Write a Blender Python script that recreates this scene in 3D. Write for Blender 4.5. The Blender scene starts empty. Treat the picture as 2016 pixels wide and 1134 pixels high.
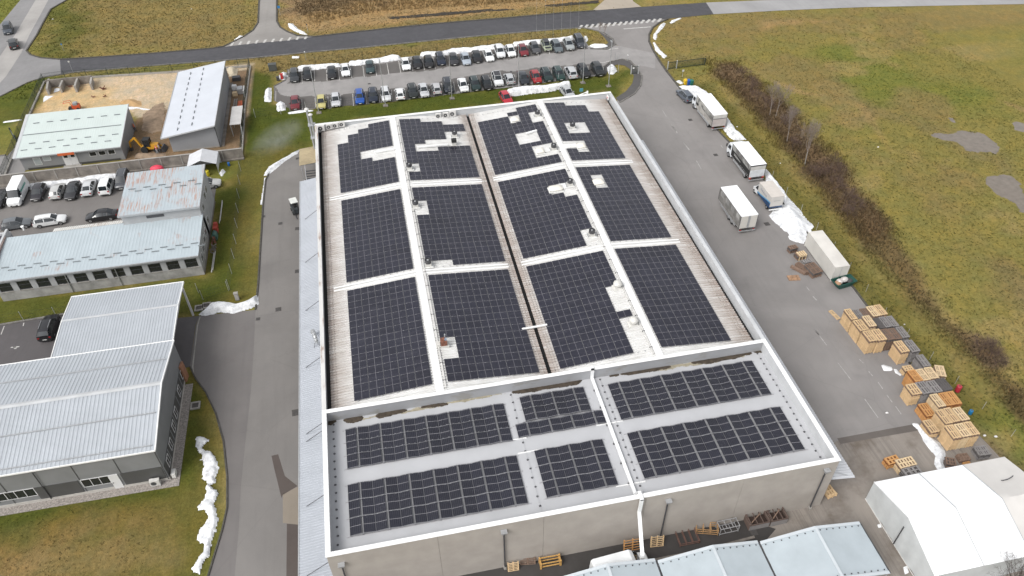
import bpy, bmesh, math, random
import numpy as np
from mathutils import Vector, Matrix, noise as mnoise
random.seed(7); np.random.seed(7)
R = math.radians
SC = bpy.context.scene
COL = SC.collection

# ------------------------------------------------------------------ camera
CX, CY, CZ = 9.819, -37.265, 70.580
YAW, PITCH, ROLL, FPX = 0.190281, 0.732605, -0.0154385, 1516.877
_f = Vector((math.sin(YAW)*math.cos(PITCH), math.cos(YAW)*math.cos(PITCH), -math.sin(PITCH)))
_r = Vector((math.cos(YAW), -math.sin(YAW), 0)); _u = _r.cross(_f)
_r, _u = math.cos(ROLL)*_r + math.sin(ROLL)*_u, -math.sin(ROLL)*_r + math.cos(ROLL)*_u
cam = bpy.data.cameras.new('camera'); co = bpy.data.objects.new('camera', cam); COL.objects.link(co)
m = Matrix.Identity(4)
for i in range(3):
    m[i][0], m[i][1], m[i][2] = _r[i], _u[i], -_f[i]
m.translation = (CX, CY, CZ)
co.matrix_world = m
cam.sensor_width = 36.0; cam.lens = 36.0*FPX/2016.0
cam.clip_start = 0.5; cam.clip_end = 4000
SC.camera = co

# ------------------------------------------------------------------ light
SUN_AZ, SUN_EL = R(235), R(48)      # azimuth clockwise from +Y: low left, behind the viewer's shoulder
w = bpy.data.worlds.new('World'); SC.world = w; w.use_nodes = True
nt = w.node_tree; bg = nt.nodes['Background']
sky = nt.nodes.new('ShaderNodeTexSky'); sky.sky_type = 'NISHITA'; sky.sun_disc = False
sky.sun_elevation = SUN_EL; sky.sun_rotation = SUN_AZ
sky.air_density = 1.0; sky.dust_density = 4.0; sky.ozone_density = 1.0; sky.altitude = 300
hs = nt.nodes.new('ShaderNodeHueSaturation'); hs.inputs['Saturation'].default_value = 0.14
nt.links.new(sky.outputs[0], hs.inputs['Color']); nt.links.new(hs.outputs[0], bg.inputs['Color'])
bg.inputs['Strength'].default_value = 0.13
sd = bpy.data.lights.new('sun', 'SUN'); sd.energy = 0.9; sd.angle = R(25); sd.color = (1.0, 0.97, 0.92)
so = bpy.data.objects.new('sun', sd); COL.objects.link(so)
dirv = Vector((math.sin(SUN_AZ)*math.cos(SUN_EL), math.cos(SUN_AZ)*math.cos(SUN_EL), math.sin(SUN_EL)))
so.rotation_euler = dirv.to_track_quat('Z', 'Y').to_euler(); so.location = (0, 0, 120)
SC.view_settings.view_transform = 'Standard'; SC.view_settings.look = 'None'
SC.view_settings.gamma = 1.0; SC.view_settings.use_curve_mapping = False
SC.view_settings.exposure = 0.80

# ------------------------------------------------------------------ helpers
def G(px, py, z=0.0):
    """survey point: where the sight line of a photo pixel meets the level z"""
    d = _f*FPX + _r*(px-1008) - _u*(py-567)
    t = (z-CZ)/d.z
    return Vector((CX+d.x*t, CY+d.y*t, z))
def g2(px, py, z=0.0):
    v = G(px, py, z); return (v.x, v.y)
def GP(pts, z=0.0): return [g2(p[0], p[1], z) for p in pts]

class MB:
    def __init__(s): s.v = []; s.f = []; s.m = []
    def add(s, vs, fs, mi=0):
        o = len(s.v); s.v += [tuple(v) for v in vs]
        for f in fs: s.f.append(tuple(i+o for i in f)); s.m.append(mi)
        return s
    def box(s, x0, x1, y0, y1, z0, z1, mi=0):
        return s.add([(x0,y0,z0),(x1,y0,z0),(x1,y1,z0),(x0,y1,z0),(x0,y0,z1),(x1,y0,z1),(x1,y1,z1),(x0,y1,z1)],
                     [(0,3,2,1),(4,5,6,7),(0,1,5,4),(1,2,6,5),(2,3,7,6),(3,0,4,7)], mi)
    def hexa(s, b, t, mi=0):
        return s.add(list(b)+list(t), [(0,3,2,1),(4,5,6,7),(0,1,5,4),(1,2,6,5),(2,3,7,6),(3,0,4,7)], mi)
    def quad(s, a, b, c, d, mi=0): return s.add([a,b,c,d], [(0,1,2,3)], mi)
    def poly(s, pts, z, mi=0): return s.add([(p[0],p[1],z) for p in pts], [tuple(range(len(pts)))], mi)
    def prism(s, pts, z0, z1, mi=0):
        a = sum(pts[i][0]*pts[(i+1)%len(pts)][1]-pts[(i+1)%len(pts)][0]*pts[i][1] for i in range(len(pts)))
        if a < 0: pts = pts[::-1]
        n = len(pts)
        s.add([(p[0],p[1],z0) for p in pts]+[(p[0],p[1],z1) for p in pts],
              [tuple(range(n-1,-1,-1)), tuple(range(n,2*n))]+[(i,(i+1)%n,(i+1)%n+n,i+n) for i in range(n)], mi)
        return s
    def tube(s, a, b, r, r2=None, n=6, mi=0, cap=True):
        a = Vector(a); b = Vector(b); r2 = r if r2 is None else r2
        d = (b-a); 
        if d.length < 1e-6: return s
        d.normalize(); x = d.orthogonal().normalized(); y = d.cross(x)
        vs = []
        for c, rr in ((a, r), (b, r2)):
            for k in range(n):
                t = 2*math.pi*k/n; vs.append(c+x*(rr*math.cos(t))+y*(rr*math.sin(t)))
        fs = [(k,(k+1)%n,(k+1)%n+n,k+n) for k in range(n)]
        if cap: fs += [tuple(range(n-1,-1,-1)), tuple(range(n,2*n))]
        return s.add(vs, fs, mi)
    def bar(s, a, b, w, h, mi=0):
        a = Vector(a); b = Vector(b); d = (b-a).normalized()
        up = Vector((0,0,1)) if abs(d.z) < 0.95 else Vector((0,1,0))
        x = d.cross(up).normalized(); y = x.cross(d).normalized()
        q = lambda c: [c-x*w/2-y*h/2, c+x*w/2-y*h/2, c+x*w/2+y*h/2, c-x*w/2+y*h/2]
        return s.hexa(q(a), q(b), mi)
    def lathe(s, prof, c=(0,0,0), n=12, mi=0):
        vs = []; 
        for r, z in prof:
            for k in range(n):
                t = 2*math.pi*k/n; vs.append((c[0]+r*math.cos(t), c[1]+r*math.sin(t), c[2]+z))
        fs = []
        for i in range(len(prof)-1):
            for k in range(n): fs.append((i*n+k, i*n+(k+1)%n, (i+1)*n+(k+1)%n, (i+1)*n+k))
        fs.append(tuple(range((len(prof)-1)*n, len(prof)*n))); fs.append(tuple(range(n-1,-1,-1)))
        return s.add(vs, fs, mi)
    def ellipsoid(s, c, r, n=10, mi=0):
        k = 6; prof = [(math.sin(math.pi*i/k), -math.cos(math.pi*i/k)) for i in range(k+1)]
        o = len(s.v); s.lathe([(max(p[0],.02), p[1]) for p in prof], n=n, mi=mi)
        for i in range(o, len(s.v)):
            v = s.v[i]; s.v[i] = (c[0]+v[0]*r[0], c[1]+v[1]*r[1], c[2]+v[2]*r[2])
        return s
    def rot(s, rz=0, loc=(0,0,0)):
        c, n = math.cos(rz), math.sin(rz)
        s.v = [(v[0]*c-v[1]*n+loc[0], v[0]*n+v[1]*c+loc[1], v[2]+loc[2]) for v in s.v]; return s
    def mesh(s, name, mats, smooth=False):
        me = bpy.data.meshes.new(name); me.from_pydata(s.v, [], s.f)
        mats = mats if isinstance(mats, (list, tuple)) else [mats]
        for mt in mats: me.materials.append(mt)
        if len(mats) > 1: me.polygons.foreach_set('material_index', s.m)
        if smooth:
            me.polygons.foreach_set('use_smooth', [True]*len(me.polygons))
            me.set_sharp_from_angle(angle=R(38))
        me.update(); return me
    def build(s, name, mats, parent=None, smooth=False, **kw):
        return link(name, s.mesh(name, mats, smooth), parent, **kw)

def tag(o, label=None, cat=None, group=None, kind=None):
    if label: o['label'] = label
    if cat: o['category'] = cat
    if group: o['group'] = group
    if kind: o['kind'] = kind
    return o
def link(name, me, parent=None, loc=None, rot=None, **kw):
    o = bpy.data.objects.new(name, me); COL.objects.link(o)
    if parent is not None: o.parent = parent
    if loc is not None: o.location = loc
    if rot is not None: o.rotation_euler = rot
    return tag(o, **kw)
def thing(name, label, cat, loc=(0,0,0), rz=0, group=None):
    o = bpy.data.objects.new(name, None); COL.objects.link(o); o.empty_display_size = 0.2
    o.location = loc; o.rotation_euler = (0, 0, rz)
    return tag(o, label, cat, group)
def copytree(o, parent=None, loc=None, rz=None):
    c = o.copy(); COL.objects.link(c)
    if parent is not None: c.parent = parent
    if loc is not None: c.location = loc
    if rz is not None: c.rotation_euler = (0, 0, rz)
    for ch in list(o.children): copytree(ch, c)
    return c

# ------------------------------------------------------------------ materials
_M = {}
def _nodes(name):
    mt = bpy.data.materials.new(name); mt.use_nodes = True
    return mt, mt.node_tree.nodes, mt.node_tree.links, mt.node_tree.nodes['Principled BSDF']
def N(ns, t, **kw):
    n = ns.new(t)
    for k, v in kw.items(): setattr(n, k, v)
    return n
def noise(ns, ls, vec, scale, detail=4, rough=.55, dist=0.0):
    n = N(ns, 'ShaderNodeTexNoise'); n.inputs['Scale'].default_value = scale; n.inputs['Detail'].default_value = detail
    n.inputs['Roughness'].default_value = rough; n.inputs['Distortion'].default_value = dist
    ls.new(vec, n.inputs['Vector']); return n.outputs['Fac']
def ramp(ns, ls, fac, a, b, ca=(0,0,0,1), cb=(1,1,1,1)):
    r = N(ns, 'ShaderNodeValToRGB'); r.color_ramp.elements[0].position = a; r.color_ramp.elements[1].position = b
    r.color_ramp.elements[0].color = ca; r.color_ramp.elements[1].color = cb
    ls.new(fac, r.inputs[0]); return r.outputs[0]
def mix(ns, ls, fac, a, b, mode='MIX'):
    n = N(ns, 'ShaderNodeMix', data_type='RGBA', blend_type=mode)
    for sock, val in ((n.inputs[0], fac), (n.inputs[6], a), (n.inputs[7], b)):
        if isinstance(val, (int, float)): sock.default_value = val
        elif isinstance(val, (tuple, list)): sock.default_value = tuple(val)[:3]+(1,)
        else: ls.new(val, sock)
    return n.outputs[2]
def math_(ns, ls, op, a, b=0.0):
    n = N(ns, 'ShaderNodeMath', operation=op)
    for sock, val in ((n.inputs[0], a), (n.inputs[1], b)):
        if isinstance(val, (int, float)): sock.default_value = val
        else: ls.new(val, sock)
    return n.outputs[0]
def bump(ns, ls, b, h, st=.3, dist=.02):
    n = N(ns, 'ShaderNodeBump'); n.inputs['Strength'].default_value = st; n.inputs['Distance'].default_value = dist
    ls.new(h, n.inputs['Height']); ls.new(n.outputs[0], b.inputs['Normal'])
def geopos(ns): return N(ns, 'ShaderNodeNewGeometry').outputs['Position']
def sc3(c, k): return tuple(max(0, min(1, x*k)) for x in c)

def plain(name, col, rough=.6, metal=0.0, var=.12, scale=1.5, fine=0, bmp=0, spec=.5, coat=0):
    """base colour with worn, blotchy variation"""
    if name in _M: return _M[name]
    mt, ns, ls, b = _nodes(name)
    tc = N(ns, 'ShaderNodeTexCoord').outputs['Object'] if fine == 'obj' else geopos(ns)
    n1 = noise(ns, ls, tc, scale, 5)
    c = mix(ns, ls, ramp(ns, ls, n1, .3, .7), sc3(col, 1-var), sc3(col, 1+var))
    ls.new(c, b.inputs['Base Color'])
    b.inputs['Roughness'].default_value = rough; b.inputs['Metallic'].default_value = metal
    b.inputs['Specular IOR Level'].default_value = spec
    if coat: b.inputs['Coat Weight'].default_value = coat; b.inputs['Coat Roughness'].default_value = .08
    if bmp: bump(ns, ls, b, noise(ns, ls, tc, 9, 4), bmp, .02)
    _M[name] = mt; return mt

def asphalt(name, col, wet=.25, seam=True, tracks=0):
    mt, ns, ls, b = _nodes(name); p = geopos(ns)
    big = noise(ns, ls, p, .09, 5, .6, .4); mid = noise(ns, ls, p, .55, 5, .6); fine = noise(ns, ls, p, 14, 3)
    st = N(ns, 'ShaderNodeMapping'); st.inputs['Scale'].default_value = (1.6, .09, 1); ls.new(p, st.inputs[0])
    streak = noise(ns, ls, st.outputs[0], .8, 4)
    c = mix(ns, ls, ramp(ns, ls, big, .32, .68), sc3(col, .82), sc3(col, 1.12))
    c = mix(ns, ls, math_(ns, ls, 'MULTIPLY', ramp(ns, ls, mid, .45, .72), wet), c, sc3(col, .5))
    c = mix(ns, ls, math_(ns, ls, 'MULTIPLY', ramp(ns, ls, streak, .5, .75), .22), c, sc3(col, .62))
    c = mix(ns, ls, math_(ns, ls, 'MULTIPLY', ramp(ns, ls, fine, .35, .7), .25), c, sc3(col, 1.25))
    if tracks:
        for ang, sd_ in ((12, 1.0), (62, 7.0)):
            tm = N(ns, 'ShaderNodeMapping'); tm.inputs['Location'].default_value = (sd_, sd_*3, 0); tm.inputs['Rotation'].default_value = (0,0,R(ang)); tm.inputs['Scale'].default_value = (3.2,.10,1); ls.new(p, tm.inputs[0])
            tn = noise(ns, ls, tm.outputs[0], 1.0, 5, .6, .8); msk = ramp(ns, ls, noise(ns, ls, p, .12, 3), .42, .6)
            c = mix(ns, ls, math_(ns, ls, 'MULTIPLY', math_(ns, ls, 'MULTIPLY', ramp(ns, ls, tn, .48, .66), msk), tracks), c, sc3(col, .5))
        mud = noise(ns, ls, p, .22, 5, .65); c = mix(ns, ls, math_(ns, ls, 'MULTIPLY', ramp(ns, ls, mud, .52, .72), .7), c, (.085,.062,.042))
    if seam:
        vo = N(ns, 'ShaderNodeTexVoronoi', feature='DISTANCE_TO_EDGE'); vo.inputs['Scale'].default_value = .11; vo.inputs['Randomness'].default_value = 1
        ds = N(ns, 'ShaderNodeMapping'); ls.new(p, ds.inputs[0]); wob = noise(ns, ls, p, 1.2, 3)
        cv = N(ns, 'ShaderNodeVectorMath', operation='ADD'); ls.new(ds.outputs[0], cv.inputs[0]); ls.new(wob, cv.inputs[1])
        ls.new(cv.outputs[0], vo.inputs['Vector'])
        cr = ramp(ns, ls, vo.outputs['Distance'], .0, .008, (1,1,1,1), (0,0,0,1))
        c = mix(ns, ls, math_(ns, ls, 'MULTIPLY', cr, .16), c, sc3(col, .5))
    ls.new(c, b.inputs['Base Color'])
    ls.new(ramp(ns, ls, mid, .4, .7, (.85,.85,.85,1), (.5,.5,.5,1)), b.inputs['Roughness'])
    bump(ns, ls, b, fine, .25, .01)
    _M[name] = mt; return mt

def metal_roof(name, col, stain=None, stain_amt=0, streak_axis='x', rough=.45, var=.06, stain_lo=.5):
    mt, ns, ls, b = _nodes(name); p = geopos(ns)
    mp = N(ns, 'ShaderNodeMapping'); mp.inputs['Scale'].default_value = (.12, 2.2, 1) if streak_axis == 'x' else (2.2, .12, 1)
    ls.new(p, mp.inputs[0])
    s = noise(ns, ls, mp.outputs[0], 1.6, 5, .6); n1 = noise(ns, ls, p, .35, 4)
    c = mix(ns, ls, ramp(ns, ls, n1, .3, .7), sc3(col, 1-var), sc3(col, 1+var))
    c = mix(ns, ls, math_(ns, ls, 'MULTIPLY', ramp(ns, ls, s, .45, .75), .18), c, sc3(col, .82))
    if stain:
        m2 = N(ns, 'ShaderNodeMapping'); m2.inputs['Scale'].default_value = (.38, 6.5, 1) if streak_axis == 'x' else (6.5, .38, 1); ls.new(p, m2.inputs[0]); s2 = noise(ns, ls, m2.outputs[0], 1.0, 6, .65); n2 = noise(ns, ls, p, .30, 3)
        k = math_(ns, ls, 'MULTIPLY', ramp(ns, ls, s2, .50, .58), ramp(ns, ls, n2, stain_lo, stain_lo+.10))
        c = mix(ns, ls, math_(ns, ls, 'MULTIPLY', k, stain_amt), c, stain)
    ls.new(c, b.inputs['Base Color']); b.inputs['Roughness'].default_value = rough; b.inputs['Metallic'].default_value = 0.0
    _M[name] = mt; return mt

def hall_roof_mat():
    """white trapezoid sheet, dirt washed down towards the gutters"""
    mt, ns, ls, b = _nodes('hall_roof_sheet'); p = geopos(ns)
    sx = N(ns, 'ShaderNodeSeparateXYZ'); ls.new(p, sx.inputs[0]); x = sx.outputs[0]
    mp = N(ns, 'ShaderNodeMapping'); mp.inputs['Scale'].default_value = (.25, 3.0, 1); ls.new(p, mp.inputs[0])
    s = noise(ns, ls, mp.outputs[0], 1.3, 6, .65); n1 = noise(ns, ls, p, .5, 4)
    def near(x0, wdt):
        d = math_(ns, ls, 'ABSOLUTE', math_(ns, ls, 'SUBTRACT', x, x0)); return ramp(ns, ls, math_(ns, ls, 'DIVIDE', d, wdt), 0, 1, (1,1,1,1), (0,0,0,1))
    k = math_(ns, ls, 'MAXIMUM', math_(ns, ls, 'MAXIMUM', near(.4, 3.6), near(24.5, 2.2)), near(48.6, 4.6))
    k = math_(ns, ls, 'MULTIPLY', k, ramp(ns, ls, s, .22, .52))
    c = mix(ns, ls, ramp(ns, ls, n1, .3, .7), (.57,.565,.55), (.68,.68,.67))
    c = mix(ns, ls, math_(ns, ls, 'MULTIPLY', ramp(ns, ls, s, .48, .70), .35), c, (.40,.37,.34))
    c = mix(ns, ls, math_(ns, ls, 'MULTIPLY', k, .9), c, (.27,.205,.17))
    ls.new(c, b.inputs['Base Color']); b.inputs['Roughness'].default_value = .5
    _M['hall_roof'] = mt; return mt

def pv_mat(name, wide, tint=1.0):
    """half-cell module: dark cells, thin busbar and cell gaps, silver middle gap; object coordinates"""
    mt, ns, ls, b = _nodes(name); tc = N(ns, 'ShaderNodeTexCoord').outputs['Object']
    s = N(ns, 'ShaderNodeSeparateXYZ'); ls.new(tc, s.inputs[0]); x, y = s.outputs[0], s.outputs[1]
    a, c_ = (x, y) if wide else (y, x)            # a along the long side
    oi = N(ns, 'ShaderNodeObjectInfo').outputs['Random']
    pn_ = noise(ns, ls, geopos(ns), .12, 3); kk = math_(ns, ls, 'ADD', math_(ns, ls, 'MULTIPLY', oi, .35), math_(ns, ls, 'MULTIPLY', ramp(ns, ls, pn_, .3, .7), .55)); base = mix(ns, ls, kk, sc3((.0125,.0125,.0185), tint), sc3((.018,.0185,.029), tint))
    mid = ramp(ns, ls, math_(ns, ls, 'ABSOLUTE', a), .011, .014, (1,1,1,1), (0,0,0,1))
    def lines(v, pitch, wd):
        fr = math_(ns, ls, 'FRACT', math_(ns, ls, 'ADD', math_(ns, ls, 'DIVIDE', v, pitch), 100.0))
        return ramp(ns, ls, math_(ns, ls, 'ABSOLUTE', math_(ns, ls, 'SUBTRACT', fr, .5)), .5-wd-.01, .5-wd, (0,0,0,1), (1,1,1,1))
    cells = math_(ns, ls, 'MULTIPLY', lines(c_, .1820, .035), .12 if wide else .65)
    cells2 = math_(ns, ls, 'MULTIPLY', lines(a, .0935, .03), .08 if wide else .12)
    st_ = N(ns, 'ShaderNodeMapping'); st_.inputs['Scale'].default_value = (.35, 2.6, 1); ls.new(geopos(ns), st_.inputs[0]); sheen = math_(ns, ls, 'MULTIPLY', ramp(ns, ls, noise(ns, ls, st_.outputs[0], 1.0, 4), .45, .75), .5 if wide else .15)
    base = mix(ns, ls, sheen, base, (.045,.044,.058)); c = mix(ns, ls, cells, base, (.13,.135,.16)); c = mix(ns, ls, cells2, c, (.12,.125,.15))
    c = mix(ns, ls, mid, c, (.24,.23,.25) if wide else (.42,.41,.43))
    ls.new(c, b.inputs['Base Color']); b.inputs['Specular IOR Level'].default_value = .5
    dn = noise(ns, ls, geopos(ns), .8, 4); ls.new(ramp(ns, ls, dn, .3, .7, (.16,.16,.16,1), (.30,.30,.30,1)), b.inputs['Roughness'])
    _M[name] = mt; return mt

def wood(name, col, var=.25):
    mt, ns, ls, b = _nodes(name); tc = N(ns, 'ShaderNodeTexCoord').outputs['Object']; p = geopos(ns)
    mp = N(ns, 'ShaderNodeMapping'); mp.inputs['Scale'].default_value = (9, .8, 6); ls.new(tc, mp.inputs[0])
    g = noise(ns, ls, mp.outputs[0], 2.2, 4, .6, .6); n1 = noise(ns, ls, p, 2.6, 3)
    oi = N(ns, 'ShaderNodeObjectInfo').outputs['Random']
    c = mix(ns, ls, ramp(ns, ls, g, .3, .7), sc3(col, 1-var), sc3(col, 1+var*.6))
    c = mix(ns, ls, math_(ns, ls, 'MULTIPLY', ramp(ns, ls, n1, .4, .7), .35), c, sc3(col, .6))
    c = mix(ns, ls, math_(ns, ls, 'MULTIPLY', oi, .35), c, sc3(col, .72))
    ls.new(c, b.inputs['Base Color']); b.inputs['Roughness'].default_value = .8
    _M[name] = mt; return mt

def glass(name='car_glass', col=(.015,.018,.022), rough=.06):
    if name in _M: return _M[name]
    mt, ns, ls, b = _nodes(name)
    n1 = noise(ns, ls, geopos(ns), 1.1, 2); ls.new(mix(ns, ls, n1, sc3(col, .7), sc3(col, 1.5)), b.inputs['Base Color'])
    b.inputs['Roughness'].default_value = rough; b.inputs['Specular IOR Level'].default_value = .8
    _M[name] = mt; return mt
def paint(col, metal=.0):
    k = 'paint_%.3f_%.3f_%.3f' % col
    return plain(k, col, .28, metal, .07, .9, coat=.6)

def snow_mat():
    mt, ns, ls, b = _nodes('snow'); p = geopos(ns)
    n1 = noise(ns, ls, p, 1.3, 6, .7); n2 = noise(ns, ls, p, 5, 4)
    c = mix(ns, ls, ramp(ns, ls, n1, .36, .56), (.52,.53,.55), (.78,.79,.80))
    c = mix(ns, ls, math_(ns, ls, 'MULTIPLY', ramp(ns, ls, n2, .58, .70), .6), c, (.36,.33,.30))
    ls.new(c, b.inputs['Base Color']); b.inputs['Roughness'].default_value = .75
    b.inputs['Subsurface Weight'].default_value = 0.0
    bump(ns, ls, b, n2, .5, .05)
    return mt
SNOW = snow_mat()
A_YARD = asphalt('yard_asphalt', (.228,.214,.206), .2)
A_LANE = asphalt('lane_asphalt', (.180,.169,.160), .14)
A_DARK = asphalt('apron_asphalt', (.150,.139,.134), .2)
A_ROAD = asphalt('new_road_asphalt', (.062,.061,.067), .15, seam=False)
A_OLD = asphalt('old_road_asphalt', (.30,.295,.295), .15)
A_PARK = asphalt('carpark_asphalt', (.275,.262,.255), .5)
A_WET = asphalt('wet_asphalt', (.045,.041,.039), .5)
A_GRAVEL = asphalt('gravel_yard', (.25,.222,.196), .25, seam=False, tracks=.45)
A_PATCH = asphalt('patched_asphalt', (.085,.068,.060), .2, seam=False)
A_BEIGE = asphalt('sandy_patch', (.24,.205,.165), .1, seam=False)
A_PATH = asphalt('footpath_paving', (.085,.08,.078), .2, seam=False)
CONC = plain('concrete', (.30,.285,.262), .85, var=.2, scale=1.2, bmp=.2)
CONC_D = plain('weathered_concrete', (.19,.17,.15), .9, var=.35, scale=.9, bmp=.25)
KERB = plain('kerb_concrete', (.16,.152,.14), .9, var=.35, scale=2.0)
KERB_D = plain('mossy_kerb', (.07,.065,.055), .95, var=.35, scale=2.0)
LINEY = plain('faded_paint', (.36,.35,.335), .85, var=.3, scale=2.5)
LINEW = plain('road_paint', (.45,.44,.42), .8, var=.35, scale=2.5)
STEEL = plain('galvanised_steel', (.42,.43,.44), .45, .4, .12, 3)
STEEL_D = plain('dark_steel', (.07,.07,.075), .5, .2, .2, 3)
WHITE = plain('white_sheet_metal', (.78,.78,.77), .45, var=.05, scale=.8)
WHITE_D = plain('weathered_white', (.55,.54,.52), .6, var=.14, scale=1.1)
BLACK = plain('black_rubber', (.018,.018,.018), .8, var=.3, scale=4)
# ------------------------------------------------------------------ ground
def pdist(X, Y, poly):
    """signed distance to a polygon, negative inside"""
    P = np.array(poly); n = len(P); d = np.full(X.shape, 1e9); ins = np.zeros(X.shape, bool)
    for i in range(n):
        a = P[i]; b = P[(i+1) % n]; e = b-a; L2 = (e**2).sum()+1e-12
        t = np.clip(((X-a[0])*e[0]+(Y-a[1])*e[1])/L2, 0, 1)
        d = np.minimum(d, np.hypot(X-a[0]-t*e[0], Y-a[1]-t*e[1]))
        if abs(e[1]) > 1e-12:
            c = ((a[1] > Y) != (b[1] > Y)) & (X < e[0]*(Y-a[1])/e[1]+a[0]); ins ^= c
    return np.where(ins, -d, d)
_T = np.random.RandomState(3).rand(256, 256)
def vnoise(x, y, f, o=0):
    x = x*f+o*17.3; y = y*f+o*9.1; xi = np.floor(x).astype(int); yi = np.floor(y).astype(int)
    u = x-xi; v = y-yi; u = u*u*(3-2*u); v = v*v*(3-2*v)
    g = lambda a, b: _T[a & 255, b & 255]
    return (g(xi,yi)*(1-u)+g(xi+1,yi)*u)*(1-v)+(g(xi,yi+1)*(1-u)+g(xi+1,yi+1)*u)*v
def fbm(x, y, f, n=4, o=0): return sum(vnoise(x, y, f*2**k, o+k)*.5**k for k in range(n))/sum(.5**k for k in range(n))
def sstep(a, b, x): t = np.clip((x-a)/(b-a), 0, 1); return t*t*(3-2*t)

PX = {  # polygons surveyed on the photo, level 0
 'main_road': [(118,117),(200,112),(300,105),(420,95),(500,85),(560,80),(620,72),(700,63),(800,52),(900,43),(1000,35),(1100,26),(1200,18),(1300,11),(1390,5),(1405,28),(1280,40),(1130,55),(1000,66),(900,75),(800,85),(700,95),(620,102),(500,114),(440,119),(330,127),(200,137),(150,142),(120,147)],
 'left_road': [(85,-50),(190,-50),(132,0),(100,18),(85,45),(72,70),(52,100),(60,108),(80,114),(118,117),(120,147),(87,151),(55,161),(0,188),(-70,222),(-90,150),(0,48),(40,0)],
 'old_road': [(1390,5),(1640,-5),(2016,-18),(2150,-24),(2150,1),(2016,8),(1700,14),(1550,20),(1405,28)],
 'side_road': [(512,-50),(510,0),(508,45),(498,60),(480,72),(440,93),(500,85),(560,80),(620,72),(585,70),(565,62),(552,54),(545,42),(545,0),(550,-50)],
 'driveway': [(1130,56),(1280,40),(1316,37),(1298,45),(1285,55),(1278,68),(1278,82),(1285,98),(1298,120),(1312,140),(1330,163),(1352,192),(1380,222),(1440,285),(1500,350),(1545,405),(1605,478),(1640,518),(1682,569),(1705,600),(1745,652),(1790,715),(1850,778),(1880,815),(1812,838),(1648,868)],
 'car_park': [(540,198),(540,170),(562,158),(567,137),(640,128),(760,117),(900,100),(1020,86),(1145,70),(1160,92),(1168,96),(1195,97),(1212,89),(1290,105),(1290,135),(1255,128),(1225,121),(1200,122),(1188,132),(1186,148),(1020,170),(801,196),(616,214),(580,219)],
}
WPOLY = {k: GP(v) for k, v in PX.items()}
WPOLY['driveway'] += [(49.0, 4.5), (49.0, 78.0), g2(1216,196)[0:2], g2(1248,170), g2(1256,150), g2(1250,132), g2(1250,100), g2(1212,88), g2(1205,76), g2(1180,62), g2(1150,55)]
WPOLY['west_lane'] = [(0.1, 79.5), g2(587,297), g2(560,312), g2(535,330), g2(523,355), g2(518,400), g2(513,480), g2(508,560), g2(503,610), g2(392,622), g2(386,640), g2(374,722), g2(385,745), g2(405,772), g2(425,815), g2(440,870), g2(447,940), g2(447,1000), g2(437,1045), g2(420,1100), g2(405,1150), g2(385,1230), (0.1, -14.0)]
WPOLY['workshop_parking'] = [(-75, 60.5), (-17.2, 60.5), (-17.2, 74), (-21, 81.6), (-75, 81.6)]
WPOLY['hall_parking'] = [(-62, 32.0), g2(374,722), g2(385,640), g2(392,622), g2(330,628), g2(130,618), g2(0,640), (-62, 46.6)]
WPOLY['gate_drive'] = [(-75, 91.5), (-53.2, 91.5), (-52.2, 97.0), (-49.0, 97.0), (-49.0, 82.0), (-56.5, 82.0), (-55.0, 87.0), (-75, 87.0)]
WPOLY['service_strip'] = [(-3.5, 0.1), (41, 0.1), (43.5, -1.6), (39, -4.5), (24, -5.0), (-3.5, -6.0)]
WPOLY['gravel'] = [(49, 4.4), g2(1648,868), g2(1812,838), g2(1880,815), (70.6, 7.5), (71.2, 1.5), (71.0, -20), (-4, -30), (-4, -5.9), (24, -4.9), (39, -4.4), (43.4, -1.6), (41, 0.1), (49, 0.1)]
WPOLY['footpath'] = GP([(1186,148),(1188,132),(1200,122),(1225,117),(1240,121),(1252,135),(1263,150),(1260,168),(1248,184),(1220,201),(1212,193),(1232,180),(1245,164),(1248,150),(1240,136),(1230,129),(1215,127),(1200,133),(1193,147)])
WPOLY['verge_path'] = GP([(1176,60),(1190,64),(1208,76),(1213,88),(1196,98),(1162,97),(1160,91),(1190,90),(1198,84),(1190,74)])
HARD = ['main_road','left_road','old_road','side_road','driveway','car_park','west_lane','workshop_parking','hall_parking','gate_drive','service_strip','gravel']

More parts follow.
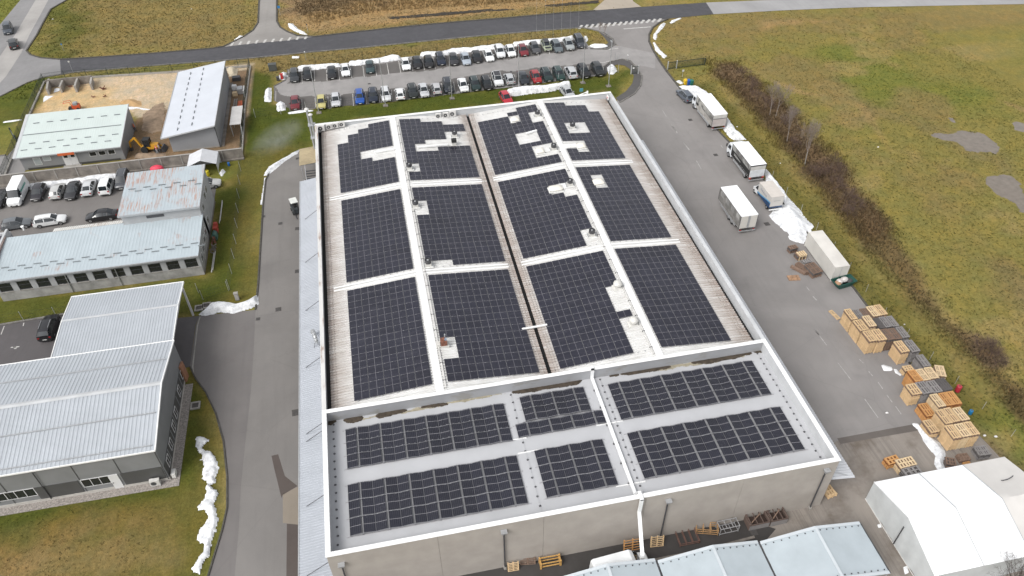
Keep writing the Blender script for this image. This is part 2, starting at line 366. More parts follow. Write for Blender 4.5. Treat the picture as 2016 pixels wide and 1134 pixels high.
COLS = {'field': (.195,.178,.058), 'lawn': (.064,.086,.015), 'verge': (.112,.108,.030), 'straw': (.30,.215,.112), 'tan': (.20,.160,.070),
        'weeds': (.118,.084,.050), 'bramble': (.118,.086,.062), 'sand': (.50,.39,.235), 'dirt': (.20,.145,.10), 'palesand': (.48,.41,.315), 'brownlawn': (.185,.135,.055), 'mud': (.16,.125,.085)}
REG = [
 ('tan', GP([(120,0),(520,-40),(515,70),(420,96),(90,118)]), 6, .75),
 ('lawn', GP([(100,10),(170,0),(160,80),(130,112),(80,110)]), 4, .7),
 ('straw', GP([(548,-40),(1230,-60),(1180,2),(1000,36),(620,72),(548,50)]), 2, .95),
 ('mud', GP([(560,-60),(760,-60),(740,8),(600,30),(552,30)]), 4, .7),
 ('tan', GP([(600,64),(900,30),(1150,6),(1190,16),(1000,36),(800,53),(620,72)]), 1.0, .9),
 ('tan', GP([(500,118),(1130,58),(1200,72),(1190,92),(1150,72),(760,118),(560,140)]), 1.5, .85),
 ('lawn', GP([(490,132),(540,150),(540,205),(616,216),(1190,150),(1245,135),(1215,200),(1190,182),(620,248),(600,300),(560,312),(478,315)]), 1.5, .95),
 ('verge', GP([(478,300),(600,285),(530,330),(512,420),(505,600),(395,618),(405,540),(425,400)]), 1.5, .9),
 ('lawn', GP([(425,380),(470,360),(462,560),(400,590),(404,540)]), 1.5, .8),
 ('lawn', GP([(-40,600),(404,540),(400,618),(-40,648)]), .8, .8),
 ('lawn', GP([(-40,190),(90,150),(50,240),(-40,250)]), 1.0, .8),
 ('verge', GP([(-60,1005),(340,950),(378,735),(450,880),(447,1040),(390,1160),(-60,1200)]), 1, .95),
 ('lawn', GP([(-60,1012),(340,955),(365,760),(400,800),(385,960),(200,1000),(-60,1050)]), 1.2, .8),
 ('brownlawn', GP([(-20,1085),(120,1030),(330,1010),(350,1045),(180,1050),(60,1134),(-20,1150)]), 2.0, .75),
 ('tan', GP([(1290,42),(1500,28),(2150,6),(2150,60),(1800,45),(1500,75),(1330,115)]), 5, .8),
 ('bramble', GP([(1390,118),(1450,125),(1520,180),(1640,290),(1710,400),(1745,455),(1700,470),(1640,410),(1540,290),(1440,180)]), 1.8, .9),
 ('weeds', GP([(1700,400),(1740,430),(1830,570),(1960,690),(2060,790),(2030,850),(1930,720),(1800,580),(1680,450)]), 1.6, .85),
 ('bramble', GP([(1900,650),(1945,665),(1990,720),(1970,735),(1920,700)]), 1.2, .85),
 ('tan', GP([(1370,160),(1450,250),(1600,420),(1800,640),(1960,800),(1990,790),(1850,610),(1650,390),(1480,220),(1400,150)]), 2.2, .3),
 ('verge', GP([(1360,180),(1440,270),(1600,460),(1700,590),(1900,840),(1960,830),(1800,640),(1640,440),(1480,240),(1400,160)]), 1.6, .7),
 ('mud', GP([(1720,210),(1880,260),(1990,320),(2060,420),(1960,330),(1830,270)]), 3, .35),
 ('mud', GP([(1900,500),(1990,520),(2060,600),(2000,600)]), 3, .4),
 ('straw', GP([(-20,1110),(80,1060),(200,1050),(330,1060),(345,1100),(250,1160),(-20,1200)]), 2.0, .45),
 ('straw', GP([(1500,150),(1530,158),(1585,182),(1625,188),(1623,192),(1580,187),(1525,164)]), .5, .55),
 ('straw', GP([(1500,42),(1580,36),(1625,42),(1580,48),(1500,58)]), 1.2, .6),
 ('straw', GP([(1690,205),(1720,235),(1760,300),(1752,304),(1710,245)]), .8, .4),
 ('straw', GP([(1960,195),(2016,212),(2060,232),(2058,236),(2010,219)]), .5, .5),
 ('tan', GP([(1740,300),(1800,330),(1900,420),(1990,520),(1970,530),(1860,430),(1760,330)]), 2.5, .5),
 ('palesand', [(-50.5,100),(-52.6,118.6),(-13.4,118.6),(-13.4,96),(-30,96),(-35,103)], .35, 1),
 ('sand', GP([(62,226),(92,180),(150,165),(240,175),(230,212)]), 2.0, .95),
 ('dirt', [(-33.5,82.0),(-13.6,82.0),(-13.6,116),(-17.5,116),(-25.5,112),(-27,103),(-33.5,99.5)], .35, .95),
 ('mud', GP([(1880,830),(2016,905),(2060,960),(1960,940),(1870,880)]), 2, .9),
]
def soil(X, Y):
    c = np.empty(X.shape+(3,)); c[:] = COLS['field']
    n = fbm(X, Y, .22, 4, 5)-.5
    f1 = fbm(X, Y, .035, 4, 1); f2 = fbm(X, Y, .12, 4, 2)
    k = sstep(.48, .66, f1)[..., None]; c = c*(1-k)+np.array((.150,.165,.042))*k
    k = sstep(.56, .70, f2)[..., None]*.7; c = c*(1-k)+np.array((.255,.210,.092))*k
    k = sstep(.60, .74, fbm(X, Y, .07, 4, 8))[..., None]*.6; c = c*(1-k)+np.array((.20,.158,.075))*k
    for key, poly, soft, amt in REG:
        d = pdist(X, Y, poly)+n*soft*3.0
        k = (1-sstep(-soft, soft, d))*amt
        c = c*(1-k[..., None])+np.array(COLS[key])*k[..., None]
    return c

def ground_axis(a, b, step, far): 
    fine = np.arange(a, b+.01, step)
    return np.concatenate([a-np.array([far, far*.45, far*.2, far*.09, far*.04, far*.015]), fine, b+np.array([far*.015, far*.04, far*.09, far*.2, far*.45, far])])
gx = ground_axis(-80, 130, .7, 1500); gy = ground_axis(-24, 176, .7, 1500)
X, Y = np.meshgrid(gx, gy); 
hard = np.min([pdist(X, Y, WPOLY[k]) for k in HARD], axis=0)
bld = [(-18.5,50,-12,80),(-64,-17,16,34),(-46,-16.5,51,71),(-53,-32,84,99),(-27,-16,85,113)]
for x0,x1,y0,y1 in bld: hard = np.minimum(hard, pdist(X, Y, [(x0,y0),(x1,y0),(x1,y1),(x0,y1)]))
fld = sstep(0.5, 4, hard)
Z = -.045+fld*((fbm(X, Y, .25, 3, 11)-.5)*.30+(fbm(X, Y, .05, 2, 12)-.5)*.25)
DITCH = GP([(1440,150),(1540,250),(1650,380),(1760,520),(1900,665),(2040,800),(2046,806),(1906,671),(1766,526),(1656,386),(1546,256),(1446,156)])
dd = pdist(X, Y, DITCH); Z -= .55*np.exp(-(np.maximum(dd,0)/2.2)**2)
Z = np.where(hard < .35, -.045, Z)
# gravelly hollow under the puddles
PUD = [GP([(1838,266),(1868,262),(1885,255),(1905,262),(1935,265),(1968,290),(1958,297),(1925,297),(1900,295),(1882,280)]),
       GP([(1995,236),(2016,240),(2040,262),(2030,268),(2005,255)]), GP([(1872,234),(1882,240),(1888,250),(1878,246)]),
       GP([(1940,345),(1985,345),(2010,362),(2050,420),(2030,430),(1990,395),(1960,375)])]
for p in PUD:
    d = pdist(X, Y, p); k = 1-sstep(-.5, 3.0, d); Z = Z*(1-k)+(-.10)*k
ny, nx = X.shape
me = bpy.data.meshes.new('ground')
me.from_pydata(np.stack([X.ravel(), Y.ravel(), Z.ravel()], 1).tolist(), [],
   [(j*nx+i, j*nx+i+1, (j+1)*nx+i+1, (j+1)*nx+i) for j in range(ny-1) for i in range(nx-1)])
at = me.color_attributes.new('soil', 'FLOAT_COLOR', 'POINT')
SC_ = soil(X, Y).reshape(-1, 3); at.data.foreach_set('color', np.concatenate([SC_, np.ones((len(SC_), 1))], 1).ravel())
me.polygons.foreach_set('use_smooth', [True]*len(me.polygons))
def ground_mat():
    mt, ns, ls, b = _nodes('turf_and_soil'); p = geopos(ns)
    a = N(ns, 'ShaderNodeVertexColor', layer_name='soil').outputs[0]
    n1 = noise(ns, ls, p, 1.1, 6, .7); n2 = noise(ns, ls, p, 3.6, 6, .8); n3 = noise(ns, ls, p, .3, 5, .65)
    mp = N(ns, 'ShaderNodeMapping'); mp.inputs['Rotation'].default_value = (0,0,R(-35)); mp.inputs['Scale'].default_value = (1,.3,1); ls.new(p, mp.inputs[0])
    n4 = noise(ns, ls, mp.outputs[0], .9, 6, .7)
    c = mix(ns, ls, ramp(ns, ls, n3, .35, .68), a, mix(ns, ls, 1.0, a, (1.35,1.15,.95), 'MULTIPLY'))
    c = mix(ns, ls, math_(ns, ls, 'MULTIPLY', ramp(ns, ls, n1, .42, .62), .38), c, mix(ns, ls, 1.0, a, (.55,.62,.55), 'MULTIPLY'))
    c = mix(ns, ls, math_(ns, ls, 'MULTIPLY', ramp(ns, ls, n4, .52, .70), .55), c, mix(ns, ls, 1.0, a, (1.45,1.32,1.35), 'MULTIPLY'))
    c = mix(ns, ls, math_(ns, ls, 'MULTIPLY', ramp(ns, ls, n2, .36, .64), 1.0), mix(ns, ls, 1.0, c, (.72,.71,.69), 'MULTIPLY'), mix(ns, ls, 1.0, c, (1.12,1.11,1.09), 'MULTIPLY'))
    ls.new(c, b.inputs['Base Color']); b.inputs['Roughness'].default_value = .95; b.inputs['Specular IOR Level'].default_value = .1
    bump(ns, ls, b, n2, .7, .12)
    return mt
me.materials.append(ground_mat())
link('ground', me, kind='structure')

def sheet(name, poly, z, mat, sub=None, kind='structure', **kw):
    """a level sheet from a polygon, triangulated"""
    bm = bmesh.new(); vs = [bm.verts.new((p[0], p[1], z)) for p in poly]
    f = bm.faces.new(vs); 
    if f.normal.z < 0 or f.calc_area() == 0: pass
    f.normal_update()
    if f.normal.z < 0: bmesh.ops.reverse_faces(bm, faces=[f])
    bmesh.ops.triangulate(bm, faces=bm.faces[:])
    me = bpy.data.meshes.new(name); bm.to_mesh(me); bm.free(); me.materials.append(mat)
    return link(name, me, kind=kind, **kw)

sheet('gravel_yard', WPOLY['gravel'], -.008, A_GRAVEL)
sheet('service_strip', WPOLY['service_strip'], -.004, A_WET)
sheet('west_lane', WPOLY['west_lane'], 0, A_LANE)
sheet('delivery_yard', WPOLY['driveway'], 0, A_YARD)
sheet('car_park', WPOLY['car_park'], .004, A_PARK)
sheet('left_road', WPOLY['left_road'], 0, asphalt('left_road_asphalt', (.215,.21,.21), .1))
sheet('main_road', WPOLY['main_road'], .004, A_ROAD)
sheet('old_road', WPOLY['old_road'], .008, A_OLD)
sheet('side_road', WPOLY['side_road'], .0, asphalt('side_road_asphalt', (.25,.235,.22), .12))
sheet('workshop_parking', WPOLY['workshop_parking'], 0, asphalt('workshop_asphalt', (.17,.158,.15), .2))
sheet('hall_parking', WPOLY['hall_parking'], -.002, asphalt('hall_parking_asphalt', (.098,.09,.092), .3))
sheet('gate_drive', WPOLY['gate_drive'], .0, asphalt('gate_asphalt', (.24,.23,.225), .1))
sheet('footpath', WPOLY['footpath'], .012, A_PATH); sheet('footpath', WPOLY['verge_path'], .012, A_PATH)
sheet('road_patch', GP([(70,0),(95,0),(78,32),(57,70),(42,104),(12,150),(-6,170),(-30,180),(-14,130),(26,74)]), .004, asphalt('pale_road_patch', (.33,.315,.30), .05, seam=False))
sheet('apron', GP([(392,622),(503,610),(499,700),(492,790),(482,880),(474,960),(470,1040),(462,1134),(455,1220),(385,1230),(405,1150),(420,1100),(437,1045),(447,1000),(447,940),(440,870),(425,815),(405,772),(385,745),(374,722),(386,640)]), .004, A_DARK)
sheet('asphalt_strip', GP([(1648,863),(1800,835),(1812,838),(1806,848),(1655,874)]), .004, asphalt('dark_strip', (.115,.10,.09), .1, seam=False))
sheet('gravel_track', GP([(1165,22),(1190,0),(1170,-60),(1240,-60),(1246,2),(1262,13)]), -.01, asphalt('track_gravel', (.36,.31,.25), .1, seam=False))
z2 = lambda o, s: (lambda x, y: (o[0]+x*s, o[1]+y*s))
q = z2((500,834), 520/1966)
sheet('asphalt_patch', GP([q(130,240),q(180,228),q(230,390),q(325,465),q(215,530),q(205,555),q(150,330)]), .006, A_PATCH)
sheet('asphalt_patch', GP([q(215,525),q(330,468),q(420,440),q(420,760),q(330,752),q(215,740)]), .006, A_BEIGE)
sheet('asphalt_patch', GP([q(245,745),q(420,760),q(420,1300),q(240,1300)]), .007, A_PATCH)
sheet('asphalt_patch', GP([(383,742),(378,722),(388,640),(393,624),(395,624),(390,642),(381,722)]), .02, CONC)

BAYF = [z2((560,60),300/2001)(*p) for p in [(40,560),(160,530),(560,490),(1000,450),(1500,400),(1990,330)]]+[z2((840,50),400/2016)(*p) for p in [(560,240),(1000,190),(1450,140),(1570,160),(1600,230),(1450,260),(1000,310),(560,370)]]+[z2((560,60),300/2001)(*p) for p in [(1990,520),(1500,560),(900,630),(400,680),(60,690)]]
BAYN = [z2((560,60),300/2001)(*p) for p in [(-120,760),(0,870),(400,860),(900,810),(1500,750),(1990,690)]]+[z2((840,50),400/2016)(*p) for p in [(560,470),(1000,430),(1500,380),(1740,370),(1750,470),(1500,500),(1000,560),(560,620)]]+[z2((560,60),300/2001)(*p) for p in [(1990,860),(1500,920),(900,990),(400,1030),(60,1060),(-120,920)]]
A_BAY = asphalt('wet_bay_asphalt', (.115,.106,.10), .6)
# painted markings -------------------------------------------------
def stripe(a, b, w, z=.012, name='road_marking'):
    a = Vector(a); b = Vector(b); d = (b-a).normalized(); n = Vector((-d.y, d.x, 0))*w/2
    return [(a+n)[:2], (a-n)[:2], (b-n)[:2], (b+n)[:2]], z
def marks(name, segs, z=.012, mat=LINEW):
    mb = MB()
    for a, b, w in segs:
        p, _ = stripe(a, b, w); 
        mb.poly(p if True else p, z)
    me = mb.mesh(name, mat); bm = bmesh.new(); bm.from_mesh(me); bmesh.ops.recalc_face_normals(bm, faces=bm.faces)
    for f in bm.faces:
        if f.normal.z < 0: f.normal_flip()
    bm.to_mesh(me); bm.free()
    return link(name, me, kind='structure')
# crossings
zb = []
for i in range(15):
    t = i/14; a = G(1140+t*155, 57-t*14); b = G(1146+t*155, 49.5-t*13.0); zb.append((a, b, .55))
marks('crossing_stripes', zb)
zb = []
for i in range(10):
    t = i/9; zb.append((G(455+t*145, 90-t*13), G(459+t*145, 83-t*12), .5))
marks('crossing_stripes', zb)
marks('stop_line', [(G(1228,57), G(1281,53), .35), (G(1199,97.5), G(1217,95), .3), (G(1193,121.5), G(1215,118.5), .25), (G(1180,124), G(1192,122.5), .25)])
q6 = z2((560,60), 300/2001); q7 = z2((840,50), 400/2016)
bay = []
for (x0,y0),(x1,y1) in [((228,560),(234,698)),((392,530),(398,668)),((552,520),(560,662)),((708,500),(724,650)),((870,480),(885,625)),((1030,465),(1048,610)),((1190,450),(1212,600)),((1345,430),(1372,575)),((1500,400),(1528,555)),((1660,400),(1685,530)),((1815,390),(1838,520)),((1960,370),(1985,500)),
   ((228,905),(236,1040)),((402,885),(410,1010)),((570,865),(578,1000)),((735,850),(752,985)),((895,830),(908,990)),((1065,815),(1080,965)),((1240,795),(1252,945)),((1405,780),(1418,920)),((1575,760),(1592,900)),((1745,740),(1762,880)),((1905,725),(1925,870))]:
    bay.append((G(*q6(x0,y0)), G(*q6(x1,y1)), .12))
for k in range(13):
    x = 60+k*113.5; y = 310-k*13.0; bay.append((G(*q7(x,y)), G(*q7(x+27,y+105)), .12))
for k in range(14):
    x = 25+k*121; y = 590-k*14.5; bay.append((G(*q7(x,y)), G(*q7(x+16,y+95)), .12))
for i in range(len(bay)-14, len(bay)): pass
marks('bay_lines', bay)
yl = []
o3 = z2((1000,0), 520/1966); o33 = z2((1496,570), 520/1966); o5 = z2((1540,440),180/928)
for a, b in [(o3(1150,820),o3(1180,870)),(o3(1215,930),o3(1262,990)),(o3(1305,1060),o3(1352,1115)),(o33(410,300),o33(497,415)),(o33(580,545),o33(680,675)),(o33(780,815),o33(880,955)),(o33(880,690),o33(915,740)),(o33(945,785),o33(985,840)),(o33(1010,870),o33(1052,928)),(o33(395,50),o33(425,80)),(o33(740,520),o33(770,548)),(o33(810,610),o33(840,645)),
             (o5(245,640),o5(275,680)),(o5(310,740),o5(350,785)),(o5(330,1080),o5(375,1134))]:
    yl.append((G(*a), G(*b), .1))
z32 = z2((1320,150),210/1191)
for a, b in [((15,550),(75,640)),((145,745),(210,828)),((290,945),(345,1040)),((560,770),(590,805))]: yl.append((G(*z32(*a)), G(*z32(*b)), .1))
marks('yard_bay_lines', yl, mat=LINEY)
o41 = z2((0,570), 520/1966)
marks('arrow_marking', [(G(*o41(80,432)), G(*o41(145,425)), .18), (G(*o41(105,425)), G(*o41(120,440)), .3), (G(*o41(172,272)), G(*o41(178,248)), .12), (G(*o41(8,335)), G(*o41(32,272)), .12), (G(*o41(455,240)), G(*o41(468,202)), .12)])

# kerbs -------------------------------------------------------------
def kerb(name, pts, wdt=.16, h=.12, mat=KERB):
    mb = MB()
    for a, b in zip(pts[:-1], pts[1:]):
        a = Vector((a[0], a[1], h/2-.03)); b = Vector((b[0], b[1], h/2-.03)); mb.bar(a, b, wdt, h+.06)
    return mb.build(name, mat, kind='structure')
kerb('kerb', GP([(132,0),(100,18),(85,45),(72,70),(52,100),(60,108),(80,114),(118,117),(200,112),(300,105),(420,95),(442,91),(480,72),(498,60),(508,45),(510,0)]), mat=KERB_D, wdt=.3)
kerb('kerb', GP([(545,0),(545,42),(552,54),(565,62),(585,70),(620,72),(700,63),(800,52),(900,43),(1000,35),(1100,26),(1172,21)]), mat=KERB_D, wdt=.35)
kerb('kerb', GP([(0,190),(55,162),(87,152),(120,147),(150,142),(330,127),(440,119),(500,114),(620,102),(700,95),(900,75),(1000,66),(1130,55.5),(1150,55),(1180,62),(1205,76),(1212,88),(1195,97),(1168,96),(1160,91)]), wdt=.25)
kerb('kerb', GP([(1316,37),(1298,45),(1285,55),(1278,68),(1278,82),(1285,98),(1298,120),(1312,140),(1330,163),(1352,192)]), mat=KERB_D, wdt=.35, h=.14)
kerb('kerb', GP([(1186,148),(1188,132),(1200,122),(1225,116.5),(1241,120),(1253,134),(1264,150),(1261,169),(1249,185),(1220,202)]), wdt=.25)
kerb('kerb', GP([(567,137),(562,158),(540,170),(540,198)]), wdt=.14)
kerb('kerb', GP([(587,297),(560,312),(535,330),(523,355),(518,400),(513,480),(508,560),(503,610)]), mat=KERB_D, wdt=.22)
kerb('kerb', GP([(374,722),(385,745),(405,772),(425,815),(440,870),(447,940),(447,1000),(437,1045),(420,1100),(405,1150),(385,1230)]), mat=KERB_D, wdt=.16)
kerb('kerb', GP([(1380,222),(1440,285),(1500,350),(1545,405),(1605,478),(1640,518),(1682,569),(1705,600),(1745,652),(1790,715),(1850,778),(1880,815),(1920,862)]), mat=KERB_D, wdt=.25)
kerb('kerb', [(-75, 46.8), g2(0,640), g2(130,618), (-31.5, 46.6)], wdt=.3, mat=KERB)
kerb('kerb', [(-3.5,-2.3),(36,-2.3),(41,-2.0)], wdt=.25, h=.08, mat=CONC_D)
kerb('kerb', [(-75,91.6),(-53.6,91.6)], mat=KERB, wdt=.25)

# irregular patches: snow, puddles, dirt ---------------------------
def patch(name, poly, z, h, mat, step=.15, wob=.3, soft=.6, freq=.9, grow=0.0, **kw):
    P = np.array(poly); x0, y0 = P.min(0)-1; x1, y1 = P.max(0)+1
    xs = np.arange(x0, x1, step); ys = np.arange(y0, y1, step); XX, YY = np.meshgrid(xs, ys)
    d = pdist(XX, YY, poly)+(fbm(XX, YY, freq, 4, 21)-.5)*2*wob
    d = d-grow; nz = .72+.5*fbm(XX, YY, .6, 3, 31)
    ZZ = z+h*sstep(0, soft, -d)*nz if h else np.full(XX.shape, z)
    ok = d < 0; idx = -np.ones(XX.shape, int); cells = ok[:-1,:-1] & ok[1:,:-1] & ok[:-1,1:] & ok[1:,1:]
    use = np.zeros(XX.shape, bool); use[:-1,:-1] |= cells; use[1:,:-1] |= cells; use[:-1,1:] |= cells; use[1:,1:] |= cells
    idx[use] = np.arange(use.sum()); V = np.stack([XX[use], YY[use], ZZ[use]], 1)
    J, I = np.nonzero(cells)
    F = np.stack([idx[J,I], idx[J,I+1], idx[J+1,I+1], idx[J+1,I]], 1)
    me = bpy.data.meshes.new(name); me.from_pydata(V.tolist(), [], F.tolist()); me.materials.append(mat)
    me.polygons.foreach_set('use_smooth', [True]*len(me.polygons))
    return link(name, me, **kw)
WATER = glass('puddle_water', (.15,.125,.10), .22)
for p in PUD: patch('puddle', p, -.085, 0, WATER, .2, 1.6, freq=.35, grow=.3, kind='structure')
# ------------------------------------------------------------------ main factory building
W_, L1_, L_, H_ = 49.12, 16.65, 76.27, 7.92
ZA = 6.4                                                  # flat roof of the front block
RX = [0.75, 12.3, 24.3, 24.72, 36.8, 48.35]; ZE, ZR = 6.7, 7.75
def zroof(x): return float(np.interp(x, [.3, 12.3, 24.5, 36.8, 48.8], [ZE, ZR, ZE, ZR, ZE]))
SL = math.atan2(ZR-ZE, 12.0)
HALLR = hall_roof_mat()
TAUPE = plain('taupe_render', (.345,.315,.285), .85, var=.10, scale=.5, bmp=.1)
PARA = plain('parapet_sheet', (.47,.48,.49), .5, var=.08, scale=.7)
MEMB = plain('roof_membrane', (.425,.43,.445), .6, var=.06, scale=.35)
fb = thing('factory_building', 'large white factory hall with flat front block carrying solar panels', 'factory')
mb = MB(); mb.box(0, .3, .3, L_, 0, H_-.06); mb.build('wall', PARA, fb)
mb = MB(); mb.box(W_-.3, W_, .3, L_, 0, H_-.06); mb.build('wall', PARA, fb)
mb = MB(); mb.box(.3, W_-.3, L_-.3, L_, 0, H_-.06); mb.build('wall', PARA, fb)
mb = MB(); mb.box(.3, W_-.3, L1_-.3, L1_, 0, H_-.06); mb.build('partition_wall', metal_roof('step_wall_sheet', (.30,.305,.32), (.20,.185,.15), .5, 'x', .5, .08), fb)
npan = 5
for i in range(npan):
    x0 = W_*i/npan+(.012 if i else 0); x1 = W_*(i+1)/npan-(.012 if i < npan-1 else 0)
    MB().box(x0, x1, 0, .3, 0, H_-.06).build('wall_panel', TAUPE, fb)
MB().box(.02, W_-.02, .06, .28, 0, H_-.1).build('wall_core', CONC_D, fb)
# copings
COPE = plain('coping_sheet', (.80,.80,.79), .4, var=.03, scale=.6)
COPEW = metal_roof('weathered_coping', (.60,.595,.58), (.25,.15,.10), .8, 'y')
MB().box(-.08, W_+.08, -.08, .38, H_-.06, H_).build('coping', COPE, fb)
MB().box(.38, W_-.38, L1_-.4, L1_+.06, H_-.06, H_).build('coping', COPE, fb)
for s, x in ((0, -.08), (1, W_-.38)):
    MB().box(x, x+.46, .38, L1_+.06, H_-.06, H_).build('coping', COPE, fb)
    MB().box(x, x+.46, L1_+.06, L_-.4, H_-.06, H_).build('coping', COPEW if s == 0 else plain('grey_coping', (.50,.51,.52), .45, var=.12, scale=.5), fb)
MB().box(-.08, W_+.08, L_-.4, L_+.08, H_-.06, H_).build('coping', COPE, fb)
# roofs
def ribbed(x0, z0, x1, z1, y0, y1, pitch=.25, rh=.045, axis='x', mi=0, mb=None, base=.5):
    """trapezoid sheet: ribs run from (x0,z0) to (x1,z1), profile repeats along y (or swapped for axis 'y')"""
    mb = mb or MB(); n = max(1, int(round((y1-y0)/pitch))); p = (y1-y0)/n; prof = []
    for i in range(n):
        b = y0+i*p; prof += [(b, 0), (b+p*base, 0), (b+p*(base+.12), rh), (b+p*.88, rh)]
    prof.append((y1, 0)); o = len(prof); vs = []
    for (x, z) in ((x0, z0), (x1, z1)):
        for y, h in prof: vs.append((x, y, z+h) if axis == 'x' else (y, x, z+h))
    flip = (x1 > x0) == (axis == 'x')
    fs = [((i, i+o, i+o+1, i+1) if flip else (i, i+1, i+o+1, i+o)) for i in range(o-1)]
    return mb.add(vs, fs, mi)
for a, b in ((0, 1), (2, 1), (3, 4), (5, 4)):
    ribbed(RX[a], ZE, RX[b], ZR, L1_+.02, L_-.31, .40, .13, base=.42).build('roof_sheet', HALLR, fb)
for x in (12.3, 36.8):
    m_ = MB(); hw = .42; zz = ZR-math.tan(SL)*hw+.14
    m_.add([(x-hw,L1_+.06,zz),(x,L1_+.06,ZR+.165),(x+hw,L1_+.06,zz),(x-hw,L_-.4,zz),(x,L_-.4,ZR+.165),(x+hw,L_-.4,zz)], [(0,1,4,3),(1,2,5,4)])
    m_.build('ridge_cap', WHITE, fb)
GUT = plain('gutter_black', (.012,.012,.012), .7, var=.3, scale=2)
MB().box(.3, .76, L1_, L_-.3, 6.3, 6.42).build('gutter', GUT, fb)
MB().box(24.28, 24.74, L1_, L_-.3, 6.3, 6.42).build('gutter', GUT, fb)
MB().box(48.34, 48.82, L1_, L_-.3, 6.3, 6.42).build('gutter', GUT, fb)
for x in (.98, 1.35, 23.55, 23.85, 25.1, 25.45, 47.3, 47.75):       # snow guard rails near the gutters
    m_ = MB(); m_.box(x-.02, x+.02, L1_+.1, L_-.4, zroof(x)+.12, zroof(x)+.16)
    for k in range(30): y = L1_+1+k*2; m_.box(x-.03, x+.03, y, y+.05, zroof(x)+.03, zroof(x)+.13)
    m_.build('snow_guard', plain('rail_metal', (.42,.38,.34), .6, .2, .25, 1.0), fb)
MB().box(.3, W_-.3, .3, L1_-.3, ZA-.2, ZA).build('flat_roof', MEMB, fb)
# white cover strips between the solar blocks
for (x0, x1) in ((1.6, 11.9), (12.75, 23.6), (25.3, 36.4), (37.25, 46.6)):
    for y in (36.5, 56.15):
        n = 2
        for k in range(n):
            yy = y-.32+k*.52; m_ = MB(); za, zb_ = zroof(x0), zroof(x1)
            m_.hexa([(x0,yy,za+.10),(x1,yy,zb_+.10),(x1,yy+.2,zb_+.10),(x0,yy+.2,za+.10)], [(x0,yy,za+.18),(x1,yy,zb_+.18),(x1,yy+.2,zb_+.18),(x0,yy+.2,za+.18)])
            m_.build('cover_strip', WHITE, fb)
for x in (12.95, 36.2):
    MB().box(x-.09, x+.09, L1_+.5, L_-2, zroof(x)+.14, zroof(x)+.24).build('cable_tray', WHITE_D, fb)
    for k in range(22):
        y = L1_+1.5+k*2.6; MB().box(x-.16, x+.16, y, y+.06, zroof(x)+.13, zroof(x)+.27).build('tray_clamp', STEEL_D, fb)
# valley cable bridge
m_ = MB(); a = G(1035, 648, 6.95); b = G(1065, 643, 6.95)
MB().bar((22.9, a.y, 7.05), (25.9, a.y+.1, 7.05), .22, .14).build('cable_tray', WHITE, fb)
# side canopies
CANL = metal_roof('pale_blue_canopy', (.355,.375,.41), None, 0, 'x', .4)
ribbed(-3.15, 3.75, 0.0, 4.25, -1.5, 66.6, .3, .04).build('side_canopy', CANL, fb)
MB().box(-3.25, -3.13, -1.5, 66.6, 3.66, 3.80).build('canopy_gutter', STEEL, fb)
ribbed(52.35, 3.4, W_, 3.95, 0.4, 67.2, .32, .06).build('side_canopy', metal_roof('grey_canopy', (.50,.51,.53), None, 0, 'x', .45), fb)
for k in range(23):
    y = 1.5+k*2.9
    MB().box(-3.05, -.05, y, y+.12, 3.35, 3.55).build('canopy_beam', STEEL, fb)
rods = [(605,430),(605,515),(606,610),(606,722),(606,853),(606,868),(603,996),(618,1130)]
for px, py in rods:
    y = G(px, py, 4.1).y; MB().tube((-2.4, y, 4.0), (0, y+.1, 5.6), .035, n=6).build('tie_rod', STEEL_D, fb)
for k in range(6):
    y = .7+k*12; MB().tube((51.6, y, 3.6), (W_, y, 5.0), .03, n=6).build('tie_rod', STEEL, fb)
# rain hoppers and downpipes on the front
for px, py in ((672,1112),(992,1047),(1316,986),(1628,926)):
    g = [G(px, py, z) for z in np.arange(4.5, 7.8, .05)]; p = min(g, key=lambda v: abs(v.y+.2))
    m_ = MB(); m_.hexa([(p.x-.16,-.34,p.z-.35),(p.x+.16,-.34,p.z-.35),(p.x+.16,-.02,p.z-.35),(p.x-.16,-.02,p.z-.35)], [(p.x-.3,-.5,p.z+.1),(p.x+.3,-.5,p.z+.1),(p.x+.3,-.02,p.z+.1),(p.x-.3,-.02,p.z+.1)])
    h_ = m_.build('rain_hopper', STEEL, fb)
    MB().tube((p.x, -.16, p.z-.3), (p.x, -.16, .3), .075, n=8).build('downpipe', STEEL_D, fb)
    MB().box(p.x-.13, p.x+.13, -.32, -.01, .02, .32).build('pipe_shoe', CONC, fb)
# rooftop cable duct running over the front block and down to the pavilions
ct = thing('cable_duct', 'white cable duct crossing the flat roof and bending down the front wall', 'cable duct')
DUCT = plain('duct_white', (.76,.77,.77), .35, var=.05)
pts = [G(1166,726,H_+.05), G(1172,748,ZA+.45), G(1254,966,ZA+.2), G(1258,976,H_+.08)]
p0 = Vector((pts[0].x, L1_-.1, H_+.10)); p1 = Vector((p0.x, L1_-.42, H_+.10)); p2 = Vector((p0.x, L1_-.42, ZA+.25)); p3 = Vector((p0.x+.02, 1.2, ZA+.25))
p4 = Vector((p0.x+.02, .5, H_+.10)); p5 = Vector((p0.x+.02, -.30, H_+.10))
p6 = Vector((p5.x-.05, -.30, 5.9)); p7 = Vector((28.4, -3.3, 3.6)); p8 = Vector((28.45, -3.35, 2.6))
for a, b in ((p0,p1),(p1,p2),(p2,p3),(p3,p4),(p4,p5),(p5,p6),(p6,p7),(p7,p8)):
    d = (b-a).normalized()*.08; MB().bar(a-d, b+d, .34, .16).build('duct_section', DUCT, ct)
for k in range(6):
    y = 2.5+k*2.4; MB().box(p0.x-.28, p0.x+.3, y, y+.14, ZA+.004, ZA+.17).build('duct_support', STEEL_D, ct)

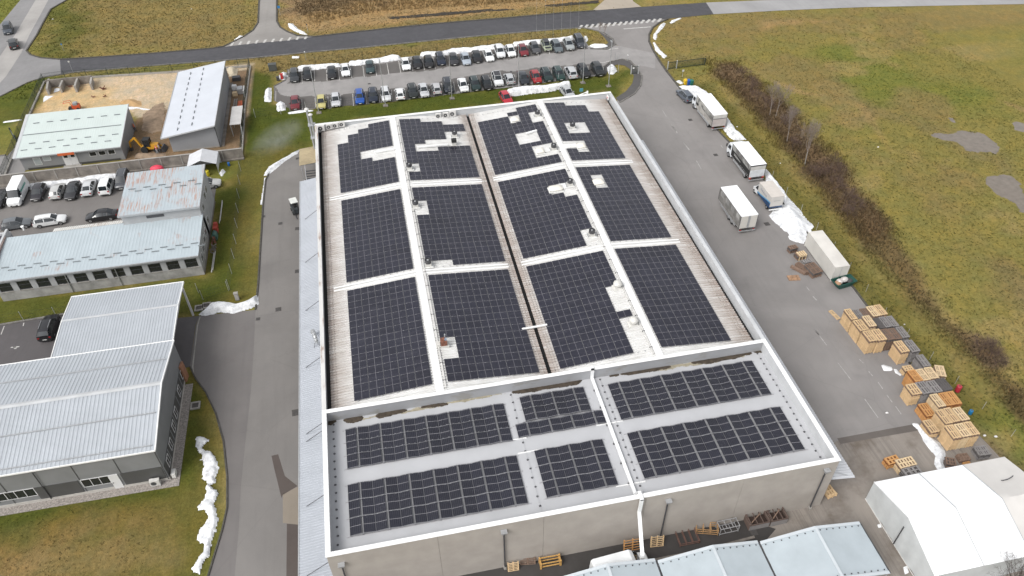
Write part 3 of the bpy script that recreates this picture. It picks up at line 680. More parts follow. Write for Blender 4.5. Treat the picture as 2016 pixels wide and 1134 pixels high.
# ------------------------------------------------------------------ solar arrays
FRAMEB = plain('dark_frame', (.19,.185,.20), .4, .3, .06, 2); FRAME = plain('anodised_frame', (.20,.20,.21), .4, .5, .06, 2); CLAMP = plain('module_clamp', (.42,.415,.43), .4, .3, .05, 3)
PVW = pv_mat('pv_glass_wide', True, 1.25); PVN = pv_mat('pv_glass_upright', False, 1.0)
def panel_mesh(lx, ly, name, glassm, clamps):
    m_ = MB(); f = .018; t = .035
    m_.box(-lx/2, lx/2, -ly/2, ly/2, 0, t, 0)
    m_.quad((-lx/2+f,-ly/2+f,t+.001), (lx/2-f,-ly/2+f,t+.001), (lx/2-f,ly/2-f,t+.001), (-lx/2+f,ly/2-f,t+.001), 1)
    for cx in clamps: m_.box(cx-.05, cx+.05, ly/2-.022, ly/2+.01, .0, t+.012, 2)
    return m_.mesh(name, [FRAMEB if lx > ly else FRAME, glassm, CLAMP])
PCX, PCY = 1.688, 1.1145
pm = panel_mesh(PCX/math.cos(SL)-.042, PCY-.014, 'solar_panel', PVW, (-.62, .25))
ALL = list(range(16)); rng = lambda *ab: [r for a, b in ab for r in range(a, b)]
X0 = {'L': 3.2, 'M': 13.27, 'R': 25.72, 'Q': 37.35}; Y0 = [57.1, 37.35, 17.92]; NC = {'L': 5, 'M': 6, 'R': 6, 'Q': 5}
PRES = {
 'L1': {0: rng((0,12)), 1: rng((0,14)), 2: rng((0,7),(9,15)), 3: rng((0,6),(9,16)), 4: rng((0,6),(9,16))},
 'M1': {0: rng((0,2),(4,16)), 1: rng((0,7),(9,16)), 2: rng((0,7),(10,15)), 3: rng((0,8),(10,15)), 4: rng((0,8),(12,14)), 5: rng((0,8),(12,14))},
 'R1': {0: rng((0,14)), 1: rng((0,14)), 2: rng((0,14)), 3: rng((0,6),(9,12),(14,15)), 4: rng((0,2),(5,6),(9,16)), 5: rng((0,2),(5,11),(14,16))},
 'Q1': {0: rng((0,3),(5,16)), 1: rng((0,2),(5,7),(10,16)), 2: rng((0,7),(10,15)), 3: rng((0,15)), 4: rng((0,13))},
 'M2': {0: rng((1,10),(13,16)), 1: rng((1,16))}, 'R2': {4: rng((0,11),(13,16)), 5: rng((3,10),(13,16))}, 'Q2': {1: rng((0,11),(14,16))},
 'M3': {0: rng((0,3),(6,16))}, 'R3': {5: rng((5,6),(10,16))}}
SIDE = {'L': 'leftmost roof slope', 'M': 'slope left of the valley', 'R': 'slope right of the valley', 'Q': 'rightmost roof slope'}
ROWN = ['far end', 'middle', 'near end']
EXTRA = {'L1': 'with stepped upper left edge', 'M1': 'with several gaps', 'R1': 'with four openings', 'Q1': 'with stepped right edge'}
for b in 'LMRQ':
    for r in range(3):
        key = b+str(r+1); sgn = 1 if b in 'LR' else -1
        cx = X0[b]+NC[b]*PCX/2; cy = Y0[r]+8*PCY
        t = thing('solar_array', ('solar array at the %s of the %s %s' % (ROWN[r], SIDE[b], EXTRA.get(key, ''))).strip(), 'solar array', (cx, cy, zroof(cx)), 0, 'solar arrays on the hall roof')
        for c in range(NC[b]):
            for rw in PRES.get(key, {}).get(c, ALL):
                x = X0[b]+(c+.5)*PCX; y = Y0[r]+(rw+.5)*PCY
                link('solar_panel', pm, t, loc=(x-cx, y-cy, zroof(x)+.185-zroof(cx)), rot=(0, -sgn*SL, 0))
        # mounting rails under the block edge
        m_ = MB()
        for c in range(NC[b]*2):
            x = X0[b]+(c+.5)*PCX/2
            for rw in (-.06, 16.02):
                m_.box(x-cx-.05, x-cx+.05, Y0[r]+rw*PCY-cy-.06, Y0[r]+rw*PCY-cy+.06, zroof(x)-zroof(cx)+.12, zroof(x)-zroof(cx)+.20)
        m_.build('rail_ends', CLAMP, t)
# east-west arrays on the flat roof
TL = R(6.5); PW, PL = 1.10, 1.78
pn = panel_mesh(PW, PL, 'solar_panel_upright', PVN, (-.3, .3))
def flat_array(label, x0, x1, y0, y1, pairs, rows):
    n = 2*pairs+2; cx, cy = (x0+x1)/2, (y0+y1)/2
    t = thing('solar_array', label, 'solar array', (cx, cy, ZA), 0, 'solar arrays on the flat front roof')
    gap = .17; pw = PW*math.cos(TL); unit = (x1-x0-(pairs+1)*gap)/(n)      # projected width per module
    xs = []; x = x0
    for k in range(n):
        up = k % 2 == 0                                   # rises towards the right, then falls
        xs.append((x+unit/2, up)); x += unit
        if up: x += gap
    pit = (y1-y0)/rows
    for r in range(rows):
        for xc, up in xs:
            a = -TL if up else TL
            link('solar_panel', pn, t, loc=(xc-cx, y0+(r+.5)*pit-cy, .12+.5*PW*math.sin(TL)), rot=(0, a, 0))
    for r in range(rows+1):                                # aluminium base rails in the joints
        y = y0+r*pit-cy; MB().box(x0-cx-.3, x1-cx+.3, y-.03, y+.03, .004, .06).build('base_rail', CLAMP, t)
        m_ = MB(); x = x0-cx
        for k in range(n):
            up = k % 2 == 0; xa, za, zb_ = x, (.09 if up else .09+PW*math.sin(TL)), (.09+PW*math.sin(TL) if up else .09)
            m_.hexa([(xa,y-.018,za),(xa+unit,y-.022,zb_),(xa+unit,y+.022,zb_),(xa,y+.022,za)], [(xa,y-.022,za+.075),(xa+unit,y-.022,zb_+.075),(xa+unit,y+.022,zb_+.075),(xa,y+.022,za+.075)])
            x += unit
            if up:
                m_.box(x, x+gap, y-.05, y+.05, .05, .12+PW*math.sin(TL)); x += gap
        m_.build('tilt_rail', plain('tilt_rail_metal', (.27,.27,.285), .4, .3, .06, 3), t)
    x = x0-cx
    for k in range(pairs+1):
        x += unit; MB().box(x+.02, x+gap-.02, y0-cy, y1-cy, .1, .125).build('cable_cover', plain('grey_cover', (.33,.33,.34), .5, var=.1), t); x += gap+unit
flat_array('long upper left array of tilted panels on the flat front roof', 2.05, 18.72, 9.9, 14.75, 6, 3)
flat_array('long lower left array of tilted panels at the near corner of the flat roof', 1.98, 18.7, 2.4, 8.0, 6, 3)
flat_array('small two row array of tilted panels left of the white duct', 20.55, 27.62, 12.02, 15.2, 2, 2)
flat_array('single row strip of tilted panels below the small two row array', 19.4, 28.86, 10.1, 11.7, 3, 1)
flat_array('small three row array of tilted panels beside the lower duct end', 20.58, 27.65, 2.6, 8.15, 2, 3)
flat_array('upper right array of tilted panels between duct and right parapet', 30.33, 47.1, 10.1, 15.0, 6, 3)
flat_array('lower right array of tilted panels at the front right roof corner', 30.35, 47.2, 2.7, 8.3, 6, 3)
# lightning conductor lines with holders
HOLD = plain('holder_black', (.05,.05,.055), .7, var=.2)
hm = MB().lathe([(.11,0),(.11,.05),(.06,.10)], n=8).mesh('holder', HOLD)
for lab, x, y0, y1, n in (('line of black conductor holders along the left edge of the flat roof', .85, .9, 15.8, 17), ('line of black conductor holders between left and middle arrays', 19.75, .9, 15.9, 15),
        ('line of black conductor holders right of the white duct', 29.75, 1.2, 16.0, 17), ('line of black conductor holders along the right edge of the flat roof', 48.25, .8, 16.0, 20)):
    t = thing('lightning_conductor', lab, 'conductor', (x, y0, ZA), 0, 'lightning conductors on the flat roof')
    MB().box(-.008, .008, 0, y1-y0, .09, .105).build('wire', STEEL, t)
    for k in range(n): link('holder', hm, t, loc=(random.uniform(-.04,.04), (y1-y0)*k/(n-1), .003))
for (xa, ya), (xb, yb) in ((( 1600,0),(0,0)),)[:0]: pass
for (x0, x1, y) in ((18.8, 20.2, 10.0), (18.9, 22.4, 8.25), (27.6, 30.5, 10.0), (27.4, 30.4, 2.5)):
    tag(MB().box(x0, x1, y-.05, y+.05, ZA+.004, ZA+.09).build('cable_conduit', WHITE), 'short white conduit linking arrays on the flat roof near x%d' % 0 if False else {18.8:'white conduit at the lower right end of the long upper left array',18.9:'white conduit at the upper right end of the long lower left array',27.6:'white conduit crossing the duct beside the single row strip',27.4:'white conduit crossing the duct near the front parapet'}[x0], 'conduit')
# wet moss and dirt on the flat roof below the step wall
MOSS = plain('roof_moss', (.055,.042,.03), .9, var=.5, scale=3, bmp=.5); SILT = plain('roof_silt', (.30,.27,.20), .9, var=.3, scale=2)
qa = z2((640,740), 440/1919); qb = z2((1000,570), 520/1966)
for poly in ([qa(180,372),qa(240,352),qa(305,355),qa(300,372),qa(200,385)], [qa(455,335),qa(520,300),qa(620,285),qa(690,290),qa(600,312),qa(470,345)], [qa(840,262),qa(880,238),qa(960,232),qa(1040,236),qa(940,250)],
             [qb(40,758),qb(160,715),qb(300,700),qb(540,672),qb(500,695),qb(250,735),qb(100,760)], [qb(1375,540),qb(1440,522),qb(1560,510),qb(1800,465),qb(1700,495),qb(1500,535)], [qb(760,632),qb(790,618),qb(820,628)], [qb(840,618),qb(1000,600),qb(1200,570),qb(1100,592),qb(900,622)], [qb(1830,455),qb(1890,445),qb(1900,455),qb(1850,460)], [qa(25,400),qa(60,378),qa(75,382),qa(50,400)]):
    patch('roof_moss', [(a, min(b-.12, L1_-.36)) for a, b in GP(poly, ZA)], ZA+.012, .05, MOSS, .06, .16, .2, 1.6, grow=.24, kind='stuff', parent=fb)
for poly in ([qa(310,372),qa(430,340),qa(700,300),qa(840,268),qa(1060,225),qa(1300,175),qa(1540,140),qa(1545,152),qa(1300,200),qa(1060,240),qa(700,318),qa(440,358)], [qb(840,625),qb(1000,600),qb(1260,560),qb(1500,530),qb(1800,465),qb(1810,478),qb(1500,548),qb(1000,615)]):
    patch('roof_silt', [(a, min(b, L1_-.31)) for a, b in GP(poly, ZA)], ZA+.006, 0, SILT, .08, .25, freq=1.2, grow=.1, kind='stuff', parent=fb)

# ------------------------------------------------------------------ roof equipment
PLATE = plain('roof_plate', (.70,.70,.68), .5, var=.08); PALE = plain('pale_vent', (.55,.54,.51), .55, var=.12, scale=3); DOME = plain('skylight_dome', (.72,.69,.62), .35, var=.08, scale=2)
def onroof(px, py, dz=.5):
    z = 7.3
    for _ in range(20): p = G(px, py, z+dz); z = zroof(p.x)
    return Vector((p.x, p.y, z+.12))
def fan(px, py, label):
    p = onroof(px, py); t = thing('roof_fan', label, 'roof fan', p, 0, 'roof fans on the hall')
    MB().box(-.62, .62, -.5, .5, 0, .12).build('base_plate', PLATE, t)
    MB().box(-.36, .36, -.36, .36, .12, .55).build('curb', PALE, t)
    MB().lathe([(.40,.55),(.42,.62),(.42,1.02),(.36,1.04),(.36,.9),(.12,.88)], n=14).build('housing', STEEL_D, t, smooth=True)
    MB().lathe([(.02,.9),(.13,.9),(.13,1.0),(.05,1.04)], n=10).build('motor', STEEL, t)
    for k in range(5):
        a = k*2*math.pi/5; MB().bar((.1*math.cos(a),.1*math.sin(a),.94), (.33*math.cos(a),.33*math.sin(a),.97), .12, .015).build('blade', STEEL_D, t)
    for sx in (-1, 1): MB().box(sx*.55-.04, sx*.55+.04, -.4, .4, .12, .3).build('foot', STEEL, t)
def skylight(px, py, label, wd=1.25, dp=1.2):
    p = onroof(px, py, .3); t = thing('roof_skylight', label, 'skylight', p, 0, 'domed skylights on the hall')
    MB().box(-wd/2-.12, wd/2+.12, -dp/2-.12, dp/2+.12, 0, .1).build('flashing', PLATE, t)
    MB().box(-wd/2, wd/2, -dp/2, dp/2, .1, .34).build('curb', PALE, t)
    m_ = MB(); n = 7; vs = []
    for j in range(n):
        for i in range(n):
            u, v = i/(n-1)*2-1, j/(n-1)*2-1; vs.append((u*(wd/2+.03), v*(dp/2+.03), .34+.30*(1-abs(u)**2.6)**.6*(1-abs(v)**2.6)**.6))
    m_.add(vs, [(j*n+i, j*n+i+1, (j+1)*n+i+1, (j+1)*n+i) for j in range(n-1) for i in range(n-1)]); m_.build('dome', DOME, t, smooth=True)
    return t
def cover(px, py, wd, dp, label):
    p = onroof(px, py, .05); tag(MB().box(-wd/2, wd/2, -dp/2, dp/2, .01, .07).build('roof_plate', PLATE, loc=p, rot=(0, 0, 0)), label, 'roof plate', 'blank metal plates on the hall roof')
fan(806,329, 'black fan on pale curb in the far array left of the valley'); fan(818,403, 'black fan in the notch of the middle array left of the valley')
fan(843,519, 'black fan at the near left corner of the middle array beside white strip'); fan(1058,225, 'black fan near the far end of the right ridge')
fan(1127,249, 'black fan centred in the opening of the far right array'); fan(1090,291, 'black fan between skylight and right ridge in the far array')
fan(1122,361, 'black fan beside a skylight at the right ridge, middle array'); fan(1165,460, 'black fan at the lower right notch of the middle array'); fan(895,265, 'pale fan on the slope by the valley at the far end')
skylight(1014,236, 'cream skylight in the upper opening of the far array'); skylight(1063,298, 'cream skylight left of the ridge fan in the far array')
skylight(1144,288, 'cream skylight right of the ridge in the far right array'); skylight(1094,372, 'cream skylight at the right ridge of the middle array', 1.9, 1.2)
skylight(1178,359, 'cream skylight inside the opening of the middle right array', 1.5, 1.3)
cover(1078,296,1.2,1.1,'blank plate between skylight and fan left of the right ridge'); cover(1113,289,1.5,1.1,'left blank plate right of the right ridge'); cover(1127,288,1.3,1.1,'right blank plate beside the cream skylight'); cover(1109,367,1.2,1.2,'blank plate between skylight and fan in the middle array')
def mushroom(px, py, label):
    p = onroof(px, py, .5); t = thing('roof_vent', label, 'roof vent', p, 0, 'mushroom vents on the hall')
    MB().hexa([(-.62,-.5,0),(.62,-.5,0),(.62,.5,0),(-.62,.5,0)], [(-.42,-.38,.28),(.42,-.38,.28),(.42,.38,.28),(-.42,.38,.28)]).build('base', PALE, t)
    MB().lathe([(.34,.28),(.34,.5),(.54,.55),(.57,.66),(.52,.86),(.32,1.04),(.1,1.1)], n=14).build('cowl', PALE, t, smooth=True)
    for k in range(10):
        a = 2*math.pi*k/10; MB().bar((.55*math.cos(a),.55*math.sin(a),.62), (.34*math.cos(a),.34*math.sin(a),1.03), .05, .03).build('rib', STEEL, t)
mushroom(1216,562, 'grey mushroom vent beside the near right array, farther one'); mushroom(1247,634, 'grey mushroom vent by the single panel row, nearer one')
p = onroof(875,677,.4); t = thing('rusty_extractor', 'rusty extractor unit in the notch of the near array', 'extractor', p)
RUST = plain('rusty_iron', (.17,.07,.045), .85, var=.5, scale=4)
MB().box(-.5,.5,-.42,.42,0,.3).build('curb', PALE, t); MB().box(-.42,.30,-.36,.36,.3,.95).build('housing', RUST, t); MB().lathe([(.22,.95),(.24,1.1),(.1,1.15)], (.0,.05,0), 10).build('cap', RUST, t)
MB().box(-.95,-.5,-.3,.3,.05,.55).build('side_box', PALE, t); MB().tube((.15,.3,.95),(.15,.3,1.5),.09).build('pipe', STEEL, t); MB().box(.05,.3,-.2,.1,.96,1.15).build('motor', plain('blue_grey_motor',(.2,.25,.32),.5), t)
p = onroof(894,283,.3); t = thing('black_duct', 'square black intake box standing on the roof near the valley', 'intake box', p); MB().box(-.32,.32,-.3,.3,0,.9).build('shaft', PALE, t); MB().box(-.38,.38,-.36,.36,.55,1.0).build('hood', BLACK, t)
for a, b, lab in (((738,301),(778,294),'white pipe over the roof opening left of the left ridge'), ((822,291),(882,286),'white pipe from left ridge to black intake box'), ((1036,264),(1057,258),'white pipe in the large opening of the far array')):
    A, B = onroof(*a, .2), onroof(*b, .2); tag(MB().bar(A+Vector((0,0,.2)), B+Vector((0,0,.2)), .28, .22).build('roof_duct', WHITE), lab, 'duct')
# air conditioners on the far parapet
def acunit(px, py, label, grp='air conditioners on the far parapet', s=1.0):
    z = 7.35; p = G(px, py, z)
    for zz in np.arange(6.2, 8.0, .05):
        q_ = G(px, py, zz)
        if abs(q_.y-(L_-.75)) < abs(p.y-(L_-.75)): p = q_
    t = thing('air_conditioner', label, 'air conditioner', (p.x, L_-.8, p.z-.4*s), 0, grp)
    MB().box(-.46*s,.46*s,-.18,.2,0,.8*s).build('casing', WHITE_D, t)
    m_ = MB(); n = 16
    vs = [(-.1*s+.30*s*math.cos(2*math.pi*k/n), -.184, .4*s+.30*s*math.sin(2*math.pi*k/n)) for k in range(n)]; m_.add(vs, [tuple(range(n))]); m_.build('fan_grille', STEEL_D, t)
    m_ = MB(); vs = [(-.1*s+.09*s*math.cos(2*math.pi*k/8), -.19, .4*s+.09*s*math.sin(2*math.pi*k/8)) for k in range(8)]; m_.add(vs, [tuple(range(8))]); m_.build('fan_hub', PALE, t)
    for sx in (-.35, .35): MB().box(sx*s-.03, sx*s+.03, -.15, .48, -.08, 0).build('bracket', STEEL, t)
for px, py, lab, s in ((632,252,'largest air conditioner in the far left roof corner',1.2), (648,249,'second air conditioner from the far left roof corner',1), (660,246.5,'third air conditioner from the far left roof corner',1), (673,244,'fourth air conditioner from the far left roof corner',1),
                    (863,227.5,'leftmost of three air conditioners by the valley',1), (877.5,225.5,'middle of three air conditioners by the valley',1.05), (891,223,'rightmost of three air conditioners by the valley',1.15)):
    acunit(px, py, lab, s=s)
# chimney with two flues, far left corner
t = thing('flue_chimney', 'pair of steel flues with caps at the far left hall corner', 'chimney', (-.55, 76.4, 0))
for dx, dy, h in ((-.35, .3, 10.4), (.1, -.3, 9.7)):
    MB().tube((dx,dy,0),(dx,dy,h),.17,n=10).build('flue', STEEL, t, smooth=True)
    MB().lathe([(.18,h-.1),(.36,h),(.36,h+.1),(.12,h+.28)], (dx,dy,0), 10).build('flue_cap', WHITE_D, t)
for z in (3, 5.5, 7.8): MB().box(-.6,.55,-.55,.55,z,z+.06).build('bracket', STEEL, t)
t = thing('roof_ladder', 'white vent pipes standing at the far right roof corner', 'vent pipe', G(1156,189,7.4))
MB().tube((0,0,-.5),(0,0,.9),.16,n=8).build('pipe', WHITE, t); MB().bar((-1.4,.2,.2),(.1,.1,.75),.12,.12).build('arm', WHITE, t); MB().tube((-.25,.2,-.5),(-.25,.2,.4),.1,n=8).build('pipe', WHITE_D, t)
p = G(1201,190,7.4); t = thing('wall_alarm', 'red and white alarm box on the far right parapet corner', 'alarm box', (48.55, p.y, 7.0)); MB().box(-.12,.12,-.4,.4,0,.55).build('case', WHITE, t); MB().box(-.16,-.12,-.15,.15,.1,.4).build('red_lamp', plain('signal_red',(.45,.05,.04),.4), t)
# stale steam above the verge
def steam():
    mt = bpy.data.materials.new('steam'); mt.use_nodes = True; ns, ls = mt.node_tree.nodes, mt.node_tree.links
    for n in list(ns):
        if n.type == 'BSDF_PRINCIPLED': ns.remove(n)
    v = N(ns, 'ShaderNodeVolumePrincipled'); v.inputs['Color'].default_value = (.9,.9,.92,1); v.inputs['Anisotropy'].default_value = 0
    tc = N(ns, 'ShaderNodeTexCoord').outputs['Object']; n1 = noise(ns, ls, tc, .45, 5, .65, .6)
    le = N(ns, 'ShaderNodeVectorMath', operation='LENGTH'); mp = N(ns, 'ShaderNodeMapping'); mp.inputs['Scale'].default_value = (.155,.28,.39); ls.new(tc, mp.inputs[0]); ls.new(mp.outputs[0], le.inputs[0])
    fall = ramp(ns, ls, le.outputs['Value'], .0, .85, (1,1,1,1), (0,0,0,1))
    d = math_(ns, ls, 'MULTIPLY', math_(ns, ls, 'MULTIPLY', fall, ramp(ns, ls, n1, .3, .8)), .30); ls.new(d, v.inputs['Density'])
    ls.new(v.outputs[0], ns['Material Output'].inputs['Volume']); return mt
p = G(548,270,5)
link('steam', MB().ellipsoid((0,0,0),(6.5,3.6,2.6),16).mesh('steam', steam(), True), loc=p, rot=(0,R(-12),R(28)), kind='stuff', label='faint grey steam drifting over the lawn beside the hall')
# beige canopy and steel stair, far left side of the hall
t = thing('beige_canopy', 'weathered beige sheet canopy at the far left hall wall', 'canopy', (-1.8, 75, 0))
ribbed(-1.65, 3.0, 1.75, 3.3, -2.6, 2.5, .5, .05).build('roof_sheet', metal_roof('mossy_beige', (.33,.27,.17), (.08,.07,.03), .8, 'y', .8, .2), t)
for sy in (-2.3, 2.2): MB().tube((-1.4,sy,0),(-1.4,sy,3.0),.05).build('post', STEEL, t)
for sy in (-2.4,0,2.3): MB().box(-1.6,1.75,sy-.05,sy+.05,2.85,2.97).build('beam', STEEL, t)
t = thing('steel_stair', 'grey steel service stair between beige canopy and side canopy', 'stair', (-1.6, 70.2, 0))
for k in range(9): MB().box(-.9,.9,-1.6+k*.32,-1.35+k*.32,.25+k*.28,.31+k*.28).build('tread', STEEL_D, t)
for sx in (-.9,.9): MB().bar((sx,-1.6,.25),(sx,1.3,2.6),.06,.22).build('stringer', STEEL_D, t); MB().bar((sx,-1.6,1.2),(sx,1.3,3.5),.05,.05).build('handrail', STEEL, t)
# inflatable grey dummy: the tube-like vent standing on the left canopy
p = G(615,670,4.6); t = thing('duct_elbow', 'bent grey air duct standing on the left side canopy', 'air duct', (-.95, p.y, 4.1))
prev = None; 
for k in range(9):
    a = math.pi*k/8; c_ = Vector((-.25-.35*math.cos(a)*.6, .9*math.cos(a)+.4, .5+.7*math.sin(a)))
    if prev is not None: MB().tube(prev, c_, .30-.01*k, .30-.01*(k+1), 10, cap=True).build('duct_section', STEEL, t, smooth=True)
    prev = c_
for sx in (-.45, .35): MB().tube((-.2,-.3,.6),(sx,-.75,.0),.03).build('leg', STEEL_D, t)
# ------------------------------------------------------------------ neighbouring buildings
GREYW = plain('grey_wall_panel', (.24,.245,.255), .55, var=.06, scale=.6); GREYD = plain('dark_grey_panel', (.07,.07,.07), .5, var=.08, scale=.6)
GREYM = plain('mid_grey_panel', (.195,.20,.205), .5, var=.08, scale=.6); PLINTH = plain('plinth', (.42,.40,.37), .85, var=.12)
WGLASS = glass('window_glass', (.02,.022,.025), .08); FRAMEW = plain('white_frame', (.62,.62,.62), .5, var=.05)
def window(parent, x0, x1, y, z0, z1, axis='y', panes=2, frame=FRAMEW, out=-1, gl=None):
    """framed window lying in a wall plane; axis 'y': wall faces -Y at y; axis 'x': wall faces +X at x=y"""
    f = .06; n = panes
    mk = (lambda a0,a1,b0,b1,c0,c1: MB().box(a0,a1,b0,b1,c0,c1)) if axis == 'y' else (lambda a0,a1,b0,b1,c0,c1: MB().box(b0,b1,a0,a1,c0,c1))
    d0, d1 = (y-.05, y+.02) if axis == 'y' else (y-.02, y+.05)
    e0, e1 = (y-.035, y+.02) if axis == 'y' else (y-.02, y+.035)
    m_ = MB()
    for a0,a1,c0,c1 in ((x0,x1,z0,z0+f),(x0,x1,z1-f,z1),(x0,x0+f,z0+f,z1-f),(x1-f,x1,z0+f,z1-f)):
        t_ = mk(a0,a1,d0,d1,c0,c1); m_.add(t_.v, t_.f)
    w_ = m_.build('window', frame, parent)
    st = (x1-x0-2*f)/n
    for k in range(n):
        a = x0+f+k*st; mk(a+(.03 if k else 0), a+st-(.03 if k < n-1 else 0), e0, e1, z0+f, z1-f).build('pane', gl or WGLASS, w_)
        if k: mk(a-.03, a+.03, d0, d1, z0+f, z1-f).build('mullion', frame, w_)
    return w_
def dashes(parent, rows, mat, zf, wd=.09, name='snow_stop'):
    """short dark snow stops standing on the sheet; rows: (x0,x1,y) segments"""
    for x0, x1, y in rows:
        MB().hexa([(x0,y-wd/2,zf(x0,y)+.01),(x1,y-wd/2,zf(x1,y)+.01),(x1,y+wd/2,zf(x1,y)+.01),(x0,y+wd/2,zf(x0,y)+.01)],
                  [(x0,y-wd/2,zf(x0,y)+.12),(x1,y-wd/2,zf(x1,y)+.12),(x1,y+wd/2,zf(x1,y)+.12),(x0,y+wd/2,zf(x0,y)+.12)]).build(name, mat, parent)
STOP = plain('snow_stop_grey', (.20,.22,.23), .5, var=.1)

# B4: dark grey hall with ribbed roof, bottom left
b4 = thing('grey_hall', 'dark grey metal hall with pale ribbed gable roof at bottom left', 'hall')
ROOF4 = metal_roof('zinc_roof', (.385,.41,.44), None, 0, 'y', .42); xr, xl = -17.55, -62.0; yf, yr, yb = 17.3, 25.3, 33.1; zf4, zr4, zb4 = 5.4, 6.75, 5.45
MB().box(xl, xr, yf, yb, .35, zf4-.12).build('wall', GREYM, b4)
MB().add([(xr-.02,yf,zf4-.13),(xr-.02,yr,zr4-.13),(xr-.02,yb,zb4-.13),(xr-.3,yf,zf4-.13),(xr-.3,yr,zr4-.13),(xr-.3,yb,zb4-.13)], [(0,2,1),(3,4,5),(0,1,4,3),(1,2,5,4)]).build('gable_wall', GREYM, b4)
MB().box(xl, xr+.06, yf-.06, yb+.06, 0, .4).build('plinth', PLINTH, b4)
MB().box(xl, xr+1.0, yf-1.0, yf-.06, -.03, .03).build('gravel_strip', plain('pebble_strip', (.26,.235,.215), .95, var=.45, scale=6, bmp=.4), b4)
MB().box(xr+.06, xr+1.0, yf-.06, 31.0, -.03, .03).build('gravel_strip', _M['pebble_strip'], b4)
ribbed(yf-.15, zf4-.02, yr, zr4, xl, xr+.05, .42, .035, 'y').build('roof_sheet', ROOF4, b4)
ribbed(yb+.12, zb4-.02, yr, zr4, xl, xr+.05, .42, .035, 'y').build('roof_sheet', ROOF4, b4)
MB().add([(xl,yr-.3,zr4+.02),(xl,yr,zr4+.09),(xl,yr+.3,zr4+.02),(xr+.06,yr-.3,zr4+.02),(xr+.06,yr,zr4+.09),(xr+.06,yr+.3,zr4+.02)], [(0,3,4,1),(1,4,5,2)]).build('ridge_cap', PARA, b4)
zfn = lambda y: zf4+(zr4-zf4)*(y-yf)/(yr-yf) if y < yr else zr4+(zb4-zr4)*(y-yr)/(yb-yr)
for y, wd in ((17.75,.09),(21.6,.10),(29.6,.09)):
    MB().box(xl, xr-.2, y-wd/2, y+wd/2, zfn(y)+.05, zfn(y)+.16).build('snow_rail', STEEL, b4)
MB().box(xl, xr+.08, yf-.22, yf-.12, zf4-.16, zf4+.02).build('eave_trim', WHITE, b4); MB().box(xl, xr+.08, yb+.1, yb+.24, zb4-.14, zb4+.02).build('eave_trim', WHITE, b4)
for (ya, za, yb_, zb_) in ((yf-.15, zf4, yr, zr4), (yr, zr4, yb+.15, zb4)):
    MB().bar((xr+.1, ya, za+.0), (xr+.1, yb_, zb_+.0), .12, .2).build('verge_trim', WHITE, b4)
# front facade bands
o44 = z2((0,834), 520/1966)
def fx(zx, zy, y=17.3):     # facade survey: pixel of the front wall -> x, z
    p_ = o44(zx, zy); best = min((G(*p_, z) for z in np.arange(0, 6, .02)), key=lambda v: abs(v.y-y)); return best.x, best.z
for (xa, xb) in ((xl,-50.2),(-50,-42.2),(-42,-34.2)): MB().box(xa, xb, yf-.05, yf-.003, 1.0, 2.55).build('dark_band', GREYD, b4)
xa, _ = fx(250,480); xb, _ = fx(590,440); MB().box(xa, xb, yf-.05, yf-.003, .42, 2.45).build('dark_band', GREYD, b4)
xa, _ = fx(890,370); MB().box(xa, xr-.25, yf-.05, yf-.003, .42, 2.45).build('dark_band', GREYD, b4)
xa, _ = fx(600,430); xb, _ = fx(805,390); window(b4, xa, xb, yf, 1.15, 2.45, panes=3)
xa, _ = fx(-40,545); xb, _ = fx(260,495); window(b4, xa, xb, yf, 1.15, 2.45, panes=4)
xa, _ = fx(805,395); xb, _ = fx(870,390); d_ = MB().box(xa+.05, xb+.12, yf-.08, yf-.003, .12, 2.45).build('door', FRAMEW, b4); MB().box(xa+.15, xa+.2, yf-.14, yf-.08, 1.1, 1.25).build('handle', STEEL_D, d_)
for x in (-33.0,-25.9,-21.8):
    MB().box(x-.03, x+.03, yf-.04, yf-.003, .42, zf4-.2).build('wall_joint', GREYD, b4)
for x in (-29.5,-17.62): MB().tube((x, yf-.12, .3), (x, yf-.12, zf4-.2), .05, n=6).build('downpipe', STEEL_D, b4)
# gable side facade: dark window strip on the ground floor
MB().box(xr+.003, xr+.05, yf+.1, yb-.5, .42, 2.3).build('dark_band', GREYD, b4)
for ya in (18.2, 20.4, 22.9, 24.9, 28.2, 31.0): window(b4, ya, ya+1.0, xr+.05, .9, 2.15, axis='x', panes=2)
for ya in (19.6, 22.2, 24.3, 27.2, 30.2): MB().box(xr+.05, xr+.08, ya-.06, ya+.06, .42, 2.3).build('wall_joint', GREYW, b4)
t = thing('air_conditioner', 'pale air conditioner on the ground at the grey hall front corner', 'air conditioner', (-18.9, 16.85, 0.05)); MB().box(-.5,.5,-.2,.2,.1,.95).build('casing', WHITE_D, t)
m_ = MB(); vs = [(-.12+.3*math.cos(2*math.pi*k/14), -.204, .52+.3*math.sin(2*math.pi*k/14)) for k in range(14)]; m_.add(vs, [tuple(range(14))]); m_.build('fan_grille', STEEL_D, t)
for sx in (-.4,.4): MB().box(sx-.05,sx+.05,-.2,.2,0,.1).build('foot', STEEL, t)
t = thing('air_conditioner', 'smaller air conditioner around the grey hall front corner', 'air conditioner', (-17.1, 17.7, 0.05)); MB().box(-.2,.2,-.4,.4,.1,.7).build('casing', WHITE_D, t); MB().box(-.2,.2,-.3,-.2,0,.1).build('foot', STEEL, t); MB().box(-.2,.2,.2,.3,0,.1).build('foot', STEEL, t)
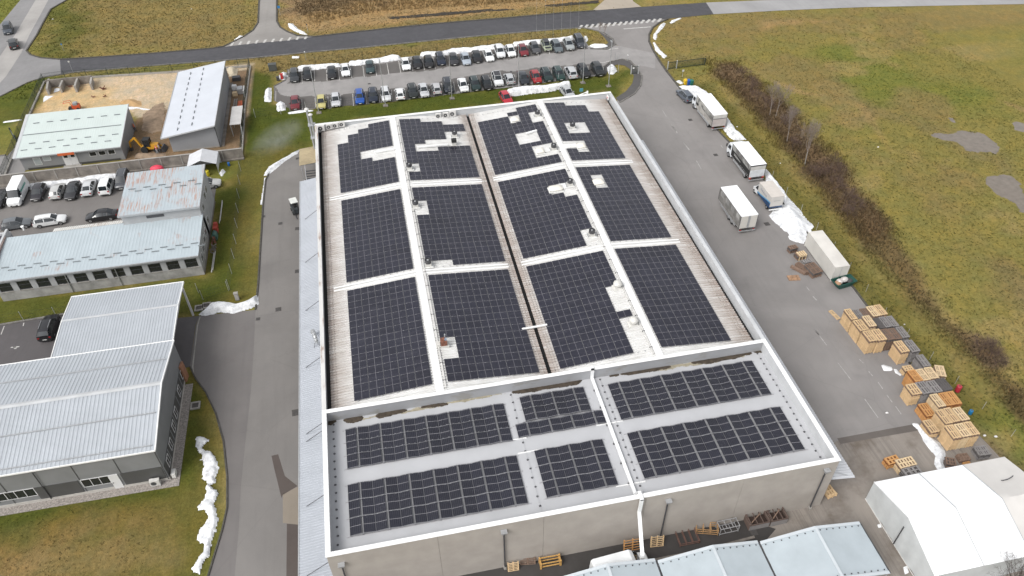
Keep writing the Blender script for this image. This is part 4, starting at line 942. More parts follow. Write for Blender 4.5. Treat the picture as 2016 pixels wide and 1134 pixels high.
# drive-through canopy behind it
c4 = thing('drive_canopy', 'pale ribbed canopy on steel posts attached behind the grey hall', 'canopy')
ribbed(33.35, 5.05, 39.6, 5.35, -31.3, -17.75, .33, .03, 'y').build('roof_sheet', ROOF4, c4); ribbed(44.5, 4.95, 39.6, 5.35, -31.3, -17.75, .33, .03, 'y').build('roof_sheet', ROOF4, c4)
MB().box(-31.3, -17.7, 39.45, 39.75, 5.36, 5.43).build('ridge_cap', PARA, c4)
for x in (-31.36, -17.72): MB().bar((x,33.3,5.0),(x,39.6,5.3),.1,.24).build('edge_trim', WHITE, c4); MB().bar((x,39.6,5.3),(x,44.6,4.9),.1,.24).build('edge_trim', WHITE, c4)
MB().box(-31.3,-17.7,44.5,44.62,4.8,5.02).build('edge_trim', WHITE, c4)
for x, y in ((-17.75,43.4),(-24.5,44.2),(-31.1,44.2),(-31.1,35.5)): MB().box(x-.11,x+.11,y-.11,y+.11,0,4.85).build('post', FRAMEW, c4)
for x in (-17.9,-24.5,-31.1): MB().box(x-.1,x+.1,33.4,44.4,4.65,4.83).build('beam', STEEL, c4)
tag(MB().box(0,1.0,0,.25,0,2.6).build('copper_panel', plain('copper_door',(.30,.15,.09),.6,var=.2), loc=(-17.3,31.4,.02), rot=(0,0,R(82))), 'copper brown leaning panel at the canopy end of the grey hall', 'panel')

# B3: long workshop with bluish rusty roof and raised block
BLUER = metal_roof('bluish_old_roof', (.395,.45,.48), (.33,.14,.075), .6, 'y', .5, .05, .60)
BLUER2 = metal_roof('rusty_bluish_roof', (.385,.435,.465), (.36,.17,.10), .7, 'y', .5, .06, .44)
STUC = plain('pale_stucco', (.36,.365,.37), .85, var=.12, scale=.8, bmp=.1); STUCD = plain('stained_render', (.29,.285,.275), .9, var=.28, scale=.9, bmp=.2)
b3 = thing('workshop_building', 'long low workshop with bluish metal roof and rust streaked raised block', 'workshop')
x0, x1, ya, yb_ = -43.4, -17.0, 51.7, 61.0; zA, zB = 3.75, 4.35
MB().box(x0, x1, ya, yb_, 0, 1.55).build('wall', STUCD, b3)
MB().box(x0, x1, ya, yb_, 3.05, 3.62).build('wall_head', STUC, b3)
piers = [x1-.55]
nw = 11; pit = (x1-x0)/nw
for k in range(nw+1):
    xx = x0+k*pit; MB().box(max(x0,xx-.38), min(x1,xx+.38), ya, yb_, 1.55, 3.05).build('pier', STUC, b3)
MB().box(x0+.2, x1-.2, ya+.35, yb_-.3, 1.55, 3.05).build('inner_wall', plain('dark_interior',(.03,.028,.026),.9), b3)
for k in range(nw):
    xx = x0+k*pit; window(b3, xx+.40, xx+pit-.40, ya+.12, 1.6, 3.0, panes=1, frame=STEEL_D)
    MB().box(xx+.5, xx+pit-.5, ya+.06, ya+.09, 2.35, 2.42).build('glazing_bar', STEEL_D, b3)
    MB().box(xx+.36, xx+pit-.36, ya-.08, ya+.02, 1.5, 1.57).build('sill', CONC, b3)
ribbed(ya-.35, zA, yb_-.6, zB, x0-.2, x1+.15, .45, .012, 'y').build('roof_sheet', BLUER, b3)
ribbed(yb_-.6, zB+.02, yb_+.35, zB-.12, x0+6, -28.0, .3, .05, 'y').build('rear_roof_strip', metal_roof('white_strip', (.66,.65,.62), (.3,.2,.13), .5, 'y'), b3)
MB().box(x0-.2, x1+.15, ya-.5, ya-.34, zA-.18, zA+.02).build('gutter', STEEL, b3)
zf3 = lambda x, y: zA+(zB-zA)*(y-ya+.35)/(yb_-.6-ya+.35)+.03
rr = []
for k in range(13):
    xs_ = x0+.8+k*2.05; rr += [(xs_, xs_+.95, ya+2.2), (xs_+1.0, xs_+1.95, ya+1.55)]
dashes(b3, rr, STOP, zf3)
MB().box(x0-.3, x0-.12, ya-.3, yb_-.6, zA+.0, zB+.2).build('verge_trim', plain('brown_trim',(.26,.20,.18),.7,var=.3), b3)
for xx in (x1-11.0, x0+9): MB().tube((xx, ya-.1, .1), (xx, ya-.1, zA-.15), .06).build('downpipe', STEEL, b3)
ux0, ux1, uy0, uy1 = -27.7, -17.0, 60.0, 69.6; uz0, uz1 = 6.1, 6.75
MB().box(ux0, ux1, uy0, uy1, 0, uz0-.1).build('raised_block', STUC, b3)
ribbed(uy0-.35, uz0, uy1+.3, uz1, ux0-.3, ux1+.2, .45, .012, 'y').build('raised_roof', BLUER2, b3)
MB().box(ux0-.3, ux1+.2, uy0-.45, uy0-.3, uz0-.22, uz0+.03).build('gutter', STEEL, b3); MB().bar((ux1+.18,uy0-.4,uz0-.05),(ux1+.18,uy1+.3,uz1-.05),.1,.22).build('verge_trim', STEEL, b3)
zf3b = lambda x, y: uz0+(uz1-uz0)*(y-uy0)/(uy1-uy0)+.04
rr = []
for k in range(5): rr += [(ux0+.4+k*2.1, ux0+1.4+k*2.1, uy0+5.6+.1*k), (ux0+1.4+k*2.1, ux0+2.3+k*2.1, uy0+5.0)]
dashes(b3, rr, STOP, zf3b)
MB().box(-25.0+.6, -22.2+.2, uy0-.04, uy0+.02, 4.95, 5.4).build('vent_grille', STEEL_D, b3)
for yy, z in ((52.6,1.5),(54.6,1.5),(56.6,1.6),(58.3,1.6),(61.5,3.8),(64.2,4.0),(61.6,1.4),(66.0,3.9)): window(b3, yy, yy+1.0, x1+.0, z, z+1.1, axis='x', panes=2)
MB().box(x1, x1+.02, 51.8, 69.5, 0, .5).build('plinth', CONC_D, b3)

# junk stacked along the workshop's right wall
tag(MB().box(-.3,.3,-.5,.5,0,1.0).box(-.2,.35,.3,.75,.5,1.25).build('red_cabinet', plain('faded_red',(.42,.07,.05),.6,var=.2), loc=(-16.2,61.6,0)), 'faded red cabinet beside the right workshop wall', 'cabinet')
tag(MB().box(-.35,.35,-.6,.6,0,.8).hexa([(-.3,-.5,.8),(.3,-.5,.8),(.3,.5,.8),(-.3,.5,.8)],[(-.1,-.5,1.1),(.1,-.5,1.1),(.1,.5,1.1),(-.1,.5,1.1)]).build('green_crate', plain('dull_green',(.06,.13,.11),.7,var=.3), loc=(-16.2,60.0,0)), 'dull green crate by the workshop wall below the red cabinet', 'crate')
for k,(yy) in enumerate((58.8,57.6,56.6)):
    m_ = MB(); 
    for j in range(9): m_.bar((random.uniform(-.4,.4),random.uniform(-.6,.6),random.uniform(0,.5)),(random.uniform(-.4,.4),random.uniform(-.6,.6),random.uniform(.1,.9)),.12,.08)
    tag(m_.build('scrap_pile', RUST if k == 0 else CONC_D, loc=(-16.25,yy,0)), ['rusty scrap heap beside the workshop wall','grey rubble heap beside the workshop wall','small grey scrap heap nearest the workshop front corner'][k], 'scrap heap')
tag(MB().bar((0,0,.1),(0,5.0,.1),.12,.1).bar((.2,.3,.25),(.22,4.6,.25),.08,.08).build('timber_beam', plain('grey_beam',(.5,.49,.47),.7), loc=(-16.1,51.9,0)), 'pair of long pale beams lying along the right workshop wall', 'beam')
tag(MB().bar((0,0,.1),(0,6.0,.15),.1,.1).bar((.15,.4,.3),(.12,5.4,.3),.08,.08).build('timber_beam', plain('grey_beam',(.5,.49,.47),.7), loc=(-15.9,63.5,0)), 'long pale rails on the ground beside the raised block', 'rail')
# flat-roofed neighbour at the left picture edge
b5 = thing('flat_annex', 'dark flat roofed annex with white upstand at the left picture edge', 'annex')
MB().box(-58,-43.7,55.5,62.5,0,3.5).build('wall', STUC, b5); MB().box(-57.7,-44.0,55.8,62.2,3.5,3.54).build('roof', plain('bitumen',(.045,.045,.055),.8), b5)
MB().box(-58,-43.7,62.2,62.5,3.5,3.9).build('upstand', PARA, b5); MB().box(-44.0,-43.7,55.5,62.2,3.5,4.6).build('upstand', PARA, b5)
p = G(47,452,4.3); t = thing('roof_pipe', 'white roof vent pipe at the rear left edge of the workshop', 'vent pipe', (p.x,p.y,4.2)); MB().tube((0,0,0),(0,0,.6),.12).build('pipe', WHITE, t); MB().lathe([(.22,.55),(.22,.7),(.05,.75)]).build('cap', WHITE, t)

# B2: low building with pale green roof
b2 = thing('green_roof_house', 'low grey building with pale green metal roof beside the sand yard', 'building')
x0, x1, ya, yb2 = -49.0, -33.0, 85.8, 96.7
MINT = metal_roof('pale_green_roof', (.50,.56,.54), None, 0, 'y', .5, .04)
MB().hexa([(x0,ya,0),(x1,ya,0),(x1,yb2,0),(x0,yb2,0)], [(x0,ya,2.55),(x1,ya,2.55),(x1,yb2,4.2),(x0,yb2,4.2)]).build('wall', GREYW, b2)
ribbed(ya-.5, 2.7, yb2+.2, 4.45, x0-.5, x1+.1, .4, .008, 'y').build('roof_sheet', MINT, b2)
MB().bar((x1+.12,ya-.5,2.68),(x1+.12,yb2+.2,4.43),.12,.2).build('verge_trim', PARA, b2); MB().bar((x0-.55,ya-.5,2.68),(x0-.55,yb2+.2,4.43),.5,.12).build('verge_trim', PARA, b2); MB().box(x0-.6,x1+.15,ya-.62,ya-.48,2.55,2.72).build('gutter', STEEL, b2)
zf2 = lambda x, y: 2.7+(4.45-2.7)*(y-ya+.5)/(yb2-ya+.7)+.02
rr = []
for k in range(7): rr += [(x0+.9+k*2.2, x0+1.9+k*2.2, yb2-2.6), (x0+1.2+k*2.2, x0+2.2+k*2.2, ya+2.9), (x0+.2+k*2.2, x0+1.2+k*2.2, ya+1.3)]
dashes(b2, rr, STOP, zf2); dashes(b2, [(x0-.2, x1-.4, ya+5.3)], STOP, zf2, .06, 'sheet_seam')
oz = z2((0,190), 260/1179)
def f2x(zx, zy):
    p_ = oz(zx, zy); b_ = min((G(*p_, z) for z in np.arange(0, 4, .02)), key=lambda v: abs(v.y-ya)); return b_.x
window(b2, f2x(300,575), f2x(365,570), ya, .75, 2.1, panes=1, gl=plain('pale_blind',(.35,.38,.39),.4)); window(b2, f2x(380,550), f2x(450,545), ya, 1.35, 2.15, panes=1, gl=_M['pale_blind'])
for a, b in ((793,855),(880,940),(968,1028)): window(b2, f2x(a,505), f2x(b,495), ya, 1.25, 2.1, panes=1)
xa, xb = f2x(575,580), f2x(700,570); xm = (xa+xb)/2
for q0, q1 in ((xa,xm-.02),(xm+.02,xb)):
    d_ = MB().box(q0,q1,ya-.07,ya-.003,.05,2.35).build('door', FRAMEW, b2); MB().box(q0+.25,q1-.25,ya-.085,ya-.07,1.55,2.0).build('pane', WGLASS, d_)
MB().box(xa-.3,xb+.1,ya-.72,ya-.64,2.35,2.78).build('sign_board', plain('orange_sign',(.55,.12,.04),.5), b2)
MB().box(x0+.6,x1-.8,ya-.06,ya-.003,0,.35).build('plinth', GREYD, b2); MB().box(xa-.3,xb+.3,ya-1.2,ya-.06,0,.12).build('step', CONC, b2)

# B1: tall store with pale roof
b1 = thing('storage_building', 'tall windowless grey store with smooth pale blue metal roof', 'building')
x0, x1, ya, yb1 = -25.3, -17.4, 86.4, 110.3
PALEB = metal_roof('pale_blue_roof', (.52,.545,.59), None, 0, 'x', .5, .04)
MB().hexa([(x0,ya,0),(x1,ya,0),(x1,yb1,0),(x0,yb1,0)], [(x0,ya,3.15),(x1,ya,4.35),(x1,yb1,4.35),(x0,yb1,3.15)]).build('wall', plain('storage_wall',(.27,.28,.295),.5,var=.05,scale=.5), b1)
ribbed(x0-1.0, 3.2, x1+.15, 4.55, ya-.75, yb1+.3, .5, .008).build('roof_sheet', PALEB, b1)
MB().bar((x0-1.0,ya-.78,3.15),(x1+.15,ya-.78,4.48),.08,.22).build('verge_trim', PARA, b1); MB().box(x0-1.12,x0-.98,ya-.75,yb1+.3,3.05,3.24).build('gutter', STEEL, b1); MB().box(x1+.12,x1+.22,ya-.75,yb1+.3,4.4,4.6).build('ridge_trim', PARA, b1)
zf1 = lambda x, y: 3.2+(4.55-3.2)*(x-x0+1.0)/(x1-x0+1.15)+.02
for k in range(11):
    for xx, off in ((x0+1.6, 0), (x0+4.0, .6)):
        y = ya+.6+off+k*2.1; MB().box(xx-.05, xx+.05, y, y+.95, zf1(xx,0)+.0, zf1(xx,0)+.12).build('snow_stop', STOP, b1)
MB().tube((x1-.05,ya-.1,0),(x1-.05,ya-.1,4.2),.07).build('downpipe', STEEL_D, b1); MB().tube((x1+.08,yb1-1,0),(x1+.08,yb1-1,4.2),.06).build('downpipe', STEEL, b1)
MB().box(x0,x1,ya-.03,ya-.003,0,.25).build('plinth', CONC, b1); MB().box(x1+.02,x1+.6,ya,yb1,-.02,.12).build('plinth', CONC_D, b1)
# lean-to rack
t = thing('lean_to', 'small pale flat roofed shelter beside the tall store', 'shelter', (-14.6, 92.6, 0))
MB().hexa([(-.95,-3.3,2.3),(.95,-3.3,2.3),(.95,3.3,2.3),(-.95,3.3,2.3)],[(-.95,-3.3,2.4),(.95,-3.3,2.4),(.95,3.3,2.4),(-.95,3.3,2.4)]).build('roof_sheet', plain('pale_shelter',(.47,.46,.45),.6,var=.08), t)
for sx in (-.85,.85):
    for sy in (-3.1,0,3.1): MB().box(sx-.05,sx+.05,sy-.05,sy+.05,0,2.3).build('post', STEEL, t)
MB().bar((.85,-3.1,2.2),(.85,-4.6,.1),.06,.06).build('brace', STEEL, t)

# concrete yard wall
wl = thing('concrete_wall', 'low grey concrete panel wall behind the workshop parking', 'wall')
n = 16; xs = np.linspace(-66, -13.2, n+1)
for k in range(n):
    MB().box(xs[k]+.02, xs[k+1]-.02, 81.65, 81.85, 0, 1.85).build('wall_panel', CONC_D, wl)
    MB().box(xs[k]-.08, xs[k]+.08, 81.58, 81.9, 0, 1.9).build('post', CONC, wl)
MB().box(-66, -13.2, 81.6, 81.9, 1.905, 1.97).build('coping', CONC, wl); MB().box(-66,-13.2,81.25,81.64,0,.22).build('footing', CONC_D, wl)
# bunker walls for sand, north-west compound corner
t = thing('sand_bunker', 'concrete sand bunker with three stub walls in the compound corner', 'bunker')
q8 = z2((60,130),270/1611)
A = G(*q8(205,255)); B = G(*q8(745,200))
MB().bar((A.x,A.y+.2,.75),(B.x,B.y+.2,.75),.3,1.5).build('back_wall', CONC_D, t)
for zx, zy, zx2, zy2 in ((235,235,225,330),(395,255,375,305),(570,230,550,300),(735,215,735,272)):
    a, b = G(*q8(zx,zy)), G(*q8(zx2,zy2)); MB().bar((a.x,a.y+.6,.65),(b.x,b.y-.3,.65),.35,1.3).build('stub_wall', CONC, t)

# gable tent in the yard
A_, B_, C_, D_ = G(369,328,2.1), G(427,324,2.1), G(428,299,2.1), G(372,305,2.1); cx_ = (A_.x+B_.x+C_.x+D_.x)/4; cy_ = (A_.y+B_.y+C_.y+D_.y)/4; hx = ((B_.x-A_.x)+(C_.x-D_.x))/4; hy = max(1.4, ((C_.y-B_.y)+(D_.y-A_.y))/4)
t = thing('garden_tent', 'small white gable tent behind the workshop', 'tent', (cx_, cy_, 0))
TENTG = plain('grey_tent_fabric', (.55,.56,.58), .6, var=.07, scale=1.2)
for a, b in ((-hx, 0), (0, hx)):
    za, zb_ = (2.1, 3.0) if a < 0 else (3.0, 2.1)
    MB().hexa([(a,-hy,za),(b,-hy,zb_),(b,hy,zb_),(a,hy,za)], [(a,-hy,za+.04),(b,-hy,zb_+.04),(b,hy,zb_+.04),(a,hy,za+.04)]).build('roof_sheet', TENTG, t)
for s in (-1,1): MB().box(s*hx-.02,s*hx+.02,-hy,hy,.9 if s > 0 else 0,2.1).build('side_wall', TENTG, t)
MB().box(-hx,hx,hy-.04,hy,0,2.1).build('rear_wall', TENTG, t)
for sx in (-hx,hx):
    for sy in (-hy,hy): MB().tube((sx,sy,0),(sx,sy,2.1),.04).build('pole', STEEL, t)
# big white storage tent, bottom right
t = thing('storage_tent', 'large white storage tent with one yellowed roof bay at bottom right', 'tent')
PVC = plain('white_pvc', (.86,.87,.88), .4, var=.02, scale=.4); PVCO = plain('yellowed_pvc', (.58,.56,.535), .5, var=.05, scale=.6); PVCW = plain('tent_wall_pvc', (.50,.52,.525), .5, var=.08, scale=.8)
tx = [54.2, 59.2, 64.2, 69.1]; ty0, ty1, tz0, tz1 = -10.6, -.25, 3.0, 4.65; tm = (ty0+ty1)/2
for k in range(3):
    a, b = tx[k]+(.04 if k else 0), tx[k+1]-(.04 if k < 2 else 0); m_ = MB(); nx_, ny_ = 9, 9; vs = []
    for j in range(2*ny_+1):
        v = j/(2*ny_); y = ty1+(ty0-ty1)*v; zz = tz0+(tz1-tz0)*(1-abs(2*v-1))
        for i in range(nx_+1):
            u = i/nx_; sag = -.10*math.sin(math.pi*u)*math.sin(math.pi*min(1, (2*v if v < .5 else 2-2*v))); vs.append((a+(b-a)*u, y, zz+sag))
    m_.add(vs, [(j*(nx_+1)+i+1, j*(nx_+1)+i, (j+1)*(nx_+1)+i, (j+1)*(nx_+1)+i+1) for j in range(2*ny_) for i in range(nx_)])
    m_.build('roof_bay', PVCO if k == 2 else PVC, t, smooth=True)
FRM = plain('tent_frame', (.42,.43,.44), .5, var=.1)
for x in tx[1:3]:
    MB().bar((x,ty1,tz0+.02),(x,tm,tz1+.02),.09,.06).build('rafter', FRM, t); MB().bar((x,tm,tz1+.02),(x,ty0,tz0+.02),.09,.06).build('rafter', FRM, t)
def tentwall(name, pts, parent, mat):
    m_ = MB(); n = 24; vs = []
    (a, b), h0 = pts, 0
    for i in range(n+1):
        u = i/n; p_ = Vector(a).lerp(Vector(b), u)
        for j in range(5):
            v = j/4; w_ = .05*math.sin(u*37+v*2)+.05*math.sin(u*13-v*3); d_ = (Vector(b)-Vector(a)).normalized(); n_ = Vector((d_.y,-d_.x,0))
            top = tz0 if abs(a[1]-b[1]) < .5 else tz0+(tz1-tz0)*(1-abs((p_.y-tm)/(ty1-tm)))
            q_ = p_+n_*w_*(1-v*.8); vs.append((q_.x, q_.y, top*v))
    m_.add(vs, [(i*5+j, (i+1)*5+j, (i+1)*5+j+1, i*5+j+1) for i in range(n) for j in range(4)]); return m_.build(name, mat, parent, smooth=True)
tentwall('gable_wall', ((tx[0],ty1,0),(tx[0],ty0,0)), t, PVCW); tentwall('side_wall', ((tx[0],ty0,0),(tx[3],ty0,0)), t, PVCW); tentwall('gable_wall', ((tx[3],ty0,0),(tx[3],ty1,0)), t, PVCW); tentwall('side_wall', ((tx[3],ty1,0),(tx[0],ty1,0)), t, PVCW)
MB().bar((tx[0]-.02,ty1,tz0),(tx[0]-.02,tm,tz1),.06,.1).build('gable_edge', PVC, t); MB().bar((tx[0]-.02,tm,tz1),(tx[0]-.02,ty0,tz0),.06,.1).build('gable_edge', PVC, t)
MB().box(tx[0]-.12,tx[0]-.06,-5.6,-5.5,0,3.2).build('zip_strip', STEEL_D, t); MB().box(tx[0]-.1,tx[0]-.04,ty0,ty1,0,.06).build('base_rail', WHITE_D, t)
p = G(1984,944,3.9); prev=None
for k in range(7):
    a = -1+2*k/6; c_ = Vector((p.x+a*.75, p.y+.12*a*a+a*.12, 3.0+1.65*(1-abs((p.y-tm)/(ty1-tm)))+.02))
    if prev is not None: MB().tube(prev, c_, .05).build('rope', STEEL_D, t)
    prev = c_
# blue-grey pavilions along the front
PAV = plain('pavilion_tarp', (.40,.45,.48), .5, var=.07, scale=.5); PAVB = plain('pavilion_band', (.52,.56,.59), .5, var=.05, scale=.8)
for lab, xa, xr_, xb, y1_ in (('rightmost pale blue pavilion roof before the white tent', 39.95, 45.4, 50.3, -4.15), ('middle pale blue pavilion roof before the front wall', 29.75, 35.05, 39.75, -4.0), ('leftmost pale blue pavilion roof cut by the bottom edge', 20.2, 24.85, 29.55, -3.75)):
    t = thing('pavilion', lab, 'pavilion', (0,0,0), 0, 'pavilions along the front wall'); y0_ = y1_-5.3 if xa > 39 else y1_-8.5; ze, zr_ = 3.0, 3.85
    for (p_, q_) in ((xa, xr_), (xb, xr_)):
        m_ = MB(); n, k_ = 8, 10; vs = []
        for j in range(k_+1):
            for i in range(n+1):
                u, v = i/n, j/k_; vs.append((p_+(q_-p_)*u, y0_+(y1_-y0_)*v, ze+(zr_-ze)*u-.05*math.sin(math.pi*u)*math.sin(math.pi*v)-.02*math.sin(v*19)))
        fl = p_ < q_; m_.add(vs, [((j*(n+1)+i, j*(n+1)+i+1, (j+1)*(n+1)+i+1, (j+1)*(n+1)+i) if fl else (j*(n+1)+i+1, j*(n+1)+i, (j+1)*(n+1)+i, (j+1)*(n+1)+i+1)) for j in range(k_) for i in range(n)]); m_.build('roof_sheet', PAV, t, smooth=True)
        for yy in (y0_+.05, y1_-.05): MB().bar((p_,yy,ze+.05),(q_,yy,zr_+.05),.3,.02).build('edge_band', PAVB, t)
        mm = MB()
        for yy in (y0_+.35, y1_-.35):
            for i in range(7): u = (i+.5)/7; x_ = p_+(q_-p_)*u; mm.box(x_-.05,x_+.05,yy-.05,yy+.05,ze+(zr_-ze)*u+.0,ze+(zr_-ze)*u+.07)
        mm.build('eyelets', STEEL_D, t)
    MB().bar((xr_,y0_,zr_+.04),(xr_,y1_,zr_+.04),.28,.03).build('ridge_band', PAVB, t)
    MB().box(xb-.02,xb+.14,y0_,y1_,ze-.12,ze-.02).build('gutter', STEEL_D, t)
    for x_ in (xa+.1, xb-.1):
        for yy in (y0_+.1, y1_-.1): MB().tube((x_,yy,0),(x_,yy,ze),.06).build('post', STEEL, t)
    MB().bar((xa,y0_+.05,ze-.08),(xb,y0_+.05,ze-.08),.08,.12).build('beam', STEEL, t); MB().bar((xa,y1_-.05,ze-.08),(xb,y1_-.05,ze-.08),.08,.12).build('beam', STEEL, t)

# ------------------------------------------------------------------ fences
FGREEN = plain('fence_green', (.022,.035,.028), .6, var=.15); FPALE = plain('fence_grey', (.46,.47,.47), .5, .3, .1)
_bay = {}
def mesh_bay(L, h, pitch, r):
    k = (round(L,2), h, pitch, r)
    if k not in _bay:
        m_ = MB(); n = int(L/pitch)
        for i in range(n): x = (i+.5)*L/n; m_.box(x-r, x+r, -r, r, .05, h)
        for z in np.linspace(.08, h-.03, max(3, int(h/.4))): m_.box(0, L, -r*1.3, r*1.3, z-r, z+r)
        _bay[k] = m_.mesh('mesh_bay', FGREEN)
    return _bay[k]
def fence(label, pts, h=1.9, spacing=3.2, postm=FGREEN, pr=.04, pitch=.2, wire=.008, lean=0, meshed=True):
    o = pts[0]; t = thing('mesh_fence', label, 'fence', (o[0], o[1], 0)); pm_ = MB().tube((0,0,-.1),(0,0,h+.12),pr,n=6).mesh('post', postm)
    for a, b in zip(pts[:-1], pts[1:]):
        a, b = Vector((a[0],a[1],0)), Vector((b[0],b[1],0)); L = (b-a).length; n = max(1, int(round(L/spacing))); d = (b-a)/n; rz = math.atan2(d.y, d.x)
        for k in range(n+1):
            p_ = a+d*k
            if k < n or b == Vector((pts[-1][0],pts[-1][1],0)): link('post', pm_, t, loc=p_-Vector((o[0],o[1],0)))
            if k < n and meshed: link('mesh_panel', mesh_bay(d.length, h, pitch, wire), t, loc=p_-Vector((o[0],o[1],0)), rot=(0,0,rz))
    return t
fence('dark green mesh fence around the sand compound', [g2(8,352), g2(52,242), g2(88,162), g2(130,156), g2(340,143), g2(470,133), g2(493,131)], 1.8, 4.4, wire=.013)
fence('dark fence on the right side of the tall store yard', [g2(493,131), g2(482,215), g2(476,312)], 1.8, 4.6, wire=.009)
fence('thin grey wire fence along the verge beside the workshop', [g2(476,312), g2(471,390), g2(465,480), g2(452,570)], 1.7, 3.4, FPALE, .035, .3, .004)
fence('thin grey wire fence between workshop and grey hall', [g2(450,572), g2(400,590), (-17.5,47.9)], 1.6, 3.4, FPALE, .035, .3, .004)
fence('thin grey fence on the grass strip left of the drive canopy', [(-31.5,47.0), (-56,47.2)], 1.6, 4.0, FPALE, .035, .3, .004)
fence('pale post fence between car park and the hall lawn', [g2(503,231), g2(603,217), g2(800,196), g2(1010,172), g2(1187,148), g2(1217,142)], 1.6, 4.3, FPALE, .04, .3, .006)
fence('dark wire fence between main road and car park', [g2(575,134), g2(760,112), g2(960,88), g2(1130,68)], 1.7, 5.2, FGREEN, .03, .3, .004)
fence('low wire fence at the edge of the field behind the trucks', [g2(1395,225), g2(1520,350), g2(1640,490), g2(1740,620), g2(1990,860)], 1.2, 4.5, FPALE, .025, .4, .003)
MB_k = kerb('kerb', [g2(8,352), g2(52,242), g2(88,162), g2(130,156), g2(340,143), g2(493,131), g2(482,215), g2(476,312)], wdt=.3, h=.3, mat=CONC)
# sliding gate
t = thing('sliding_gate', 'open dark green sliding gate beside the entrance driveway', 'gate', G(1314,137)); a = G(1314,137); b = G(1387,128); d = b-a
for u in (0, .235, 1): MB().box(-.08+d.x*u, .08+d.x*u, d.y*u-.08, d.y*u+.08, 0, 1.75 if u < 1 else 1.5).build('post', FPALE if u < 1 else FGREEN, t)
for z in (.18, 1.5): MB().bar((0,0,z),(d.x,d.y,z),.07,.08).build('rail', FGREEN, t)
n = 62
for k in range(n): u = (k+.5)/n; MB().box(d.x*u-.018, d.x*u+.018, d.y*u-.018, d.y*u+.018, .22, 1.46).build('bar', FGREEN, t)
t = thing('pedestrian_gate', 'small dark pedestrian gate with pale posts at the footpath', 'gate', G(1242,146)); a = G(1242,146); b = G(1256,145); d = b-a
for u in (0,1): MB().box(d.x*u-.08,d.x*u+.08,d.y*u-.08,d.y*u+.08,0,1.8).build('post', FPALE, t)
for k in range(10): u = (k+.5)/10; MB().box(d.x*u-.02,d.x*u+.02,d.y*u-.02,d.y*u+.02,.1,1.6).build('bar', FGREEN, t)
for z in (.15,1.55): MB().bar((0,0,z),(d.x,d.y,z),.06,.06).build('rail', FGREEN, t)
MB().box(.3,.6,-.08,.08,1.1,1.4).build('sign_plate', WHITE, t)
t = thing('drive_gate', 'dark metal gate leaf standing open at the left compound entrance', 'gate', G(28,272)); a = G(28,272); b = G(38,287); d = b-a
for u in (0,1): MB().box(d.x*u-.09,d.x*u+.09,d.y*u-.09,d.y*u+.09,0,2.1).build('post', FGREEN, t)
MB().bar((0,0,1.0),(d.x,d.y,1.0),.05,1.5).build('leaf', plain('gate_grey',(.13,.14,.145),.5), t)
# ------------------------------------------------------------------ vehicles
LIGHT = plain('headlamp', (.55,.56,.58), .15, var=.1, scale=6); TAIL = plain('tail_lamp', (.30,.02,.02), .2, var=.1, scale=6); PLATEM = plain('number_plate', (.62,.62,.60), .5, var=.03)
TYRE = plain('tyre', (.02,.02,.02), .85, var=.2, scale=6); RIM = plain('alloy_rim', (.35,.35,.36), .35, .5, .1, 6); TRIM = plain('black_trim', (.025,.025,.027), .6, var=.15)
CG = glass('car_glass', (.012,.016,.020), .05)
